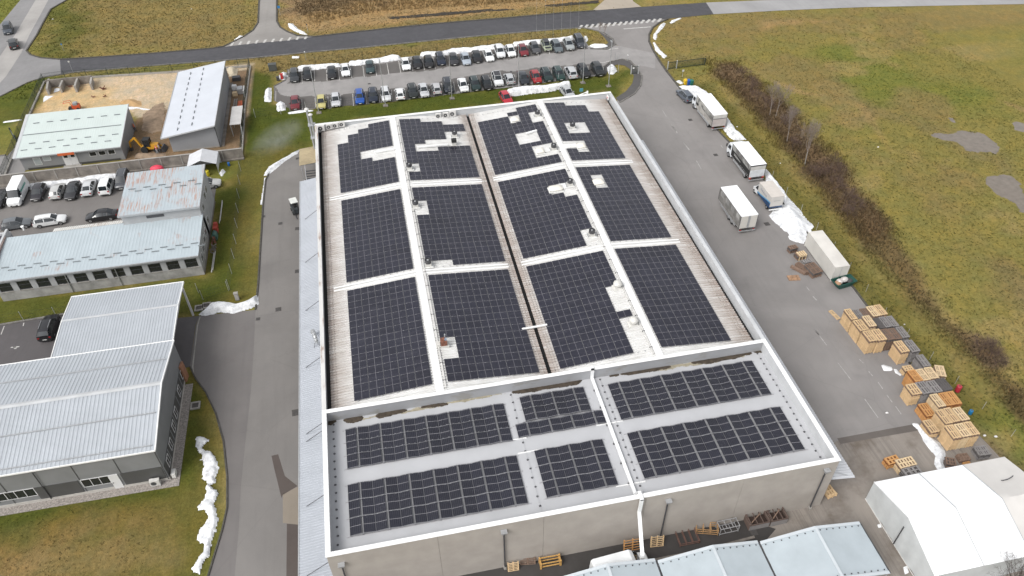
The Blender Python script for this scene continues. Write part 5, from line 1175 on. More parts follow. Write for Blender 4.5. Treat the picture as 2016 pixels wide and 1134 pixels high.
# stations: fraction from the nose, half width factor, sill z, belt z, roof half width factor, roof z ; flag of span that starts here: h hood, w windscreen, c cabin, r rear window, d deck
KIND = {
 'hatch': (4.15, 1.78, [(0,.80,.30,.60,.60,.62,'h'),(.025,.93,.22,.68,.68,.71,'h'),(.12,.99,.19,.76,.70,.83,'h'),(.25,1,.18,.87,.72,.94,'w'),(.44,1,.18,.94,.64,1.42,'c'),(.62,1,.18,.95,.65,1.47,'c'),(.86,1,.18,.97,.61,1.38,'r'),(.965,.97,.22,.94,.62,1.0,'d'),(.985,.94,.28,.84,.60,.88,'d'),(1,.84,.34,.66,.55,.68,'')]),
 'sedan': (4.65, 1.80, [(0,.78,.30,.58,.60,.60,'h'),(.025,.92,.22,.66,.68,.69,'h'),(.12,.99,.19,.74,.70,.81,'h'),(.26,1,.18,.86,.72,.92,'w'),(.42,1,.18,.92,.62,1.38,'c'),(.58,1,.18,.93,.62,1.42,'c'),(.72,1,.18,.94,.60,1.36,'r'),(.86,.99,.19,.93,.66,1.0,'d'),(.975,.94,.24,.88,.66,.93,'d'),(1,.82,.34,.66,.58,.68,'')]),
 'suv': (4.50, 1.86, [(0,.82,.34,.72,.60,.74,'h'),(.025,.94,.26,.84,.70,.87,'h'),(.12,.99,.23,.94,.72,1.0,'h'),(.24,1,.22,1.03,.74,1.09,'w'),(.40,1,.22,1.08,.66,1.60,'c'),(.62,1,.22,1.09,.67,1.65,'c'),(.90,1,.22,1.10,.63,1.57,'r'),(.975,.97,.26,1.06,.64,1.12,'d'),(.99,.94,.3,.95,.62,.98,'d'),(1,.86,.36,.7,.56,.72,'')]),
 'wagon': (4.60, 1.80, [(0,.78,.30,.60,.60,.62,'h'),(.025,.92,.22,.68,.68,.71,'h'),(.12,.99,.19,.76,.70,.83,'h'),(.25,1,.18,.87,.72,.93,'w'),(.41,1,.18,.93,.63,1.40,'c'),(.62,1,.18,.95,.64,1.46,'c'),(.90,1,.18,.96,.61,1.38,'r'),(.97,.97,.22,.94,.62,1.0,'d'),(.985,.94,.28,.84,.60,.88,'d'),(1,.84,.34,.66,.55,.68,'')]),
 'minivan': (4.40, 1.84, [(0,.82,.32,.68,.60,.70,'h'),(.03,.94,.24,.82,.70,.86,'h'),(.10,.99,.2,.90,.72,.98,'h'),(.18,1,.2,.98,.74,1.06,'w'),(.38,1,.2,1.03,.70,1.72,'c'),(.62,1,.2,1.04,.72,1.80,'c'),(.93,1,.2,1.05,.70,1.74,'r'),(.98,.97,.24,1.0,.70,1.1,'d'),(1,.9,.34,.7,.6,.74,'')]),
 'van': (5.80, 2.02, [(0,.82,.36,.86,.62,.90,'h'),(.02,.94,.28,1.0,.72,1.06,'h'),(.09,.99,.24,1.12,.74,1.2,'h'),(.16,1,.24,1.22,.76,1.32,'w'),(.28,1,.24,1.28,.76,2.28,'v'),(.34,1,.24,1.28,.82,2.52,'v'),(.96,1,.24,1.28,.82,2.52,'v'),(.99,.99,.26,1.2,.80,2.40,'d'),(1,.96,.34,.9,.78,2.2,'')]),
}
_CM = {}
def car_meshes(kind):
    if kind in _CM: return _CM[kind]
    L, Wd, ST = KIND[kind]; hw = Wd/2; secs = []
    for fr, wf, zs, zb, rf, zr, fl in ST:
        x = L/2-fr*L; w_ = hw*wf; r_ = hw*rf; c = .035
        secs.append([(x,w_*.84,zs),(x,w_*.985,zs+.13),(x,w_,(zs+zb)*.5+.06),(x,w_*.955,zb),(x,r_,zr),(x,r_*.55,zr+c*.8),(x,0,zr+c)])
    body, scr, side, rear = MB(), MB(), [MB(), MB()], MB()
    full = [s + [(p[0],-p[1],p[2]) for p in s[-2::-1]] for s in secs]; np_ = len(full[0])
    def cell(m_, i, j, off=0.0):
        q_ = [full[i][j], full[i][j+1], full[i+1][j+1], full[i+1][j]]
        m_.add(q_, [(3,2,1,0)] )
    for i in range(len(ST)-1):
        fl = ST[i][6]
        for j in range(np_-1):
            tgt = body
            if fl in 'wr' and j in (4,5,6,7): tgt = scr if fl == 'w' else rear
            elif fl in 'wcr' and j in (3, 8): tgt = side[0 if j == 3 else 1]
            elif fl == 'v' and i == 4 and j in (3, 8): tgt = side[0 if j == 3 else 1]
            cell(tgt, i, j)
        body.add([full[i][0], full[i][-1], full[i+1][-1], full[i+1][0]], [(0,1,2,3)])
    body.add(full[0], [tuple(range(np_))]); body.add(full[-1], [tuple(range(np_-1,-1,-1))])
    # weld
    out = {}
    for nm, m_ in (('body',body),('windshield',scr),('side_window',side[0]),('side_window2',side[1]),('rear_window',rear)):
        if not m_.v: continue
        me = m_.mesh(kind+'_'+nm, [CG]); bm = bmesh.new(); bm.from_mesh(me); bmesh.ops.remove_doubles(bm, verts=bm.verts, dist=.001); bmesh.ops.recalc_face_normals(bm, faces=bm.faces)
        if nm == 'body': pass
        else:
            cen = Vector((0,0,.8))
            for f in bm.faces:
                if f.normal.dot(f.calc_center_median()-cen) < 0: f.normal_flip()
        bm.to_mesh(me); bm.free(); me.polygons.foreach_set('use_smooth', [True]*len(me.polygons)); me.set_sharp_from_angle(angle=R(30)); me.update(); out[nm] = me
    # pillars as body coloured bars, door seams, wheel arches
    tr = MB()
    for s in (-1,1):
        for fr in (.15,.80 if kind != 'van' else .82):
            x = L/2-fr*L-(.05 if fr < .5 else -.02); n = 10; r_ = .37
            vs = [(x+r_*math.cos(math.pi*k/n), s*(hw+.004), .30+r_*math.sin(math.pi*k/n)) for k in range(n+1)]; tr.add(vs, [tuple(range(n+1)) if s < 0 else tuple(range(n,-1,-1))])
        tr.box(-L*.30, L*.30, s*hw-.02, s*hw+.012, .22, .30)
    fz = ST[1][2]; tr.box(L/2-.06, L/2+.015, -hw*.55, hw*.55, ST[0][2]+.0, ST[0][2]+.16); tr.box(-L/2-.015, -L/2+.06, -hw*.7, hw*.7, .30, .46)
    out['trim'] = tr.mesh(kind+'_trim', TRIM)
    rf = MB()
    out['wheel'] = MB().mesh('x', TYRE)
    w_ = MB(); n = 14
    def ring(y, r, mi): pass
    w_.tube((0,-.11,0),(0,.11,0),.32,n=n,mi=0); w_.tube((0,-.118,0),(0,.118,0),.20,n=n,mi=1); w_.tube((0,-.124,0),(0,.124,0),.06,n=6,mi=0)
    out['wheel'] = w_.mesh('wheel', [TYRE, RIM])
    zf_ = ST[1][3]; out['headlight'] = MB().hexa([(-.22,-.17,-.06),(.06,-.17,-.06),(.02,.15,-.06),(-.3,.15,-.06)],[(-.26,-.16,.05),(.02,-.16,.05),(-.03,.14,.05),(-.34,.14,.05)]).mesh('headlight', LIGHT)
    out['taillight'] = MB().box(-.05,.03,-.14,.12,-.12,.12).mesh('taillight', TAIL)
    out['plate'] = MB().box(-.01,.012,-.26,.26,-.055,.055).mesh('plate', PLATEM); out['mirror'] = MB().hexa([(-.09,-.05,-.05),(.06,-.05,-.05),(.06,.14,-.05),(-.09,.14,-.05)],[(-.07,-.04,.07),(.05,-.04,.07),(.05,.12,.07),(-.07,.12,.07)]).mesh('mirror', TRIM)
    pl = MB()
    if kind not in ('van',):
        for i in range(len(ST)-1):
            for s in (0, 1):
                g = lambda k, j: Vector(full[k][j if s == 0 else np_-1-j])
                if ST[i][6] == 'w':
                    pl.bar(g(i,4)+Vector((0,0,.0)), g(i+1,4), .07, .05)
                if ST[i][6] == 'r': pl.bar(g(i,4), g(i+1,4), .09, .05); pl.bar(g(i,3), g(i,4), .14, .04)
                if ST[i][6] == 'c':
                    pl.bar(g(i,4), g(i+1,4), .06, .05)
                    if ST[i+1][6] == 'c': pl.bar(g(i+1,3), g(i+1,4), .10, .04)
    out['pillar'] = pl.mesh(kind+'_pillars', TRIM) if pl.v else None
    rl = MB()
    for s in (-1,1): rl.bar((-L*.28, s*hw*.60, ST[5][5]+.05), (L*.06, s*hw*.60, ST[5][5]+.05), .045, .05)
    out['rail'] = rl.mesh(kind+'_rails', STEEL)
    _CM[kind] = out; return out
def setmat(o, mt):
    if len(o.material_slots) == 0: return
    o.material_slots[0].link = 'OBJECT'; o.material_slots[0].material = mt
def car(label, cat, kind, col, loc, rz, group=None, rails=False, name=None, glassy=None, sc=1.0):
    M_ = car_meshes(kind); L, Wd, ST = KIND[kind]; hw = Wd/2; pt = paint(col)
    t = thing(name or 'parked_car', label, cat, (loc[0], loc[1], 0.0), rz, group)
    if sc != 1: t.scale = (sc, sc, sc)
    b = link('body', M_['body'], t); setmat(b, pt)
    link('windshield', M_['windshield'], t)
    if 'rear_window' in M_: link('rear_window', M_['rear_window'], t)
    link('side_window', M_['side_window'], t); link('side_window', M_['side_window2'], t)
    if M_['pillar']: p_ = link('pillars', M_['pillar'], t); setmat(p_, pt)
    link('sill_trim', M_['trim'], t)
    if rails: link('roof_rails', M_['rail'], t)
    for s in (-1, 1):
        for fr in (.15, .80 if kind != 'van' else .82):
            x = L/2-fr*L-(.05 if fr < .5 else -.02); link('wheel', M_['wheel'], t, loc=(x, s*(hw-.10), .32))
        h = link('headlight', M_['headlight'], t, loc=(L/2-.10, s*hw*.66, ST[1][3]-.03)); h.scale.y = s
        link('taillight', M_['taillight'], t, loc=(-L/2+.06, s*hw*.74, ST[-2][3]-.12))
        mr = link('mirror', M_['mirror'], t, loc=(L/2-L*ST[3][0]-.32, s*(hw+.02), ST[3][3]+.07)); mr.scale.y = s; setmat(mr, pt)
    link('number_plate', M_['plate'], t, loc=(L/2+.012, 0, ST[0][2]+.10)); link('number_plate', M_['plate'], t, loc=(-L/2-.016, 0, .55))
    return t
BLK, DGR, NAV, DGN, SIL, WHT, RED, DRED, BLU, YEL, GRY = (.012,.012,.014), (.035,.038,.042), (.012,.018,.035), (.014,.030,.030), (.42,.43,.44), (.74,.75,.75), (.30,.02,.025), (.16,.018,.025), (.012,.075,.34), (.48,.43,.17), (.13,.14,.15)
DOWN, UP = -math.pi/2, math.pi/2
def at(q_, z=.75): p_ = G(q_[0], q_[1], z); return (p_.x, p_.y)
NUM = ['first','second','third','fourth','fifth','sixth','seventh','eighth','ninth','tenth','eleventh','twelfth','thirteenth','fourteenth','fifteenth','sixteenth','seventeenth','eighteenth','nineteenth','twentieth','twenty-first']
row1 = [(q6(128,580),'wagon',DGR,'dark grey wagon'),(q6(300,560),'hatch',BLK,'black hatchback'),(q6(620,545),'hatch',BLK,'black hatchback'),(q6(798,505),'sedan',WHT,'white sedan'),(q6(1122,472),'hatch',(.03,.055,.06),'dark teal hatchback'),(q6(1592,425),'sedan',WHT,'white saloon'),(q6(1742,412),'hatch',BLK,'black hatchback'),(q6(1892,400),'hatch',BLK,'black hatchback'),
  (q7(136,325),'wagon',NAV,'navy wagon'),(q7(266,328),'hatch',(.03,.03,.034),'charcoal hatchback'),(q7(385,322),'sedan',(.34,.38,.43),'pale blue grey saloon'),(q7(496,305),'hatch',BLK,'black hatchback'),(q7(612,288),'sedan',WHT,'white saloon'),(q7(724,255),'suv',(.66,.67,.68),'white crossover'),(q7(832,246),'hatch',WHT,'white hatchback'),(q7(955,238),'hatch',DRED,'dark red hatchback'),(q7(1073,215),'hatch',(.07,.07,.075),'dark grey hatchback'),
  (q7(1186,190),'hatch',(.30,.33,.24),'pale green black topped car'),(q7(1290,200),'wagon',(.10,.12,.13),'slate grey wagon'),(q7(1408,180),'hatch',(.30,.32,.32),'silver grey hatchback'),(q7(1514,158),'minivan',(.045,.05,.06),'dark blue people carrier')]
for i, (q_, k, c, d) in enumerate(row1):
    x, y = at(q_); t = car('%s, %s from the left in the far car park row' % (d, NUM[i]), 'car', k, c, (x, y), DOWN+random.uniform(-.03,.03), 'cars in the far car park row', k in ('wagon','minivan'))
    if i == 17:
        for n_ in ('hood_wrap',): MB().box(1.15,1.95,-.58,.58,.80,.90).build('black_hood', paint(BLK), t)
        MB().box(-1.3,.4,-.56,.56,1.42,1.525).build('black_roof', paint(BLK), t)
row2 = [(q6(138,940),'hatch',DRED,'wine red hatchback',DOWN),(q6(482,930),'hatch',YEL,'pale yellow hatchback',DOWN),(q6(672,902),'hatch',(.52,.53,.55),'silver hatchback',DOWN),(q6(985,860),'wagon',BLU,'bright blue wagon',DOWN),(q6(1162,840),'wagon',NAV,'navy wagon',DOWN),(q6(1328,828),'wagon',(.60,.61,.62),'white wagon',DOWN),(q6(1515,818),'hatch',WHT,'white hatchback parked nose in',UP),(q6(1680,785),'wagon',(.016,.02,.02),'black green wagon',DOWN),(q6(1828,772),'sedan',(.50,.51,.53),'silver saloon',DOWN),
  (q7(95,615),'hatch',(.44,.44,.45),'silver hatchback parked nose in',UP),(q7(210,600),'minivan',(.02,.024,.034),'dark navy people carrier',DOWN),(q7(360,583),'sedan',WHT,'white saloon',DOWN),(q7(477,570),'wagon',DGN,'dark green wagon',DOWN),(q7(596,563),'wagon',BLK,'black wagon',DOWN),(q7(703,530),'suv',(.70,.71,.72),'white crossover with black roof',DOWN),(q7(818,520),'hatch',(.42,.43,.44),'silver grey hatchback parked nose in',UP),(q7(958,512),'sedan',(.02,.024,.032),'blue black saloon',DOWN),(q7(1082,503),'hatch',RED,'red hatchback',DOWN),(q7(1190,482),'wagon',DGN,'dark green wagon',DOWN),
  (q7(1310,470),'wagon',(.018,.045,.04),'bottle green wagon',DOWN),(q7(1430,460),'suv',(.46,.47,.48),'silver crossover parked nose in',UP),(q7(1556,450),'suv',BLK,'black crossover',DOWN),(q7(1696,432),'suv',(.02,.022,.022),'black off-roader',DOWN)]
NUM2 = NUM+['twenty-second','twenty-third']
for i, (q_, k, c, d, h) in enumerate(row2):
    x, y = at(q_); t = car('%s, %s from the left in the near car park row' % (d, NUM2[i]), 'car', k, c, (x, y), h+random.uniform(-.03,.03), 'cars in the near car park row', k in ('wagon','minivan'))
    if i == 14: MB().box(-1.5,.35,-.58,.58,1.62,1.70).build('black_roof', glass('roof_glass',(.02,.02,.024),.08), t)
x, y = at(q7(785,712)); car('red hatchback beside the snow bank behind the hall', 'car', 'hatch', (.42,.02,.035), (x, y), DOWN+.12)
x, y = at(q7(1395,655)); car('silver saloon half buried in snow behind the hall', 'car', 'sedan', SIL, (x, y), DOWN+.15)
qL = z2((0,190), 260/1179)
LOT = [((-8,905),'sedan',BLK,'black saloon cut by the left picture edge in the workshop parking',DOWN),((338,848),'hatch',(.018,.016,.02),'black hatchback parked between white van and silver coupe',DOWN),((508,835),'hatch',(.46,.46,.45),'silver coupe parked nose in third from the white van',UP),((643,830),'sedan',(.022,.022,.025),'black saloon in the middle of the workshop parking',DOWN),((790,800),'sedan',(.52,.53,.54),'silver saloon parked nose in beside the small white van',UP),((1092,742),'minivan',(.055,.058,.066),'dark grey estate van beside the rusty raised block',DOWN)]
for q_, k, c, d, h in LOT: x, y = at(qL(*q_)); car(d, 'car', k, c, (x, y), h, 'cars by the snowy wall of the workshop', k == 'minivan')
x, y = at(qL(948,790), .8); t = car('small white delivery van parked nose in by the snowy wall', 'van', 'minivan', WHT, (x, y), UP, 'cars by the snowy wall of the workshop', name='delivery_van')
x, y = at(qL(150,845), 1.25); t = car('tall white panel van with green lettering in the workshop parking', 'van', 'van', (.80,.81,.81), (x, y), DOWN, name='panel_van')
m_ = MB(); 
for k in range(7): m_.box(-1.6+k*.38, -1.6+k*.38+.26, 1.0, 1.016, 1.55, 1.85)
m_.build('side_lettering', plain('van_green',(.06,.32,.26),.5), t)
m_ = MB(); m_.box(.85,1.25,1.0,1.014,1.45,1.75); m_.build('side_badge', plain('van_grey_badge',(.3,.3,.32),.5), t)
x, y = at(qL(440,1098)); car('white wagon parked crosswise behind the workshop roof', 'car', 'wagon', WHT, (x, y), R(4), rails=True)
x, y = at(qL(905,1052)); car('black saloon parked crosswise in front of the raised block', 'car', 'sedan', BLK, (x, y), R(180))
x, y = at(qL(140,1128)); car('grey hatchback half hidden by the left flat roof upstand', 'car', 'hatch', GRY, (x, y), R(5))
x, y = at((95,643)); car('black off-roader parked alone beside the drive canopy', 'car', 'suv', BLK, (x, y), UP, rails=True)
x, y = at((1349,186)); car('slate grey wagon parked in front of the first truck', 'car', 'wagon', (.085,.10,.125), (x, y), UP+R(6), rails=True)
x, y = at((420,358)); car('silver car nosing out behind the raised workshop block', 'car', 'sedan', (.50,.50,.49), (x-1.2, y), 0)
hd = G(10,90)-G(28,40); ha = math.atan2(hd.y, hd.x)
x, y = at((15,56)); car('dark blue grey people carrier on the left road, farther one', 'car', 'minivan', (.05,.06,.075), (x, y), ha+.12, rails=True, name='moving_car')
x, y = at((26,85)); car('black off-roader on the left road, nearer one', 'car', 'suv', (.015,.017,.018), (x, y), ha+math.pi+.2, name='moving_car')
x, y = at((1222,1113), 1.2); car('white van mostly hidden under the left pavilion', 'van', 'van', (.80,.82,.83), (x, y-.15), R(4), name='panel_van')

# trucks ------------------------------------------------------------
BOXW = plain('truck_box_white', (.78,.78,.78), .45, var=.04, scale=.7); ROOFW = plain('truck_roof', (.84,.85,.86), .5, var=.03, scale=.5)
def print_mat(name, cols, seed):
    """printed side picture: blurred blocks of furniture-like tones"""
    mt, ns, ls, b = _nodes(name); tc = N(ns, 'ShaderNodeTexCoord').outputs['Object']
    mp = N(ns, 'ShaderNodeMapping'); mp.inputs['Location'].default_value = (seed, seed*2, seed); mp.inputs['Scale'].default_value = (1, .9, 1.2); ls.new(tc, mp.inputs[0])
    v = N(ns, 'ShaderNodeTexVoronoi', feature='F1', distance='CHEBYCHEV'); v.inputs['Scale'].default_value = 1.3; ls.new(mp.outputs[0], v.inputs['Vector'])
    sp = N(ns, 'ShaderNodeSeparateColor'); ls.new(v.outputs['Color'], sp.inputs[0]); n1 = noise(ns, ls, mp.outputs[0], 2.5, 4)
    r_ = N(ns, 'ShaderNodeValToRGB'); r_.color_ramp.interpolation = 'CONSTANT'; els = r_.color_ramp.elements
    for i, c in enumerate(cols):
        e = els[i] if i < 2 else els.new(i/len(cols)); e.position = i/len(cols); e.color = c+(1,)
    ls.new(sp.outputs[0], r_.inputs[0]); c = mix(ns, ls, math_(ns, ls, 'MULTIPLY', n1, .7), r_.outputs[0], (.30,.29,.27))
    ls.new(c, b.inputs['Base Color']); b.inputs['Roughness'].default_value = .5; return mt
PR1 = print_mat('truck_print_room', [(.38,.38,.36),(.10,.10,.10),(.25,.25,.24),(.42,.41,.38),(.05,.05,.05)], 1.3)
PR2 = print_mat('truck_print_kitchen', [(.22,.23,.23),(.04,.04,.045),(.32,.33,.32),(.14,.14,.14)], 4.1)
PR3 = print_mat('truck_print_sofa', [(.16,.155,.15),(.22,.21,.205),(.12,.118,.115)], 7.7)
def text_part(parent, s, size, loc, rot, mat, name='lettering'):
    cu = bpy.data.curves.new(name, 'FONT'); cu.body = s; cu.size = size; cu.extrude = .004; cu.align_x = 'CENTER'; cu.align_y = 'CENTER'
    tmp = bpy.data.objects.new(name, cu); COL.objects.link(tmp); bpy.context.view_layer.update()
    me = bpy.data.meshes.new_from_object(tmp.evaluated_get(bpy.context.evaluated_depsgraph_get())); bpy.data.objects.remove(tmp)
    me.materials.clear(); me.materials.append(mat)
    return link(name, me, parent, loc=loc, rot=rot)
def wheels(t, ys, hw, r=.46, dual=()):
    wm = MB().tube((-.14,0,0),(.14,0,0),r,n=16,mi=0).tube((-.15,0,0),(.15,0,0),r*.58,n=14,mi=1).mesh('truck_wheel', [TYRE, RIM])
    for y in ys:
        for s in (-1,1):
            link('wheel', wm, t, loc=(s*(hw-.16), y, r))
            if y in dual: link('wheel', wm, t, loc=(s*(hw-.5), y, r))
def cab(t, y0, L, Wd, H, nose=0.0, cm=None, deflector=True):
    """cab from y0 (back) forward to y0+L"""
    hw = Wd/2; cm = cm or paint((.74,.77,.80)); zf_ = .45
    if nose == 0:
        m_ = MB(); m_.hexa([(-hw,y0,zf_),(hw,y0,zf_),(hw,y0+L,zf_),(-hw,y0+L,zf_)], [(-hw,y0,1.45),(hw,y0,1.45),(hw,y0+L,1.40),(-hw,y0+L,1.40)])
        m_.hexa([(-hw,y0,1.45),(hw,y0,1.45),(hw,y0+L,1.40),(-hw,y0+L,1.40)], [(-hw*.93,y0,H),(hw*.93,y0,H),(hw*.90,y0+L*.78,H-.05),(-hw*.90,y0+L*.78,H-.05)])
        m_.build('cab', cm, t)
        MB().hexa([(-hw*.92,y0+L-.03,1.50),(hw*.92,y0+L-.03,1.50),(hw*.92,y0+L+.01,1.50),(-hw*.92,y0+L+.01,1.50)], [(-hw*.84,y0+L*.79,H-.2),(hw*.84,y0+L*.79,H-.2),(hw*.84,y0+L*.79+.05,H-.2),(-hw*.84,y0+L*.79+.05,H-.2)]).build('windshield', CG, t)
        for s in (-1,1):
            MB().hexa([(s*hw-.02,y0+L*.3,1.5),(s*hw+.012,y0+L*.3,1.5),(s*hw+.012,y0+L*.88,1.48),(s*hw-.02,y0+L*.88,1.48)], [(s*hw*.945-.02,y0+L*.3,H-.3),(s*hw*.945+.012,y0+L*.3,H-.3),(s*hw*.94+.012,y0+L*.72,H-.3),(s*hw*.94-.02,y0+L*.72,H-.3)]).build('side_window', CG, t)
            MB().box(s*(hw+.16)-.1,s*(hw+.16)+.1,y0+L-.1,y0+L+.02,1.55,2.1).build('mirror', TRIM, t); MB().box(s*hw*.72-.15,s*hw*.72+.15,y0+L-.01,y0+L+.03,.62,.82).build('headlight', LIGHT, t)
        MB().box(-hw,hw,y0+L-.1,y0+L+.06,.35,.6).build('bumper', TRIM, t); MB().box(-hw*.8,hw*.8,y0+L-.01,y0+L+.02,.85,1.3).build('grille', TRIM, t)
        if deflector: MB().hexa([(-hw*.9,y0,H),(hw*.9,y0,H),(hw*.8,y0+L*.7,H-.04),(-hw*.8,y0+L*.7,H-.04)], [(-hw*.9,y0,H+.55),(hw*.9,y0,H+.55),(hw*.7,y0+L*.25,H+.45),(-hw*.7,y0+L*.25,H+.45)]).build('wind_deflector', cm, t)
def boxtruck(label, x0, x1, y0, y1, z0, z1, sidem, style, text=None):
    xc = (x0+x1)/2; t = thing('box_truck', label, 'truck', (xc, y0, 0), 0, 'trucks parked in the delivery yard'); hw = (x1-x0)/2; L = y1-y0
    MB().box(-hw,hw,0,L,z0,z1-.04).build('cargo_box', BOXW, t); MB().box(-hw-.015,hw+.015,-.015,L+.015,z1-.04,z1+.03).build('roof_panel', ROOFW, t)
    for sx in (-hw-.01, hw+.01):
        for yy in (0, L): MB().box(sx-.03,sx+.03,yy-.03,yy+.03,z0,z1-.05).build('corner_post', STEEL_D if style != 'late' else STEEL, t)
    MB().box(-hw*.55,hw*.55,.3,L+1.2 if style != 'trailer' else L,z0-.25,z0-.02).build('chassis', TRIM, t)
    for s in (-1,1):
        MB().box(s*hw-.02,s*hw+.01,1.2,L-1.0,.55,z0-.05).build('side_guard', STEEL, t)
        MB().box(s*hw*.8-.15,s*hw*.8+.15,-.08,-.02,.62,.75).build('taillight', TAIL, t)
    MB().box(-hw,hw,-.12,-.03,.42,.55).build('underrun_bar', STEEL, t)
    return t, hw, L
# truck 1
t, hw, L = boxtruck('white box truck with furniture print behind the slate grey wagon', 67.0, 69.6, 72.7, 80.2, .95, 3.2, PR1, 'a')
MB().box(-hw-.016,-hw-.002,.1,L-.1,1.95,3.1).build('side_print', PR1, t); MB().box(-hw-.018,-hw-.002,.1,L-.1,1.0,1.95).build('side_print', print_mat('truck_print_pale', [(.42,.40,.37),(.30,.28,.26),(.48,.46,.43)], 9.2), t)
MB().box(-hw-.02,-hw-.002,L-1.2,L-.1,1.5,1.95).build('side_print', BLACK, t)
MB().box(-hw+.06,hw-.06,-.05,-.002,2.45,3.1).build('rear_shutter', plain('rear_grey',(.50,.49,.47),.5), t); MB().box(-hw+.06,hw-.06,-.09,-.002,.95,2.40).build('tail_lift', plain('lift_pinkish',(.44,.40,.385),.5,var=.1), t); MB().box(-hw+.06,hw-.06,-.10,-.05,2.38,2.46).build('lift_edge', STEEL_D, t)
cab(t, L+.15, 1.75, 2.4, 2.5); wheels(t, (L+1.0, 1.6), hw, dual=(1.6,))
# truck 2
t, hw, L = boxtruck('white box truck with black lower side and script lettering beside the snow', 66.6, 69.2, 56.5, 63.4, .95, 3.2, PR2, 'b')
MB().box(-hw-.016,-hw-.002,.05,L-.05,2.2,3.12).build('side_print', PR2, t); MB().box(-hw-.018,-hw-.002,.05,L-.05,1.0,2.2).build('side_print', BLACK, t)
# unreadable white script drawn as strokes
def script(t, x, ya, yb_, z, mat, n=9, amp=.2):
    m_ = MB(); prev = None
    for k in range(n*4+1):
        u = k/(n*4); y = ya+(yb_-ya)*u; zz = z+amp*(math.sin(u*n*6.3)*(.6+.4*math.sin(u*5))); c_ = (x, y, zz)
        if prev: m_.bar(prev, c_, .01, .07)
        prev = c_
    m_.build('script_lettering', mat, t)
script(t, -hw-.024, L*.86, L*.5, 1.72, plain('print_white',(.62,.62,.60),.5), 7, .22)
for k in range(6): MB().box(-hw-.025,-hw-.018,.4+k*.5,.72+k*.5,1.2,1.28).build('fine_print', plain('print_grey',(.3,.3,.3),.5), t)
MB().box(-hw+.04,hw-.04,-.05,-.002,3.0,3.18).build('rear_header', BLACK, t); MB().box(-hw+.06,hw-.06,-.04,-.002,2.3,3.0).build('rear_shutter', plain('rear_grey',(.50,.49,.47),.5), t); MB().box(-hw+.1,hw-.1,-.10,-.002,1.05,2.25).build('tail_lift', plain('lift_silver',(.56,.58,.60),.4), t)
for s in (-1,1): MB().box(s*hw*.85-.18,s*hw*.85+.18,-.12,-.04,.85,1.05).build('reflector', plain('reflector_red',(.5,.12,.10),.5), t)
cab(t, L+.15, 1.75, 2.4, 2.5); wheels(t, (L+1.0, 1.5), hw, dual=(1.5,))
# box trailer
t, hw, L = boxtruck('box trailer with dark sofa print and white double rear doors standing alone', 59.6, 62.2, 44.4, 52.0, .95, 3.2, PR3, 'trailer')
MB().box(-hw-.016,-hw-.002,.05,L-.05,1.0,3.1).build('side_print', PR3, t)
for k in range(4): MB().box(-hw-.022,-hw-.016,.5+k*1.85,1.5+k*1.85,2.1,2.95).build('print_picture', print_mat('trailer_pic%d' % k, [(.50,.50,.49),(.36,.36,.35),(.25,.25,.25)], k*3.3+.5), t)
for s in (-1,1): d_ = MB().box(min(s*.02,s*(hw-.08)),max(s*.02,s*(hw-.08)),-.05,-.002,1.0,3.1).build('rear_door', plain('door_cream',(.56,.54,.50),.5,var=.05), t); MB().box(s*.14-.02,s*.14+.02,-.09,-.05,1.05,3.05).build('lock_rod', STEEL, d_)
MB().box(-.12,.12,-.055,-.003,1.0,3.1).build('door_seam', STEEL, t)
wheels(t, (2.6, 3.7), hw); MB().bar((0,L,.8),(0,L+1.6,.6),.15,.15).build('drawbar', TRIM, t)
for s in (-1,1): MB().box(s*.7-.06,s*.7+.06,L-1.0,L-.85,0,.75).build('support_leg', STEEL_D, t)
# luton van
t = thing('box_van', 'small box van with blue wave print beside the big snow bank', 'van', (67.35, 48.4, 0)); hw, L = 1.05, 4.15; z0, z1 = .75, 2.75
BV = plain('van_box_cream', (.50,.48,.455), .55, var=.06, scale=.8)
MB().box(-hw,hw,0,L,z0,z1).build('cargo_box', BV, t); MB().box(-hw-.02,hw+.02,-.02,L+.02,z1,z1+.05).build('roof_panel', plain('van_roof',(.54,.50,.46),.6,var=.06), t)
m_ = MB(); n = 12; navy = plain('wave_navy',(.018,.05,.12),.5); sky_ = plain('wave_blue',(.10,.30,.50),.5)
for (mt_, off, xo) in ((navy, 0, .016), (sky_, .22, .012)):
    m_ = MB(); vs = []
    for k in range(n+1): u = k/n; vs += [(-hw-xo, L*u, z0+.02), (-hw-xo, L*u, min(z1-.1, z0+.55+off+.35*math.cos(u*2.6+.3)))]
    m_.add(vs, [(2*k+2, 2*k, 2*k+1, 2*k+3) for k in range(n)]); m_.build('wave_print', mt_, t)
m_ = MB()
for k, (hh, ln) in enumerate(((.34,0),(.30,1),(.34,1),(.30,0),(.34,1))):
    y = L*.80-k*.42; m_.bar((-hw-.02,y,1.95-k*.03),(-hw-.02,y-.10*ln,1.95-k*.03+hh),.01,.09); m_.bar((-hw-.02,y-.22,1.95-k*.03),(-hw-.02,y-.22+.10*ln,1.95-k*.03+hh),.01,.09)
m_.build('side_lettering', plain('van_letter_grey',(.20,.22,.27),.5), t)
MB().box(-.55,.55,-.008,-.002,1.95,2.1).build('rear_print', plain('van_letter_pale',(.36,.35,.34),.5), t)
MB().box(-hw,hw,-.012,-.002,z0,z0+.28).build('rear_stripe', navy, t); MB().box(-hw,hw,-.14,-.02,.42,.56).build('bumper', WHITE, t)
pc = paint((.74,.75,.76)); m_ = MB(); ST = [(L,.98,.45,1.15,1.95),(L+.5,.98,.45,1.2,1.98),(L+.95,.98,.42,1.15,1.55),(L+1.25,.95,.42,1.05,1.12),(L+1.75,.86,.42,.85,.9)]
vs = [];
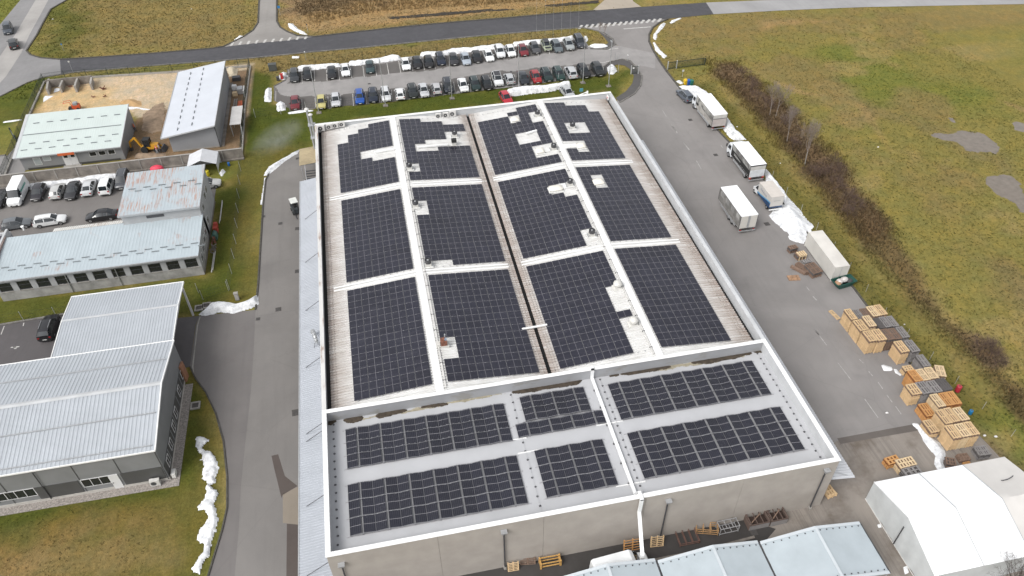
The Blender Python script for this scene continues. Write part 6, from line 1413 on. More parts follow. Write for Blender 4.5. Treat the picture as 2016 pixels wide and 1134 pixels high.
for y, w_, za, zb_, zc in ST: vs += [(-w_,y,za),(-w_,y,zb_),(-w_*.82,y,zc),(w_*.82,y,zc),(w_,y,zb_),(w_,y,za)]
fs = []
for i in range(4):
    for j in range(5): fs.append((i*6+j, i*6+j+1, (i+1)*6+j+1, (i+1)*6+j))
fs.append((24,25,26,27,28,29)); m_.add(vs, fs); cb = m_.build('cab', pc, t)
MB().add([(-.80,L+.50,2.0),(.80,L+.50,2.0),(.86,L+1.2,1.22),(-.86,L+1.2,1.22)], [(0,3,2,1),(0,1,2,3)]).build('windshield', CG, t)
for s in (-1,1): MB().hexa([(s*.985-.012,L+.1,1.2),(s*.985+.012,L+.1,1.2),(s*.985+.012,L+.9,1.18),(s*.985-.012,L+.9,1.18)], [(s*.84-.012,L+.12,1.85),(s*.84+.012,L+.12,1.85),(s*.84+.012,L+.55,1.85),(s*.84-.012,L+.55,1.85)]).build('side_window', CG, t); MB().box(s*.6-.14,s*.6+.14,L+1.70,L+1.77,.62,.8).build('headlight', LIGHT, t)
wheels(t, (L+1.1, .95), 1.0, .34)
# plain container
t = thing('cargo_container', 'plain cream box container beside the heap of old pallets', 'container', (68.7, 31.8, 0)); CRM = plain('container_cream', (.55,.535,.50), .6, var=.09, scale=.5)
MB().box(-1.03,1.03,0,7.9,.12,2.5).build('box', CRM, t); MB().box(-1.06,1.06,-.03,7.93,2.5,2.56).build('roof_panel', plain('container_roof',(.60,.575,.535),.6,var=.10,scale=.5), t)
for sx in (-1,1):
    for yy in (0,7.9): MB().box(sx*1.03-.05,sx*1.03+.05,yy-.05,yy+.05,0,2.5).build('corner_post', CRM, t)
MB().box(-.03,.03,-.03,-.005,.2,2.4).build('door_seam', STEEL, t); MB().box(-1.0,1.0,.2,7.7,0,.12).build('skid', TRIM, t)
t.rotation_euler.z = R(-1.5)
# waste skip
p = G(1658,562); t = thing('waste_skip', 'dark green skip full of wrapped rubbish beside the cream container', 'skip', (p.x, p.y, 0), R(8)); SK = plain('skip_green', (.012,.07,.055), .6, var=.25, scale=2)
o_, i_ = 1.25, 1.12
bt = [(-.9,-.55,0),(.9,-.55,0),(.9,.55,0),(-.9,.55,0)]; tp = [(-1.55,-.75,.95),(1.55,-.75,.95),(1.55,.75,.95),(-1.55,.75,.95)]
MB().add(bt+tp, [(0,3,2,1),(0,1,5,4),(1,2,6,5),(2,3,7,6),(3,0,4,7)]).build('hull', SK, t)
for a, b in zip(tp, tp[1:]+tp[:1]): MB().bar(a, b, .1, .1).build('rim', SK, t)
PLAS = plain('plastic_wrap', (.50,.47,.45), .3, var=.35, scale=3); CARD = plain('cardboard', (.33,.20,.12), .8, var=.25, scale=2)
for c_, r_, mt_ in (((-.6,.1,.8),(.5,.45,.45),PLAS), ((.2,.2,.85),(.6,.45,.4),PLAS), ((-1.0,-.1,.85),(.4,.5,.2),CARD), ((.8,-.1,.75),(.5,.5,.25),plain('dark_rubbish',(.05,.05,.05),.7))): MB().ellipsoid(c_, r_, 9).build('rubbish', mt_, t)
# forklift by the left canopy
p = G(583,418); t = thing('forklift', 'small forklift with white roof at the left canopy edge', 'forklift', (p.x, p.y, 0), R(-75)); FK = plain('fork_grey', (.06,.07,.075), .5, var=.2)
MB().box(-1.0,.75,-.5,.5,.25,.95).build('chassis', FK, t); MB().box(-1.1,-.55,-.5,.5,.6,1.2).build('counterweight', FK, t)
for sx in (-.8,.45):
    for sy in (-.45,.45): MB().tube((sx,sy,.9),(sx*.8,sy,2.1),.04).build('guard_post', STEEL_D, t)
MB().box(-.85,.6,-.55,.55,2.1,2.18).build('roof_panel', plain('fork_roof',(.62,.63,.60),.5), t); MB().box(-.35,.1,-.28,.28,.95,1.15).build('seat', BLACK, t); MB().box(-.45,-.3,-.28,.28,1.1,1.6).build('backrest', BLACK, t)
for sy in (-.3,.3): MB().box(.78,.88,sy-.06,sy+.06,.05,2.2).build('mast', STEEL_D, t); MB().box(.88,1.9,sy-.06,sy+.06,.05,.1).build('fork', STEEL_D, t)
for sx in (-.7,.45):
    for sy in (-.5,.5): MB().tube((sx,sy-.1,.28),(sx,sy+.1,.28),.28,n=12).build('wheel', TYRE, t)
# backhoe loader in the dirt yard
p = G(299,296); t = thing('excavator', 'yellow and black backhoe loader digging between the two stores', 'excavator', (p.x, p.y, 0), R(-8)); t.scale = (.86,.86,.86); YL = plain('digger_yellow', (.50,.25,.02), .5, var=.12, scale=2)
MB().box(-1.6,1.6,-.6,.6,.6,1.15).build('chassis', YL, t); MB().hexa([(.2,-.55,1.15),(1.7,-.55,1.15),(1.7,.55,1.15),(.2,.55,1.15)],[(.2,-.5,1.7),(1.6,-.5,1.5),(1.6,.5,1.5),(.2,.5,1.7)]).build('bonnet', YL, t)
for sx in (-1.0,.2):
    for sy in (-.62,.62): MB().tube((sx,sy,1.15),(sx*.92,sy*.95,2.6),.06).build('cab_post', BLACK, t)
MB().box(-1.05,.25,-.68,.68,2.6,2.72).build('cab_roof', BLACK, t); MB().box(-.95,.15,-.6,.6,1.2,2.55).build('cab_glass', CG, t)
for sx, r_ in ((-1.0,.68),(1.25,.5)):
    for sy in (-.85,.85): MB().tube((sx,sy-.2,r_),(sx,sy+.2,r_),r_,n=16).build('wheel', TYRE, t)
a, b, c_, d_ = (-1.7,0,1.0), (-2.6,.2,2.9), (-3.9,.3,1.9), (-4.0,.3,.7)
MB().bar(a,b,.3,.38).build('boom', YL, t); MB().bar(b,c_,.26,.32).build('stick', YL, t); MB().bar(c_,d_,.24,.28).build('stick', YL, t); MB().hexa([(-4.3,0,.1),(-3.7,0,.1),(-3.7,.6,.1),(-4.3,.6,.1)],[(-4.4,0,.75),(-3.8,0,.75),(-3.8,.6,.75),(-4.4,.6,.75)]).build('bucket', STEEL_D, t)
for sy in (-.5,.5): MB().bar((1.0,sy,1.2),(2.4,sy,.5),.14,.24).build('loader_arm', YL, t)
MB().hexa([(2.3,-1.0,.05),(3.0,-1.0,.05),(3.0,1.0,.05),(2.3,1.0,.05)],[(2.2,-1.0,.8),(2.5,-1.0,.9),(2.5,1.0,.9),(2.2,1.0,.8)]).build('loader_bucket', STEEL_D, t)
# red roller
p = G(146,213,.4); t = thing('mini_loader', 'small orange red compact loader on the sand behind the green roof', 'loader', (p.x, p.y, 0), R(5)); OR = plain('machine_orange', (.55,.09,.03), .5, var=.15)
MB().box(-.2,1.1,-.5,.5,.35,1.1).build('body', OR, t); MB().box(.1,.8,-.45,.45,1.1,1.5).build('engine_cover', plain('machine_grey',(.25,.27,.28),.5), t)
for sy in (-.42,.42): MB().tube((-.1,sy,1.0),(-.3,sy,1.9),.05).build('roll_bar', OR, t); MB().tube((-.3,sy,1.9),(-1.4,sy,1.75),.05).build('arm', OR, t)
MB().tube((-1.4,-.42,1.75),(-1.4,.42,1.75),.05).build('cross_bar', OR, t); MB().box(-.9,-.2,-.4,.4,.3,.7).build('bucket', BLACK, t)
for sx in (-.3,.75):
    for sy in (-.55,.55): MB().tube((sx,sy-.12,.33),(sx,sy+.12,.33),.33,n=12).build('wheel', TYRE, t)
# ------------------------------------------------------------------ pallets
WD = {'light': wood('fresh_pine', (.66,.475,.275)), 'cream': wood('pale_pine', (.70,.54,.34)), 'orange': wood('wet_orange_pine', (.58,.305,.115)), 'grey': wood('weathered_wood', (.27,.255,.25), .25), 'brown': wood('old_brown_and_shade_wood', (.225,.15,.11), .3), 'rust': wood('dark_orange_wood', (.26,.10,.035), .3), 'dark': wood('dark_wet_wood', (.12,.11,.108), .3)}  # rust, and partly brown and dark, paint shade under the top pallet
_PM = {}
def pallet_mesh(wx, wy, nb, key):
    k = (round(wx,2), round(wy,2), nb, key)
    if k in _PM: return _PM[k]
    m_ = MB(); bw = wx/nb*(.48 if key in ('grey','dark','brown') else .54); h = .14
    for i in range(nb):                                     # deck boards along y
        x = -wx/2+bw/2+i*(wx-bw)/(nb-1); m_.box(x-bw/2, x+bw/2, -wy/2, wy/2, h-.022, h)
    for y in (-wy/2+.07, 0, wy/2-.07): m_.box(-wx/2, wx/2, y-.07, y+.07, h-.044, h-.0225)
    for y in (-wy/2+.07, 0, wy/2-.07):
        for x in (-wx/2+.06, 0, wx/2-.06): m_.box(x-.045, x+.045, y-.05, y+.05, .022, h-.0445)
    for x in (-wx/2+.06, 0, wx/2-.06): m_.box(x-.06, x+.06, -wy/2, wy/2, 0, .0215)
    _PM[k] = m_.mesh('pallet', WD[key]); return _PM[k]
def stack(label, px, py, h, wx, wy, key, rz=0, n=None, loose=.035, nb=4, cat='pallet stack', world=None, keys=None):
    p_ = Vector(world+(0,)) if world else G(px, py, h); n = n or max(1, int(round(h/.144))); ph = h/n
    t = thing('pallet_stack' if n > 1 else 'pallet', label, cat if n > 1 else 'pallet', (p_.x, p_.y, 0), rz, 'pallets stored in the yard'); me = pallet_mesh(wx, wy, nb, key)
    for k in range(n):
        mk_ = pallet_mesh(wx, wy, nb, keys[k % len(keys)]) if keys else pallet_mesh(wx, wy, nb, {'light':'brown','cream':'brown','orange':'rust','grey':'dark','brown':'dark','dark':'dark'}[key]) if n > 4 and k in (n-2, n-3) else me  # pallets just below the top get darker wood as painted slot shade
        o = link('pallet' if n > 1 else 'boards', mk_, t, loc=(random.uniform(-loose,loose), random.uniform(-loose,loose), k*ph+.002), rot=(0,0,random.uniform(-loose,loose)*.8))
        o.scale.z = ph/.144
    return t
q66 = z2((1620,580), 220/1559); q77 = z2((1720,700), 240/1361); q88 = z2((1690,830), 326/2016)
def cq(q_, *pts): P = [q_(*p) for p in pts]; return (sum(p[0] for p in P)/len(P), sum(p[1] for p in P)/len(P))
def quadstack(label, q_, pts, h, key, n_split=1, wy=1.85, labels=None, nb=4, rz=0, keys=None):
    W = [G(*q_(*p), h) for p in pts]; c_ = sum(W, Vector())/4; wx = ((W[1]-W[0]).length+(W[2]-W[3]).length)/2; wyy = ((W[2]-W[1]).length+(W[3]-W[0]).length)/2
    e = wx/n_split
    for k in range(n_split):
        x = c_.x+(k+.5-n_split/2)*e*math.cos(rz); y = c_.y+(k+.5-n_split/2)*e*math.sin(rz)+random.uniform(-.05,.05)
        hh = h+random.uniform(-.06,.06) if n_split > 1 else h
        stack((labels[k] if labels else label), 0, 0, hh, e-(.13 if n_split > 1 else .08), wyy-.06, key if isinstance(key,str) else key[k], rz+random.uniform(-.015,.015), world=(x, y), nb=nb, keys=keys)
quadstack('orange topped tall pallet stack at the far corner of the pallet store', q66, [(295,200),(385,188),(497,330),(405,350)], 2.3, 'light')
quadstack('', q66, [(420,200),(585,180),(700,310),(497,335)], 1.75, ['grey','brown'], 2, labels=['weathered grey pallet stack behind the orange topped stack','brown grey pallet stack second behind the orange topped stack'])
quadstack('', q66, [(605,160),(800,125),(912,262),(700,305)], 1.8, ['cream','light'], 2, labels=['pale pallet stack in the far row next to the brown grey one','rightmost pale pallet stack of the farthest row by the grass'])
quadstack('tall fresh pallet stack in the second row facing the yard', q66, [(410,355),(530,335),(645,480),(530,500)], 2.3, 'light')
quadstack('raised pale pallet stack behind the second row corner', q66, [(540,295),(650,280),(750,430),(650,445)], 2.6, 'cream')
quadstack('', q66, [(705,325),(960,285),(1075,430),(760,470)], 1.7, ['dark','grey','grey'], 3, labels=['dark pallet stack in the second row beside the raised pale one','middle weathered grey pallet stack of the second row','rightmost weathered grey pallet stack of the second row'])
quadstack('tall fresh pallet stack at the third row corner facing the yard', q66, [(540,505),(655,490),(760,635),(655,650)], 2.35, 'light')
quadstack('tall fresh pallet stack second in the third row', q66, [(670,485),(795,470),(890,625),(770,640)], 2.35, 'light')
quadstack('', q66, [(800,475),(1110,445),(1228,595),(890,630)], 2.0, ['brown','brown','grey'], 3, labels=['brown weathered pallet stack in the third row next to the fresh ones','middle brown weathered pallet stack of the third row','rightmost grey weathered pallet stack of the third row'])
quadstack('fresh pallet stack standing before a grey one, fourth row', q66, [(985,655),(1110,638),(1218,795),(1100,808)], 2.2, 'light')
quadstack('grey weathered pallet stack with wide slots, fourth row', q66, [(1130,635),(1245,620),(1365,780),(1245,795)], 2.0, 'grey', nb=4)
quadstack('dark weathered pallet stack alone before the wide pale row', q66, [(1290,840),(1390,820),(1525,985),(1415,1000)], 1.9, 'grey', nb=5)
quadstack('low pale pallet stack left of the dark weathered stack', q77, [(310,112),(410,103),(470,155),(360,170)], 1.0, 'light')
quadstack('', q77, [(370,170),(640,125),(755,250),(465,292)], 2.2, ['orange','cream','cream'], 3, labels=['orange edged pallet stack at the left of the wide pale row','middle pale pallet stack of the wide pale row','right pale pallet stack of the wide pale row'], nb=6)
stack('tilted pale pallet stack leaning at the right end of the wide pale row', *q77(745,165), 2.0, 1.0, 1.7, 'cream', R(-22), nb=7)
quadstack('tall fresh pallet stack with a missing board, left of two grey stacks', q77, [(350,320),(460,300),(548,420),(435,435)], 2.1, 'light', nb=4)
quadstack('', q77, [(460,295),(805,252),(885,385),(545,425)], 2.1, ['grey','grey','dark'], 3, labels=['left weathered grey pallet stack in the row before the red barrel','middle weathered grey pallet stack in the row before the red barrel','dark pallet stack touching the red barrel'])
quadstack('', q77, [(635,435),(890,390),(1000,520),(725,590)], 2.1, ['cream','orange','orange'], 3, labels=['pale pallet stack at the left of the orange row','middle orange pallet stack of the orange row','right orange pallet stack of the orange row'])
quadstack('low orange pallet stack in front of the orange row', q77, [(500,530),(600,520),(680,650),(590,690)], 1.25, 'orange')
quadstack('', q77, [(690,605),(875,580),(975,740),(800,760)], 2.2, ['light','light'], 2, labels=['left fresh pallet stack of the second nearest row','middle fresh pallet stack of the second nearest row'])
quadstack('right fresh pallet stack of the second nearest row', q77, [(880,580),(975,570),(1075,710),(975,730)], 2.1, 'cream')
quadstack('low fresh pallet stack beside the strip of snow', q77, [(545,720),(640,705),(735,845),(635,865)], 1.1, 'light')
quadstack('left fresh pallet stack of the nearest row', q77, [(795,775),(890,765),(985,910),(890,925)], 2.3, 'light'); quadstack('middle fresh pallet stack of the nearest row', q77, [(900,765),(1000,745),(1095,895),(985,905)], 2.3, 'cream'); quadstack('right fresh pallet stack of the nearest row', q77, [(1000,745),(1080,730),(1200,875),(1100,890)], 2.3, 'light')
stack('low orange pallet stack on the gravel beside the tent', *q88(420,460), 1.0, 1.5, .9, 'orange', R(5)); stack('pale pallet stack on the gravel beside the tent', *q88(580,490), 1.2, 1.95, 1.1, 'cream', R(3), nb=6); stack('black weathered pallet stack with open frame on the gravel', *q88(655,595), 1.0, 1.95, 1.0, 'dark', R(4), nb=4, keys=['grey','dark'])
stack('single pale pallet lying in the yard beside the pallet store', *q66(165,275), .14, .55, 1.75, 'light', R(12), n=1)
stack('weathered grey pallet stack at the lower right by the grass', *q88(1515,345), 1.0, 1.35, 1.2, 'grey', R(-4), nb=7, n=5)
stack('dark brown pallet stack behind the tilted pallet, lower right', *q88(1285,425), .6, 1.1, .9, 'brown', R(-5), n=4); stack('tilted old pallets beside the snow, lower right', *q88(1135,480), .7, 1.0, 1.0, 'dark', R(-25), n=5, loose=.08, keys=['dark','brown','dark']); stack('small orange pallet piece beside the tent eave', *q88(1325,510), .3, .8, .5, 'orange', 0, n=2)
stack('crooked pale boards under the right corner of the flat block', 1634, 966, .55, 1.1, 1.2, 'light', R(10), n=3, loose=.1)
# heap of old pallets by the container
q5 = z2((1540,440), 180/928)
stack('old brown pallet stack at the top of the heap by the container', *q5(110,235), .9, 1.2, .8, 'brown', R(8), n=6, loose=.07)
stack('pale framed pallet on top of the heap by the container', *q5(200,300), .95, 1.15, .95, 'cream', R(6), n=1, nb=4); stack('brown pallet pile under the pale framed pallet', *q5(185,305), .78, 1.2, 1.0, 'brown', R(6), n=5, loose=.06)
stack('wide grey brown pallet stack in front of the container', *q5(320,450), .9, 1.5, 2.1, 'brown', R(8), n=6, nb=7, loose=.05); stack('grey brown pallet stack leaning left of the wide one', *q5(215,440), .6, .8, 2.2, 'brown', R(24), n=4, nb=4, loose=.06); stack('small old pallet stack on top behind the wide stack', *q5(255,375), .98, 1.2, .7, 'grey', R(8), n=2)
p = G(*q5(115,555)); m_ = MB(); m_.box(-.8,.8,-.5,.5,0,.12).hexa([(-.6,-.3,.12),(.5,-.3,.12),(.5,.4,.12),(-.6,.4,.12)],[(-.3,-.2,.35),(.3,-.2,.3),(.3,.3,.3),(-.3,.3,.32)])
tag(m_.build('cardboard_heap', CARD, loc=p, rot=(0,0,R(-8))), 'flattened brown cardboard heap left of the old pallet heap', 'cardboard'); 
tag(MB().bar((0,0,.3),(1.2,-1.9,.3),.35,.4).build('timber_bundle', WD['brown'], loc=G(*q5(85,450))), 'bundle of brown timber beside the cardboard heap', 'timber')
# things along the front wall
qf = z2((980,960), 360/2016); qg = z2((1290,940), 410/2016)
def upright(label, q_, a, b, h, key, nb=5, th=.14):
    A, B = G(*q_(*a)), G(*q_(*b)); d = B-A; L = d.length; t = thing('leaning_pallet', label, 'pallet', A, math.atan2(d.y, d.x), 'pallets leaning at the front wall'); tl = .22
    for k in range(nb): z = .06+k*(h-.12)/(nb-1); MB().hexa([(0,-th/2+z*tl,z-.05),(L,-th/2+z*tl,z-.05),(L,-th/2+.03+z*tl,z-.05),(0,-th/2+.03+z*tl,z-.05)],[(0,-th/2+(z+.05)*tl,z+.05),(L,-th/2+(z+.05)*tl,z+.05),(L,-th/2+.03+(z+.05)*tl,z+.05),(0,-th/2+.03+(z+.05)*tl,z+.05)]).build('board', WD[key], t)
    for x in (.06, L/2, L-.06): MB().bar((x,.02,.02),(x,.02+h*tl,h),.12,.1).build('stringer', WD[key], t)
    return t
upright('pale pallet leaning on the front wall near the left downpipe', qf, (112,925), (235,905), 1.15, 'light', 6); upright('dark pallet leaning on the front wall beside the pale one', qf, (245,850), (415,840), .9, 'brown', 5)
t = upright('orange pallet leaning on the front wall left of the duct', qf, (1385,705), (1585,670), 1.5, 'orange', 5); upright('pale slatted pallet leaning on the front wall under the duct', qf, (1680,655), (1825,640), 1.4, 'light', 6)
A = G(*qf(475,890)); B = G(*qf(690,850)); d = B-A; t = thing('wooden_trestle', 'yellow wooden trestle standing at the foot of the front wall', 'trestle', A, math.atan2(d.y,d.x)); WY = wood('yellow_timber', (.55,.32,.10))
for x in (0, d.length):
    for y in (-.05,.6): MB().box(x-.08,x+.08,y-.07,y+.07,0,.95).build('leg', WY, t)
    MB().box(x-.1,x+.1,-.1,.7,.45,.6).build('side_rail', WY, t)
for z in (.2,.75): MB().box(0,d.length,-.06,.02,z,z+.13).build('front_rail', WY, t); MB().box(0,d.length,.56,.64,z,z+.13).build('rear_rail', WY, t)
def rack(label, q_, a, b, h, mt_, dp=1.0, shelves=2):
    A, B = G(*q_(*a)), G(*q_(*b)); d = B-A; L = d.length; t = thing('steel_rack', label, 'rack', A, math.atan2(d.y,d.x), 'steel racks at the front wall')
    for x in (0, L):
        for y in (0, dp): MB().box(x-.035,x+.035,y-.035,y+.035,0,h).build('upright', mt_, t)
    for z in np.linspace(.15, h-.05, shelves):
        for y in (0,dp): MB().box(0,L,y-.03,y+.03,z-.03,z+.03).build('beam', mt_, t)
        for k in range(4): MB().box(L*k/3-.03,L*k/3+.03,0,dp,z-.025,z+.025).build('cross_bar', mt_, t)
    return t
RB = plain('rack_brown', (.13,.07,.055), .6, var=.2); RG = plain('rack_grey', (.36,.36,.37), .5, .3, .1); RT = wood('rack_timber', (.40,.24,.11))
rack('rust brown steel rack lying open at the front wall', qg, (240,670), (425,635), .5, RB, 1.9, 2); rack('tan timber crate frame between two steel racks', qg, (390,545), (600,560), .9, RT, .9, 3); rack('empty grey steel rack right of the timber frame', qg, (620,560), (800,520), 1.1, RG, .9, 2)
for lab, pts in (('large dark slatted crate at the front wall, left one', ((905,515),(1095,475))), ('large dark slatted crate at the front wall, right one', ((1110,475),(1270,440)))):
    A, B = G(*qg(*pts[0])), G(*qg(*pts[1])); d = B-A; L = d.length; t = thing('slatted_crate', lab, 'crate', A, math.atan2(d.y,d.x), 'slatted crates at the front wall'); CB = wood('crate_brown', (.135,.095,.08))
    for z in (.12,.38,.64,.90):
        for y in (0,1.25): MB().box(0,L,y-.03,y+.03,z-.1,z+.1).build('slat', WD['grey'] if z < .7 else CB, t)
        for x in (0,L): MB().box(x-.03,x+.03,.03,1.22,z-.1,z+.1).build('slat', CB, t)
    for x in (.06,L-.06):
        for y in (.06,1.19): MB().box(x-.05,x+.05,y-.05,y+.05,0,1.1).build('corner_post', CB, t)
    for k in range(4): MB().box(.1+k*(L-.2)/3-.04,.1+k*(L-.2)/3+.04,0,1.25,1.02,1.08).build('top_slat', CB, t)
    MB().box(.08,L-.08,.08,1.17,.02,.5).build('contents', plain('dark_contents',(.04,.025,.02),.9), t); MB().bar((.2,.2,1.1),(L*.7,1.0,1.12),.1,.05).build('loose_slat', WD['brown'], t)

# ------------------------------------------------------------------ snow
patch('wet_bays', GP(BAYF), .0075, 0, A_BAY, .25, .9, freq=.5, kind='structure'); patch('wet_bays', GP(BAYN), .0075, 0, A_BAY, .25, .9, freq=.5, kind='structure')
def snow(label, pts, h=.35, wob=.34, soft=.7, freq=1.2, step=.11):
    return patch('snow_patch', GP(pts), -.03, h, SNOW, step, wob, soft, freq, label=label, category=None) if False else tag(patch('snow_patch', GP(pts), -.03, h, SNOW, step, wob, soft, freq, grow=.18), label, 'snow', 'patches of old snow')
o3c = z2((0,834), 520/1966)
snow('long ragged snow strip on the lawn beside the lane, lower left', [o3c(*p) for p in [(1450,90),(1545,130),(1500,190),(1570,230),(1615,290),(1600,440),(1560,460),(1625,530),(1590,610),(1630,710),(1615,800),(1560,890),(1570,940),(1510,1030),(1490,1120),(1415,1080),(1500,1000),(1530,900),(1480,850),(1530,740),(1560,680),(1480,620),(1560,500),(1510,400),(1510,260),(1475,190)]], .32, .42, .45, 1.5)
o3b = z2((0,570), 520/1966)
snow('snow bank at the kerb beside the drive canopy post', [o3b(*p) for p in [(1485,185),(1580,105),(1680,95),(1760,110),(1850,85),(1915,40),(1925,110),(1850,140),(1740,175),(1640,165),(1530,195)]], .6, .12)
snow('snow ridge at the top of the west lane bend', [(521,345),(530,328),(548,318),(575,302),(588,296),(586,302),(565,314),(543,332),(528,344)], .45, .15); snow('thin snow line on the west lane kerb', [(514,402),(519,372),(522,350),(524,350),(521,375),(517,402)], .15, .08)
snow('huge snow bank between box van and cream container', [(1512,425),(1524,412),(1540,398),(1548,385),(1575,415),(1600,446),(1590,470),(1582,480),(1565,478),(1552,472),(1550,460),(1528,440)], .75, .3, 2.2)
snow('narrow snow bank along the kerb behind the box van', [(1508,350),(1530,362),(1552,392),(1545,402),(1530,385),(1515,370)], .8, .2); snow('snow bank between the two white box trucks', [(1425,255),(1432,232),(1448,256),(1468,275),(1445,276),(1436,268)], .7, .2); snow('snow bank behind the second white box truck', [(1500,330),(1512,338),(1528,358),(1510,352)], .6, .15)
snow('snow bank behind the slate grey wagon', [(1335,171),(1370,172),(1392,183),(1405,196),(1384,205),(1370,200),(1345,177)], .7, .15); snow('small snow patch beside the waste bins', [(1331,160),(1337,158),(1345,163),(1340,165)], .25, .08)
qe = z2((1180,40), 240/1944)
snow('snow strip along the entrance kerb, upper piece', [qe(*p) for p in [(880,215),(930,150),(965,90),(1020,40),(1050,50),(1000,130),(920,205),(900,310),(865,280)]], .35, .15); snow('snow strip along the entrance kerb, lower piece', [qe(*p) for p in [(868,350),(930,420),(960,470),(1068,570),(1035,605),(950,530),(895,470)]], .4, .15); snow('snow strip at the road corner of the field', [qe(*p) for p in [(1130,35),(1160,0),(1290,-40),(1300,-30),(1220,5),(1150,45)]], .3, .12)
snow('oval snow pile on the tip of the entrance island', [(1158,91),(1170,88),(1188,88),(1197,91),(1185,94),(1165,95)], .5, .1); snow('round snow pile inside the looped footpath', [(1196,133),(1203,128),(1211,132),(1213,140),(1206,146),(1199,145)], .6, .15); snow('small snow patch beside the end car of the far row', [(1150,71),(1154,71),(1157,79),(1154,82)], .3, .06)
def bank(label, pts, h=.7): return snow(label, pts, h, .18, .5)
bank('snow ridge behind the first cars of the far row', [q6(*p) for p in [(170,500),(240,480),(560,462),(735,450),(740,475),(560,495),(360,520),(175,535)]], .6)
bank('snow ridge behind empty bays of the far row', [q6(*p) for p in [(845,430),(960,415),(1060,405),(1240,380),(1420,345),(1520,350),(1520,385),(1240,425),(1000,455),(850,465)]], .6)
bank('long snow ridge behind the middle of the far row', [q7(*p) for p in [(-60,280),(160,270),(250,245),(420,235),(560,218),(700,205),(760,205),(770,225),(560,245),(420,265),(270,285),(160,298),(-60,308)]], .6)
bank('snow ridge behind the right end of the far row', [q7(*p) for p in [(860,180),(1040,160),(1240,145),(1450,118),(1455,140),(1240,172),(1040,190),(870,205)]], .6)
bank('thick snow bank behind the hall between two cars', [q7(*p) for p in [(790,668),(860,645),(1000,630),(1180,615),(1330,595),(1420,588),(1428,612),(1350,632),(1200,660),(1000,682),(850,702),(810,690)]], .9)
snow('upper snow patch left of the car park', [(525,175),(533,173),(534,190),(532,200),(522,199),(521,190)], .45, .12); snow('lower snow patch left of the car park', [(545,205),(552,199),(560,204),(562,216),(548,219),(545,212)], .45, .15); snow('flat snow strip below the wine red hatchback', [q6(*p) for p in [(55,1075),(200,1050),(370,1045),(360,1058),(200,1078),(60,1092)]], .3, .1); snow('snow around the red post left of the car park', [(549,153),(553,145),(562,143),(566,150),(560,157),(552,157)], .5, .12)
snow('snow patch on the corner of the side road', [(568,46),(576,47),(585,56),(598,63),(604,68),(592,66),(578,60),(570,54)], .35, .15); snow('small snow patch at the kerb left of the side road', [(462,78),(472,70),(478,71),(470,77)], .25, .1); snow('snow row behind the cars at the workshop wall', [qL(*p) for p in [(252,830),(262,800),(300,780),(420,765),(600,750),(730,730),(880,705),(1060,690),(1060,720),(880,760),(720,775),(560,785),(430,810),(290,830)]], .55, .25)
snow('snow strip beside the gate road at the left edge', [qL(*p) for p in [(20,228),(60,218),(190,203),(205,212),(120,232),(30,238)]], .3, .15); snow('two snow patches before the pallet store', [q66(*p) for p in [(812,985),(850,980),(960,1010),(975,1050),(930,1065),(850,1060)]], .2, .1); snow('small snow patch beside the low pale pallet stack', [q66(*p) for p in [(990,1035),(1030,1045),(1100,1120),(1080,1134),(1010,1095)]], .2, .1)
snow('curved snow strip between gravel and fresh pallets', [q88(*p) for p in [(670,30),(720,25),(820,130),(900,200),(980,260),(1050,360),(1060,420),(1020,500),(1060,575),(975,590),(930,520),(940,420),(890,340),(800,230),(720,100)]], .4, .18); snow('tiny snow patch beside the big tent, upper', [(1727,1033),(1733,1031),(1736,1038),(1730,1039)], .2, .06); snow('tiny snow patch beside the big tent, lower', [(1779,1117),(1785,1115),(1789,1127),(1782,1130)], .25, .06)
snow('snow lump beside the small gable tent', [(432,342),(438,333),(443,338),(437,346)], .4, .08); snow('white sheet of snow in the sand compound corner', [q8(*p) for p in [(170,350),(275,350),(140,440),(150,380)]], .1, .05, .5); snow('white snow patch inside the first sand bay', [q8(*p) for p in [(290,265),(355,258),(330,290),(280,305)]], .12, .05, .5); snow('thin snow edge below the sand heap', [q8(*p) for p in [(1140,480),(1260,480),(1400,510),(1330,518),(1240,495),(1140,510)]], .12, .1)
snow('pair of thin snow streaks beside the main road', [q6(*p) for p in [(108,338),(185,336),(185,358),(110,362)]], .12, .08)

# ------------------------------------------------------------------ heaps
SANDM = plain('sand_heap', (.42,.27,.13), .95, var=.15, scale=1.5, bmp=.3); DIRTM = plain('dug_earth', (.24,.175,.12), .95, var=.35, scale=1.0, bmp=.5)
tag(patch('sand_heap', GP([q8(*p) for p in [(1030,440),(1090,395),(1200,385),(1290,410),(1340,470),(1250,490),(1140,470)]]), -.03, 1.1, SANDM, .2, .3, 2.5), 'rounded heap of brown sand behind the green roofed building', 'sand heap')
tag(patch('earth_heap', GP([q8(*p) for p in [(1330,540),(1420,470),(1560,420),(1600,470),(1560,760),(1430,800),(1290,760)]]), -.03, .18, DIRTM, .25, .6, 2.0), 'churned brown earth between the two stores', 'earth heap')
tag(patch('earth_heap', GP([q8(*p) for p in [(1220,1030),(1300,1010),(1590,1020),(1600,1070),(1400,1090),(1220,1085)]]), -.03, .4, DIRTM, .2, .3, 1.0), 'low earth bank behind the concrete wall', 'earth heap')
tag(patch('gravel_heap', GP([(443,135),(458,132),(470,136),(468,150),(452,152)]), -.03, .8, plain('pale_gravel',(.46,.40,.30),.95,var=.2,scale=3), .2, .2, 1.2), 'pale gravel heap behind the tall store', 'gravel heap')
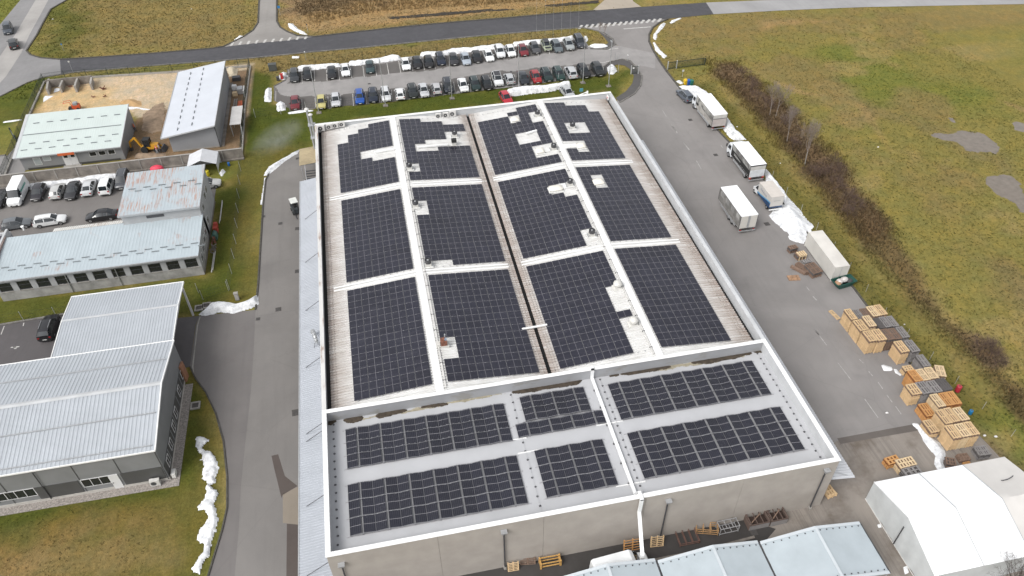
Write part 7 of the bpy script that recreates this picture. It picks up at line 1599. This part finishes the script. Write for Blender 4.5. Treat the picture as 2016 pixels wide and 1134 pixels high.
for zx, zy, s, lab in ((850,275,1.0,'rusty scrap lump right of the sand bays'), (740,365,.6,'small rusty tool on the sand'), (870,360,.6,'dark branch lying on the sand'), (470,245,.6,'dark bucket inside the middle sand bay')):
    m_ = MB()
    for k in range(7): m_.bar((random.uniform(-.6,.6)*s,random.uniform(-.4,.4)*s,.05),(random.uniform(-.7,.7)*s,random.uniform(-.4,.4)*s,random.uniform(.2,.8)*s),.14*s,.1*s)
    tag(m_.build('scrap_metal', RUST, loc=G(*q8(zx,zy))), lab, 'scrap')
q9 = z2((300,100), 260/1228)
for zx, zy, mt_, dims, lab in ((768,360,BOXW,(.9,.9,.9),'white crate on a trolley behind the store'),(772,415,WD['cream'],(.9,.8,.7),'cream crate stacked behind the store'),(822,385,STEEL,(1.1,1.6,1.0),'silver machine frame behind the store'),(862,400,WHITE_D,(.25,2.4,1.2),'white panels leaning at the yard fence'),(785,270,STEEL_D,(1.6,1.2,.7),'dark tarp covered heap behind the store')):
    a, b, c_ = dims; tag(MB().hexa([(-a/2,-b/2,0),(a/2,-b/2,0),(a/2,b/2,0),(-a/2,b/2,0)],[(-a/2.2,-b/2.2,c_),(a/2.2,-b/2.2,c_),(a/2.2,b/2.2,c_*.96),(-a/2.2,b/2.2,c_)]).box(-a/2-.03,a/2+.03,-.05,.05,c_*.4,c_*.5).build('stored_crate', mt_, loc=G(*q9(zx,zy))), lab, 'stored goods')
m_ = thing('brick_stack', 'stack of orange red building blocks in the store yard', 'brick stack', G(*q9(825,520)))
bmsh = MB().box(-.22,.22,-.12,.12,0,.2).mesh('brick', plain('orange_brick',(.42,.10,.045),.8,var=.25,scale=3))
for i in range(2):
    for j in range(9):
        for k in range(3): link('brick', bmsh, m_, loc=((i-.5)*.48+random.uniform(-.02,.02), (j-4)*.28, k*.21+.002))
t = thing('ladder', 'pale ladder lying between crates and bricks in the store yard', 'ladder', G(*q9(773,490)));
for sx in (-.25,.25): MB().box(sx-.03,sx+.03,-1.6,1.6,.1,.18).build('rail', STEEL, t)
for k in range(10): MB().box(-.25,.25,-1.45+k*.32,-1.40+k*.32,.12,.16).build('rung', STEEL, t)
# ------------------------------------------------------------------ street furniture
def lamp(base, label, h=8.8, arm=True):
    p_ = G(*base); t = thing('lamp_post', label, 'lamp post', p_, 0, 'lamp posts of the car park')
    MB().box(-.45,.45,-.45,.45,-.02,.10).build('footing', CONC_D, t); MB().tube((0,0,.1),(0,0,h),.085,.05,n=8).build('pole', STEEL, t, smooth=True); MB().hexa([(-.12,-.1,h-.02),(.12,-.1,h-.02),(.10,.75,h+.06),(-.10,.75,h+.06)],[(-.12,-.1,h+.12),(.12,-.1,h+.12),(.08,.75,h+.14),(-.08,.75,h+.14)]).build('lamp_head', STEEL, t)
for i, b in enumerate([(628,222),(759,208),(890,194),(1021.5,177.5),(1147.5,163),(1198,169.5)]): lamp(b, ['leftmost lamp post beside the pale yellow hatchback','lamp post in front of the white wagon','lamp post in front of the dark navy people carrier','lamp post behind the long hall snow bank','lamp post before the black crossover','rightmost slim lamp post on the looped lawn'][i])
for k, (px, py) in enumerate(((1056,66),(1073,70),(1089,72),(1105,70),(1122,66),(1138,62))):
    t = thing('flagpole', '%s flagpole from the left beside the main road' % NUM[k], 'flagpole', G(px,py), 0, 'flagpoles beside the main road'); MB().tube((0,0,0),(0,0,7.5),.02,.012,n=6).build('pole', STEEL, t); MB().lathe([(.05,7.5),(.07,7.55),(.02,7.63)],n=8).build('finial', STEEL, t)
def post(base, h, label, sign=None, r=.035):
    t = thing('sign_post', label, 'sign post', G(*base)); MB().tube((0,0,0),(0,0,h),r).build('pole', STEEL, t)
    if sign: MB().box(-sign[1],sign[1],-.05,-.03,h-2*sign[1],h).build('sign_plate', sign[0], t)
BLUS = plain('sign_blue', (.03,.16,.36), .5)
post((1144,183),1.0,'small blue sign on the lawn behind the hall',(plain('sign_cyan',(.10,.32,.40),.5),.35)); post((552,30),2.2,'blue round sign by the side road',(BLUS,.3)); post((603,119),2.0,'white marker post on the strip beside the main road',(WHITE,.1)); post((1343,152),1.6,'pale sign post beside the sliding gate',(WHITE_D,.2)); post((143,140),2.2,'thin post on the left main road edge',(WHITE_D,.15)); post((126,100),1.6,'blue reflector post in the left field',(BLUS,.15)); post((607,66),2.2,'thin dark post on the side road corner',(STEEL_D,.15)); post((1204,100),2.4,'thin barrier post at the car park exit'); post((1211,118),1.6,'short barrier post beside the car park exit'); post((1216,118),1.6,'second short barrier post beside the car park exit'); post((1235,120),1.4,'pale post at the head of the looped footpath',(WHITE,.12))
for k, (px, py, c, n_) in enumerate(((1349,166.5,(.62,.40,.01),'yellow'),(1355,167.2,(.02,.09,.36),'blue'),(1360.5,167.8,(.02,.14,.10),'green'))):
    t = thing('waste_bin', '%s wheeled waste bin beside the driveway' % n_, 'waste bin', G(px,py), R(10), 'waste bins beside the driveway'); mt_ = plain('bin_'+n_, c, .5)
    MB().hexa([(-.24,-.26,.05),(.24,-.26,.05),(.24,.26,.05),(-.24,.26,.05)],[(-.30,-.34,.98),(.30,-.34,.98),(.30,.34,.98),(-.30,.34,.98)]).build('bin_body', mt_, t); MB().hexa([(-.31,-.36,.98),(.31,-.36,.98),(.31,.36,.98),(-.31,.36,.98)],[(-.28,-.30,1.06),(.28,-.30,1.06),(.28,.34,1.10),(-.28,.34,1.10)]).build('lid', mt_, t)
    for sx in (-.25,.25): MB().tube((sx-.04,.28,.1),(sx+.04,.28,.1),.1,n=8).build('wheel', TYRE, t)
def cabinet(px, py, mt_, d, label, cat='cabinet'):
    a, b, c_ = d; t = thing('utility_cabinet', label, cat, G(px,py)); MB().box(-a/2,a/2,-b/2,b/2,0,c_).build('case', mt_, t); MB().box(-a/2-.05,a/2+.05,-b/2-.05,b/2+.05,c_,c_+.06).build('lid', mt_, t); MB().box(-a/2+.08,a/2-.08,-b/2-.015,-b/2,.1,c_-.1).build('door', mt_, t)
cabinet(538,138,plain('cab_dark',(.075,.08,.075),.6),(1.5,1.0,1.3),'dark grey utility cabinet on the lawn left of the car park'); cabinet(556,156,plain('cab_red',(.45,.03,.03),.5),(.5,.4,1.1),'red hydrant cabinet in the snow left of the car park'); cabinet(548,158,STEEL_D,(.5,.5,.7),'small grey box beside the red cabinet'); cabinet(468,590,CONC,(.5,.35,1.2),'pale concrete meter post beside the verge')
for k, (px, py, mt_, lab) in enumerate(((1884,770,plain('barrel_red',(.42,.03,.05),.5),'red barrel lying at the dark pallet stack'),(1909,815,plain('barrel_blue',(.01,.16,.36),.5),'blue canister on the grass beside the pallets'),(410,345,plain('barrel_yellow',(.55,.46,.02),.5),'yellow gas bottle under the small gable tent'),(451,326,plain('ball_blue',(.02,.14,.45),.5),'blue barrel beside the small gable tent'))):
    t = thing('barrel', lab, 'barrel', G(px,py)); s = 1.0 if k in (0,2) else .7; MB().lathe([(.28*s,0),(.31*s,.06*s),(.29*s,.3*s),(.31*s,.45*s),(.29*s,.6*s),(.31*s,.86*s),(.25*s,.92*s),(.1,.92*s)],n=12).build('drum', mt_, t, smooth=True); MB().lathe([(.08,.92*s),(.08,.97*s),(.02,.98*s)],n=8).build('bung', STEEL_D, t)
tag(MB().ellipsoid((0,0,.6),(1.1,.7,.6),12).box(-.9,.9,-.02,.02,.0,.5).build('covered_mower', plain('tarp_red',(.62,.05,.09),.6,var=.1), loc=G(311,338)), 'bright red covered machine behind the raised workshop block', 'covered machine')
MH = plain('manhole_iron', (.075,.068,.062), .8, var=.2, scale=5)
for k, (px, py, s) in enumerate(((586,450,.75),(586,534,.75),(548,609,.75),(508,628,.55),(583,812,.95),(552,440,.6),(519,426,.5),(1359,236,.7),(1409,305,.7),(1510,441,.8),(727,165,.5),(1006,141,.5),(1174,127,.5),(586,312,.6),(1484,1048,.7))):
    p_ = G(px,py); t = thing('drain_cover', '%s iron drain cover set in the asphalt, counted west lane first' % (NUM[k]), 'drain cover', (p_.x,p_.y,.004), random.uniform(-.1,.1), 'drain covers in the asphalt'); MB().box(-s/2,s/2,-s/2,s/2,0,.014).build('frame', MH, t)
    for j in range(4): MB().box(-s/2+.06,s/2-.06,-s/2+.08+j*s/4.6,-s/2+.13+j*s/4.6,.014,.024).build('grate_bar', STEEL_D, t)
for px, py, lab in ((385,799,'square concrete well ring on the lawn before the grey hall'),(392,607,'square concrete well ring beside the canopy post'),(407,602,'second square concrete well ring beside the snow bank')):
    p_ = G(px,py); t = thing('well_ring', lab, 'well ring', p_); 
    for a in ((-.55,.55,-.55,-.38),(-.55,.55,.38,.55),(-.55,-.38,-.38,.38),(.38,.55,-.38,.38)): MB().box(*a,-.03,.16).build('edge', CONC, t)
    MB().box(-.38,.38,-.38,.38,-.02,.05).build('cover', MH, t)
for k in range(60):
    pass
# ------------------------------------------------------------------ people
def person(label, px, py, top, legs, pose=0, rz=0, helmet=None):
    p_ = G(px,py); t = thing('person', label, 'person', p_, rz); h = 1.78
    V = [(0,0,.95),(0,0,1.15),(0,.01,1.38),(0,.02,1.50),(0,.04,1.60),(.02,.05,1.70), (.10,0,.90),(.12,.03+.12*pose,.50),(.13,-.02+.02*pose,.08),(.13,.16,.03), (-.10,0,.90),(-.12,.03-.12*pose,.50),(-.13,-.05-.25*pose,.10),(-.13,.10-.22*pose,.04), (.20,.01,1.42),(.27,.03,1.15),(.26,.16+.12*pose,.95),(.26,.22+.14*pose,.88), (-.20,.01,1.42),(-.27,.04,1.15),(-.26,.18-.1*pose,.96),(-.26,.24-.1*pose,.90)]
    E_ = [(0,1),(1,2),(2,3),(3,4),(4,5),(0,6),(6,7),(7,8),(8,9),(0,10),(10,11),(11,12),(12,13),(2,14),(14,15),(15,16),(16,17),(2,18),(18,19),(19,20),(20,21)]
    rad = [.15,.14,.17,.07,.085,.09,.10,.075,.05,.045,.10,.075,.05,.045,.07,.055,.042,.04,.07,.055,.042,.04]
    me = bpy.data.meshes.new('body'); me.from_pydata(V, E_, []); o = bpy.data.objects.new('body', me); COL.objects.link(o); o.parent = t
    sk = o.modifiers.new('skin', 'SKIN'); 
    if not me.skin_vertices: 
        bm = bmesh.new(); bm.from_mesh(me); bm.verts.layers.skin.verify(); bm.to_mesh(me); bm.free()
    for i, r_ in enumerate(rad): me.skin_vertices[0].data[i].radius = (r_, r_*.85)
    me.skin_vertices[0].data[0].use_root = True
    sb = o.modifiers.new('sub', 'SUBSURF'); sb.levels = 1; sb.render_levels = 2
    mt, ns, ls, b = _nodes('clothes_'+label[:14]); tc = N(ns,'ShaderNodeTexCoord').outputs['Object']; sx = N(ns,'ShaderNodeSeparateXYZ'); ls.new(tc, sx.inputs[0])
    r_ = N(ns,'ShaderNodeValToRGB'); r_.color_ramp.interpolation = 'CONSTANT'; els = r_.color_ramp.elements; els[0].color = (.02,.018,.016,1); els[1].position = .05; els[1].color = legs+(1,)
    for pos, c in ((.50,top+(1,)),(.64,(.6,.6,.55,1)),(.665,top+(1,)),(.75,(.45,.27,.2,1)),(.84,(.05,.035,.025,1) if helmet is None else helmet+(1,))): e = els.new(pos); e.color = c
    ls.new(math_(ns, ls, 'DIVIDE', sx.outputs[2], 2.0), r_.inputs[0]); ls.new(r_.outputs[0], b.inputs['Base Color']); b.inputs['Roughness'].default_value = .85
    me.materials.append(mt); me.polygons.foreach_set('use_smooth', [True]*len(me.polygons))
person('person in orange safety vest and grey trousers beside the green roofed building', 267.5, 259, (.75,.16,.05), (.07,.075,.085), .8, R(120))
person('person in red jacket and pale trousers beside the yellow digger', 311, 303, (.55,.10,.09), (.34,.35,.37), .6, R(-60)); person('person in white and red jacket next to the digger, right one', 316, 300, (.55,.42,.42), (.22,.23,.26), -.5, R(-80))
# ------------------------------------------------------------------ vegetation
def tri_mesh(name, V, C_, mat, **kw):
    """V: (n,3,3) triangles; C_: (n,3) colours"""
    n = len(V); me = bpy.data.meshes.new(name); me.vertices.add(n*3); me.vertices.foreach_set('co', V.reshape(-1).astype(np.float32))
    me.loops.add(n*3); me.loops.foreach_set('vertex_index', np.arange(n*3, dtype=np.int32)); me.polygons.add(n); me.polygons.foreach_set('loop_start', np.arange(0, n*3, 3, dtype=np.int32))
    me.update(calc_edges=True); at_ = me.color_attributes.new('tone', 'FLOAT_COLOR', 'POINT'); cc = np.repeat(C_, 3, axis=0); at_.data.foreach_set('color', np.concatenate([cc, np.ones((n*3,1))], 1).ravel().astype(np.float32))
    me.materials.append(mat); return link(name, me, **kw)
def tone_mat(name, rough=.95):
    mt, ns, ls, b = _nodes(name); a = N(ns, 'ShaderNodeVertexColor', layer_name='tone').outputs[0]; n1 = noise(ns, ls, geopos(ns), 3, 3)
    ls.new(mix(ns, ls, math_(ns, ls, 'MULTIPLY', n1, .6), a, mix(ns, ls, 1.0, a, (.55,.55,.5), 'MULTIPLY')), b.inputs['Base Color']); b.inputs['Roughness'].default_value = rough; b.inputs['Specular IOR Level'].default_value = .1; return mt
BLADE = tone_mat('grass_blades')
def tufts(n, box, dens=None, hmin=.06, hmax=.18, wd=.10, seed=1, name='grass_tufts', jitter=.32, bright=(1.0,1.0,1.0), label=None):
    rs = np.random.RandomState(seed); x = rs.uniform(box[0], box[1], n); y = rs.uniform(box[2], box[3], n)
    hd_ = np.min([pdist(x, y, WPOLY[k]) for k in HARD+['footpath','verge_path']], axis=0)
    for x0,x1,y0,y1 in bld: hd_ = np.minimum(hd_, pdist(x, y, [(x0,y0),(x1,y0),(x1,y1),(x0,y1)]))
    for p_ in PUD: hd_ = np.minimum(hd_, pdist(x, y, p_)-.3)
    hd_ = np.minimum(hd_, pdist(x, y, [(-58,82),(-12,82),(-12,119),(-52,119)]))
    ok = hd_ > .12
    if dens is not None: ok &= dens(x, y) > rs.rand(n)
    x, y = x[ok], y[ok]; n = len(x); c = soil(x, y)*np.array(bright)
    V = []; CC = []
    gi = np.clip(np.searchsorted(gx, x)-1, 0, len(gx)-2); gj = np.clip(np.searchsorted(gy, y)-1, 0, len(gy)-2); zg = Z[gj, gi]
    for k in range(3):
        a = rs.rand(n)*6.283; w_ = wd*rs.uniform(.6,1.5,n); h = rs.uniform(hmin,hmax,n); ox = rs.uniform(-.1,.1,n); oy = rs.uniform(-.1,.1,n); le = rs.uniform(-.12,.12,(2,n))
        cx, cy = np.cos(a)*w_, np.sin(a)*w_; zz = zg-.02
        V.append(np.stack([np.stack([x+ox-cx,y+oy-cy,zz],1), np.stack([x+ox+cx,y+oy+cy,zz],1), np.stack([x+ox+le[0],y+oy+le[1],zz+h+.02],1)],1))
        CC.append(c*rs.uniform(1-jitter,1+jitter,(n,1))*np.array([1,1,1]))
    return tri_mesh(name, np.concatenate(V), np.concatenate(CC), BLADE, kind='stuff', label=label)
tufts(40000, (66,130,-6,130), lambda x,y: sstep(150,60,y), seed=2, hmax=.2, wd=.12, name='meadow_grass', label='rough winter meadow grass right of the yard')
tufts(16000, (-40,2,2,80), seed=3, hmax=.10, wd=.06, hmin=.03, name='lawn_grass', label='short lawn grass between the buildings on the left')
tufts(16000, (-14,60,78,128), seed=4, hmax=.10, wd=.07, hmin=.03, name='lawn_grass', label='short lawn grass between hall, car park and road')
tufts(26000, (-75,60,112,172), seed=5, hmax=.22, wd=.12, name='field_grass', label='dry field grass beyond the main road')
# straw and reeds along the far ditch and in the field ditch
FAR = GP([(620,45),(760,20),(900,12),(1100,0),(1180,-30),(760,-40),(560,10)])
tufts(14000, (-5,85,128,160), lambda x,y: (pdist(x,y,FAR)<0).astype(float), seed=6, hmin=.25, hmax=.7, wd=.12, name='dry_reeds', bright=(1.05,1.0,.95), label='tan dry reeds along the ditch beyond the main road')
BR, WE = REG[[r[0] for r in REG].index('bramble')][1], REG[[r[0] for r in REG].index('weeds')][1]
tufts(22000, (66,100,-2,60), lambda x,y: (1-sstep(-.5,1.5,pdist(x,y,WE)+4*(fbm(x,y,.3,3,41)-.5))), seed=9, hmin=.12, hmax=.4, wd=.12, name='dry_weeds', jitter=.5, label='low dry weeds along the lower field ditch')
tufts(40000, (66,100,-2,110), lambda x,y: (1-sstep(-.5,1.5,pdist(x,y,BR)+4*(fbm(x,y,.3,3,40)-.5)))*1.0, seed=7, hmin=.18, hmax=.55, wd=.11, name='bramble_thicket', bright=(1.15,1.05,.95), jitter=.5, label='tangled brown brambles filling the field ditch')
# flat dark brown strip along the ditch beyond the road
tag(patch('ditch_strip', GP([(752,34),(900,22),(1060,10),(1180,0),(1180,6),(1060,16),(900,28),(755,40)]), .004, 0, plain('ditch_mud',(.035,.028,.02),.95,var=.3), .25, .35), kind='structure'); bpy.data.objects['ditch_strip'].name = 'ditch'
# bare shrubs and trees
BARKS = {'grey': plain('grey_bark',(.27,.235,.21),.9,var=.2,scale=6), 'twig': plain('grey_brown_twig',(.20,.165,.145),.95,var=.2,scale=3), 'brown': plain('brown_twig',(.085,.055,.045),.95,var=.3,scale=3), 'pale': plain('pale_bark',(.27,.245,.22),.9,var=.2,scale=6), 'dark': plain('dark_bark',(.06,.045,.038),.9,var=.25,scale=6)}
def tree(label, base, h, seed, bark='grey', spread=.45, levels=5, r0=.07, twigs=3, name='bare_tree', up=.55, group='bare trees in the field ditch', trunk=.35):
    rs = random.Random(seed); t = thing(name, label, 'tree' if name == 'bare_tree' else 'shrub', base, 0, group); tk, cr = MB(), MB()
    def grow(p_, d, L, r_, lv, mb_):
        nseg = 2 if lv > 1 else 1; q_ = p_
        for s in range(nseg):
            d = (d+Vector((rs.gauss(0,.12),rs.gauss(0,.12),rs.gauss(.03,.06)))).normalized(); e = q_+d*(L/nseg); r2 = r_*(.84 if nseg == 2 else .6); mb_.tube(q_, e, r_, r2, 5 if lv > 3 else 3, cap=False); q_, r_ = e, r2
            if lv > 0 and lv < levels:
                for k in range(1 if s == 0 else 0): branch(q_, d, L, r_, lv, mb_)
        if lv > 0:
            for k in range(twigs): branch(q_, d, L, r_, lv, mb_)
    def branch(p_, d, L, r_, lv, mb_):
        a = rs.uniform(0,6.283); x = d.orthogonal().normalized(); y = d.cross(x); s = rs.uniform(.5,1.2)*spread
        nd = (d+(x*math.cos(a)+y*math.sin(a))*s+Vector((0,0,up*.25))).normalized(); grow(p_, nd, L*rs.uniform(.62,.85), max(.0045, r_*rs.uniform(.45,.65)), lv-1, cr)
    d0 = Vector((rs.gauss(0,.05),rs.gauss(0,.05),1)).normalized(); p_ = Vector((0,0,-.3)); tk.tube(p_, d0*h*trunk, r0, r0*.8, 7); top = d0*h*trunk
    L0 = h*(1-trunk)*.36
    for k in range(twigs+1): branch(top*(.75+.25*k/twigs) if trunk > .1 else top, d0, L0/.75, r0*.9, levels, cr)
    grow(top, d0, L0, r0*.75, levels-1, cr)
    tk.build('trunk', BARKS[bark], t, smooth=True); cr.build('crown', BARKS['brown' if name == 'bare_shrub' else 'twig' if bark != 'dark' else 'dark'], t); return t
tree('pale bare tree in the middle of the field ditch', G(1585,322), 7.4, 11, 'pale', .34, 5, .085, 3, trunk=.30); tree('bare tree left of the pale one in the field ditch', G(1550,275), 6.2, 12, 'grey', .32, 5, .06, 3, trunk=.32)
tree('thin bare sapling farther up the field ditch', G(1516,223), 5.6, 13, 'grey', .4, 5, .05, 3, trunk=.35); tree('second thin sapling farther up the field ditch', G(1528,226), 5.8, 14, 'grey', .4, 5, .05, 3, trunk=.35)
SH = [(1462,152,2.4),(1478,178,2.6),(1490,196,2.2),(1506,214,2.2),(1535,245,2.0),(1560,290,2.0),(1590,345,2.2),(1612,350,2.6),(1632,335,3.2),(1650,355,3.0),(1640,375,2.4),(1665,395,2.4),(1680,410,2.2),(1668,425,2.0),(1930,690,2.4),(1950,700,2.2),(1960,715,2.0)]
WORDS = ['reddish shrub at the upper end of the field ditch','second shrub from the upper end of the field ditch','third shrub from the upper end of the field ditch','fourth shrub from the upper end of the field ditch','shrub between sapling and left bare tree','low shrub behind the first tree','low shrub below the pale bare tree','dark shrub below and right of the pale bare tree','tallest dark shrub right of the pale bare tree','broad dark shrub right of the tallest one','dark shrub in front of the tallest one','dark shrub at the lower thicket','lower dark shrub in the thicket','lowest dark shrub of the middle thicket','first shrub of the lower right thicket','second shrub of the lower right thicket','last shrub of the lower right thicket']
for k, (px, py, h) in enumerate(SH): tree(WORDS[k], G(px,py), h, 100+k, 'brown', .95, 5, .035, 3, 'bare_shrub', .2, 'bare shrubs in the field ditch', .05)
p = G(2006,1126); tree('bare dark tree rising at the lower right picture corner', (61.6,-12.2,0), 5.4, 77, 'dark', .75, 5, .12, 3, trunk=.34, group='bare trees at the picture corner')
tree('small bare tree on the entrance island', G(1180,66), 2.6, 31, 'grey', .4, 4, .03, 3, group='small bare trees at the entrance'); tree('second small bare tree on the entrance island', G(1190,70), 2.6, 32, 'grey', .4, 4, .03, 3, group='small bare trees at the entrance')
# litter on asphalt and grass
LIT = plain('litter_white', (.62,.61,.60), .7, var=.2)
for k, (px, py) in enumerate(((1496+1075*.2645,570+262*.2645),(1496+945*.2645,570+920*.2645),(1496+880*.2645,290+0*.2645),(1536,322),(1451,250),(377,18),(104,38),(1905,860),(1960,860),(1938,858))):
    s = random.uniform(.12,.22); tag(MB().ellipsoid((0,0,.06),(s,s*.7,.08),8).build('litter', LIT, loc=G(px,py)), ['white litter on the grass right of the first pallet rows','white litter on the asphalt before the low orange stack','white litter behind the second truck','white litter on the grass beside the box truck snow','white litter by the first truck snow bank','white stone in the middle of the left field','white litter near the left road','white litter right of the nearest pallet row','second litter right of the nearest pallet row','third litter right of the nearest pallet row'][k], 'litter')
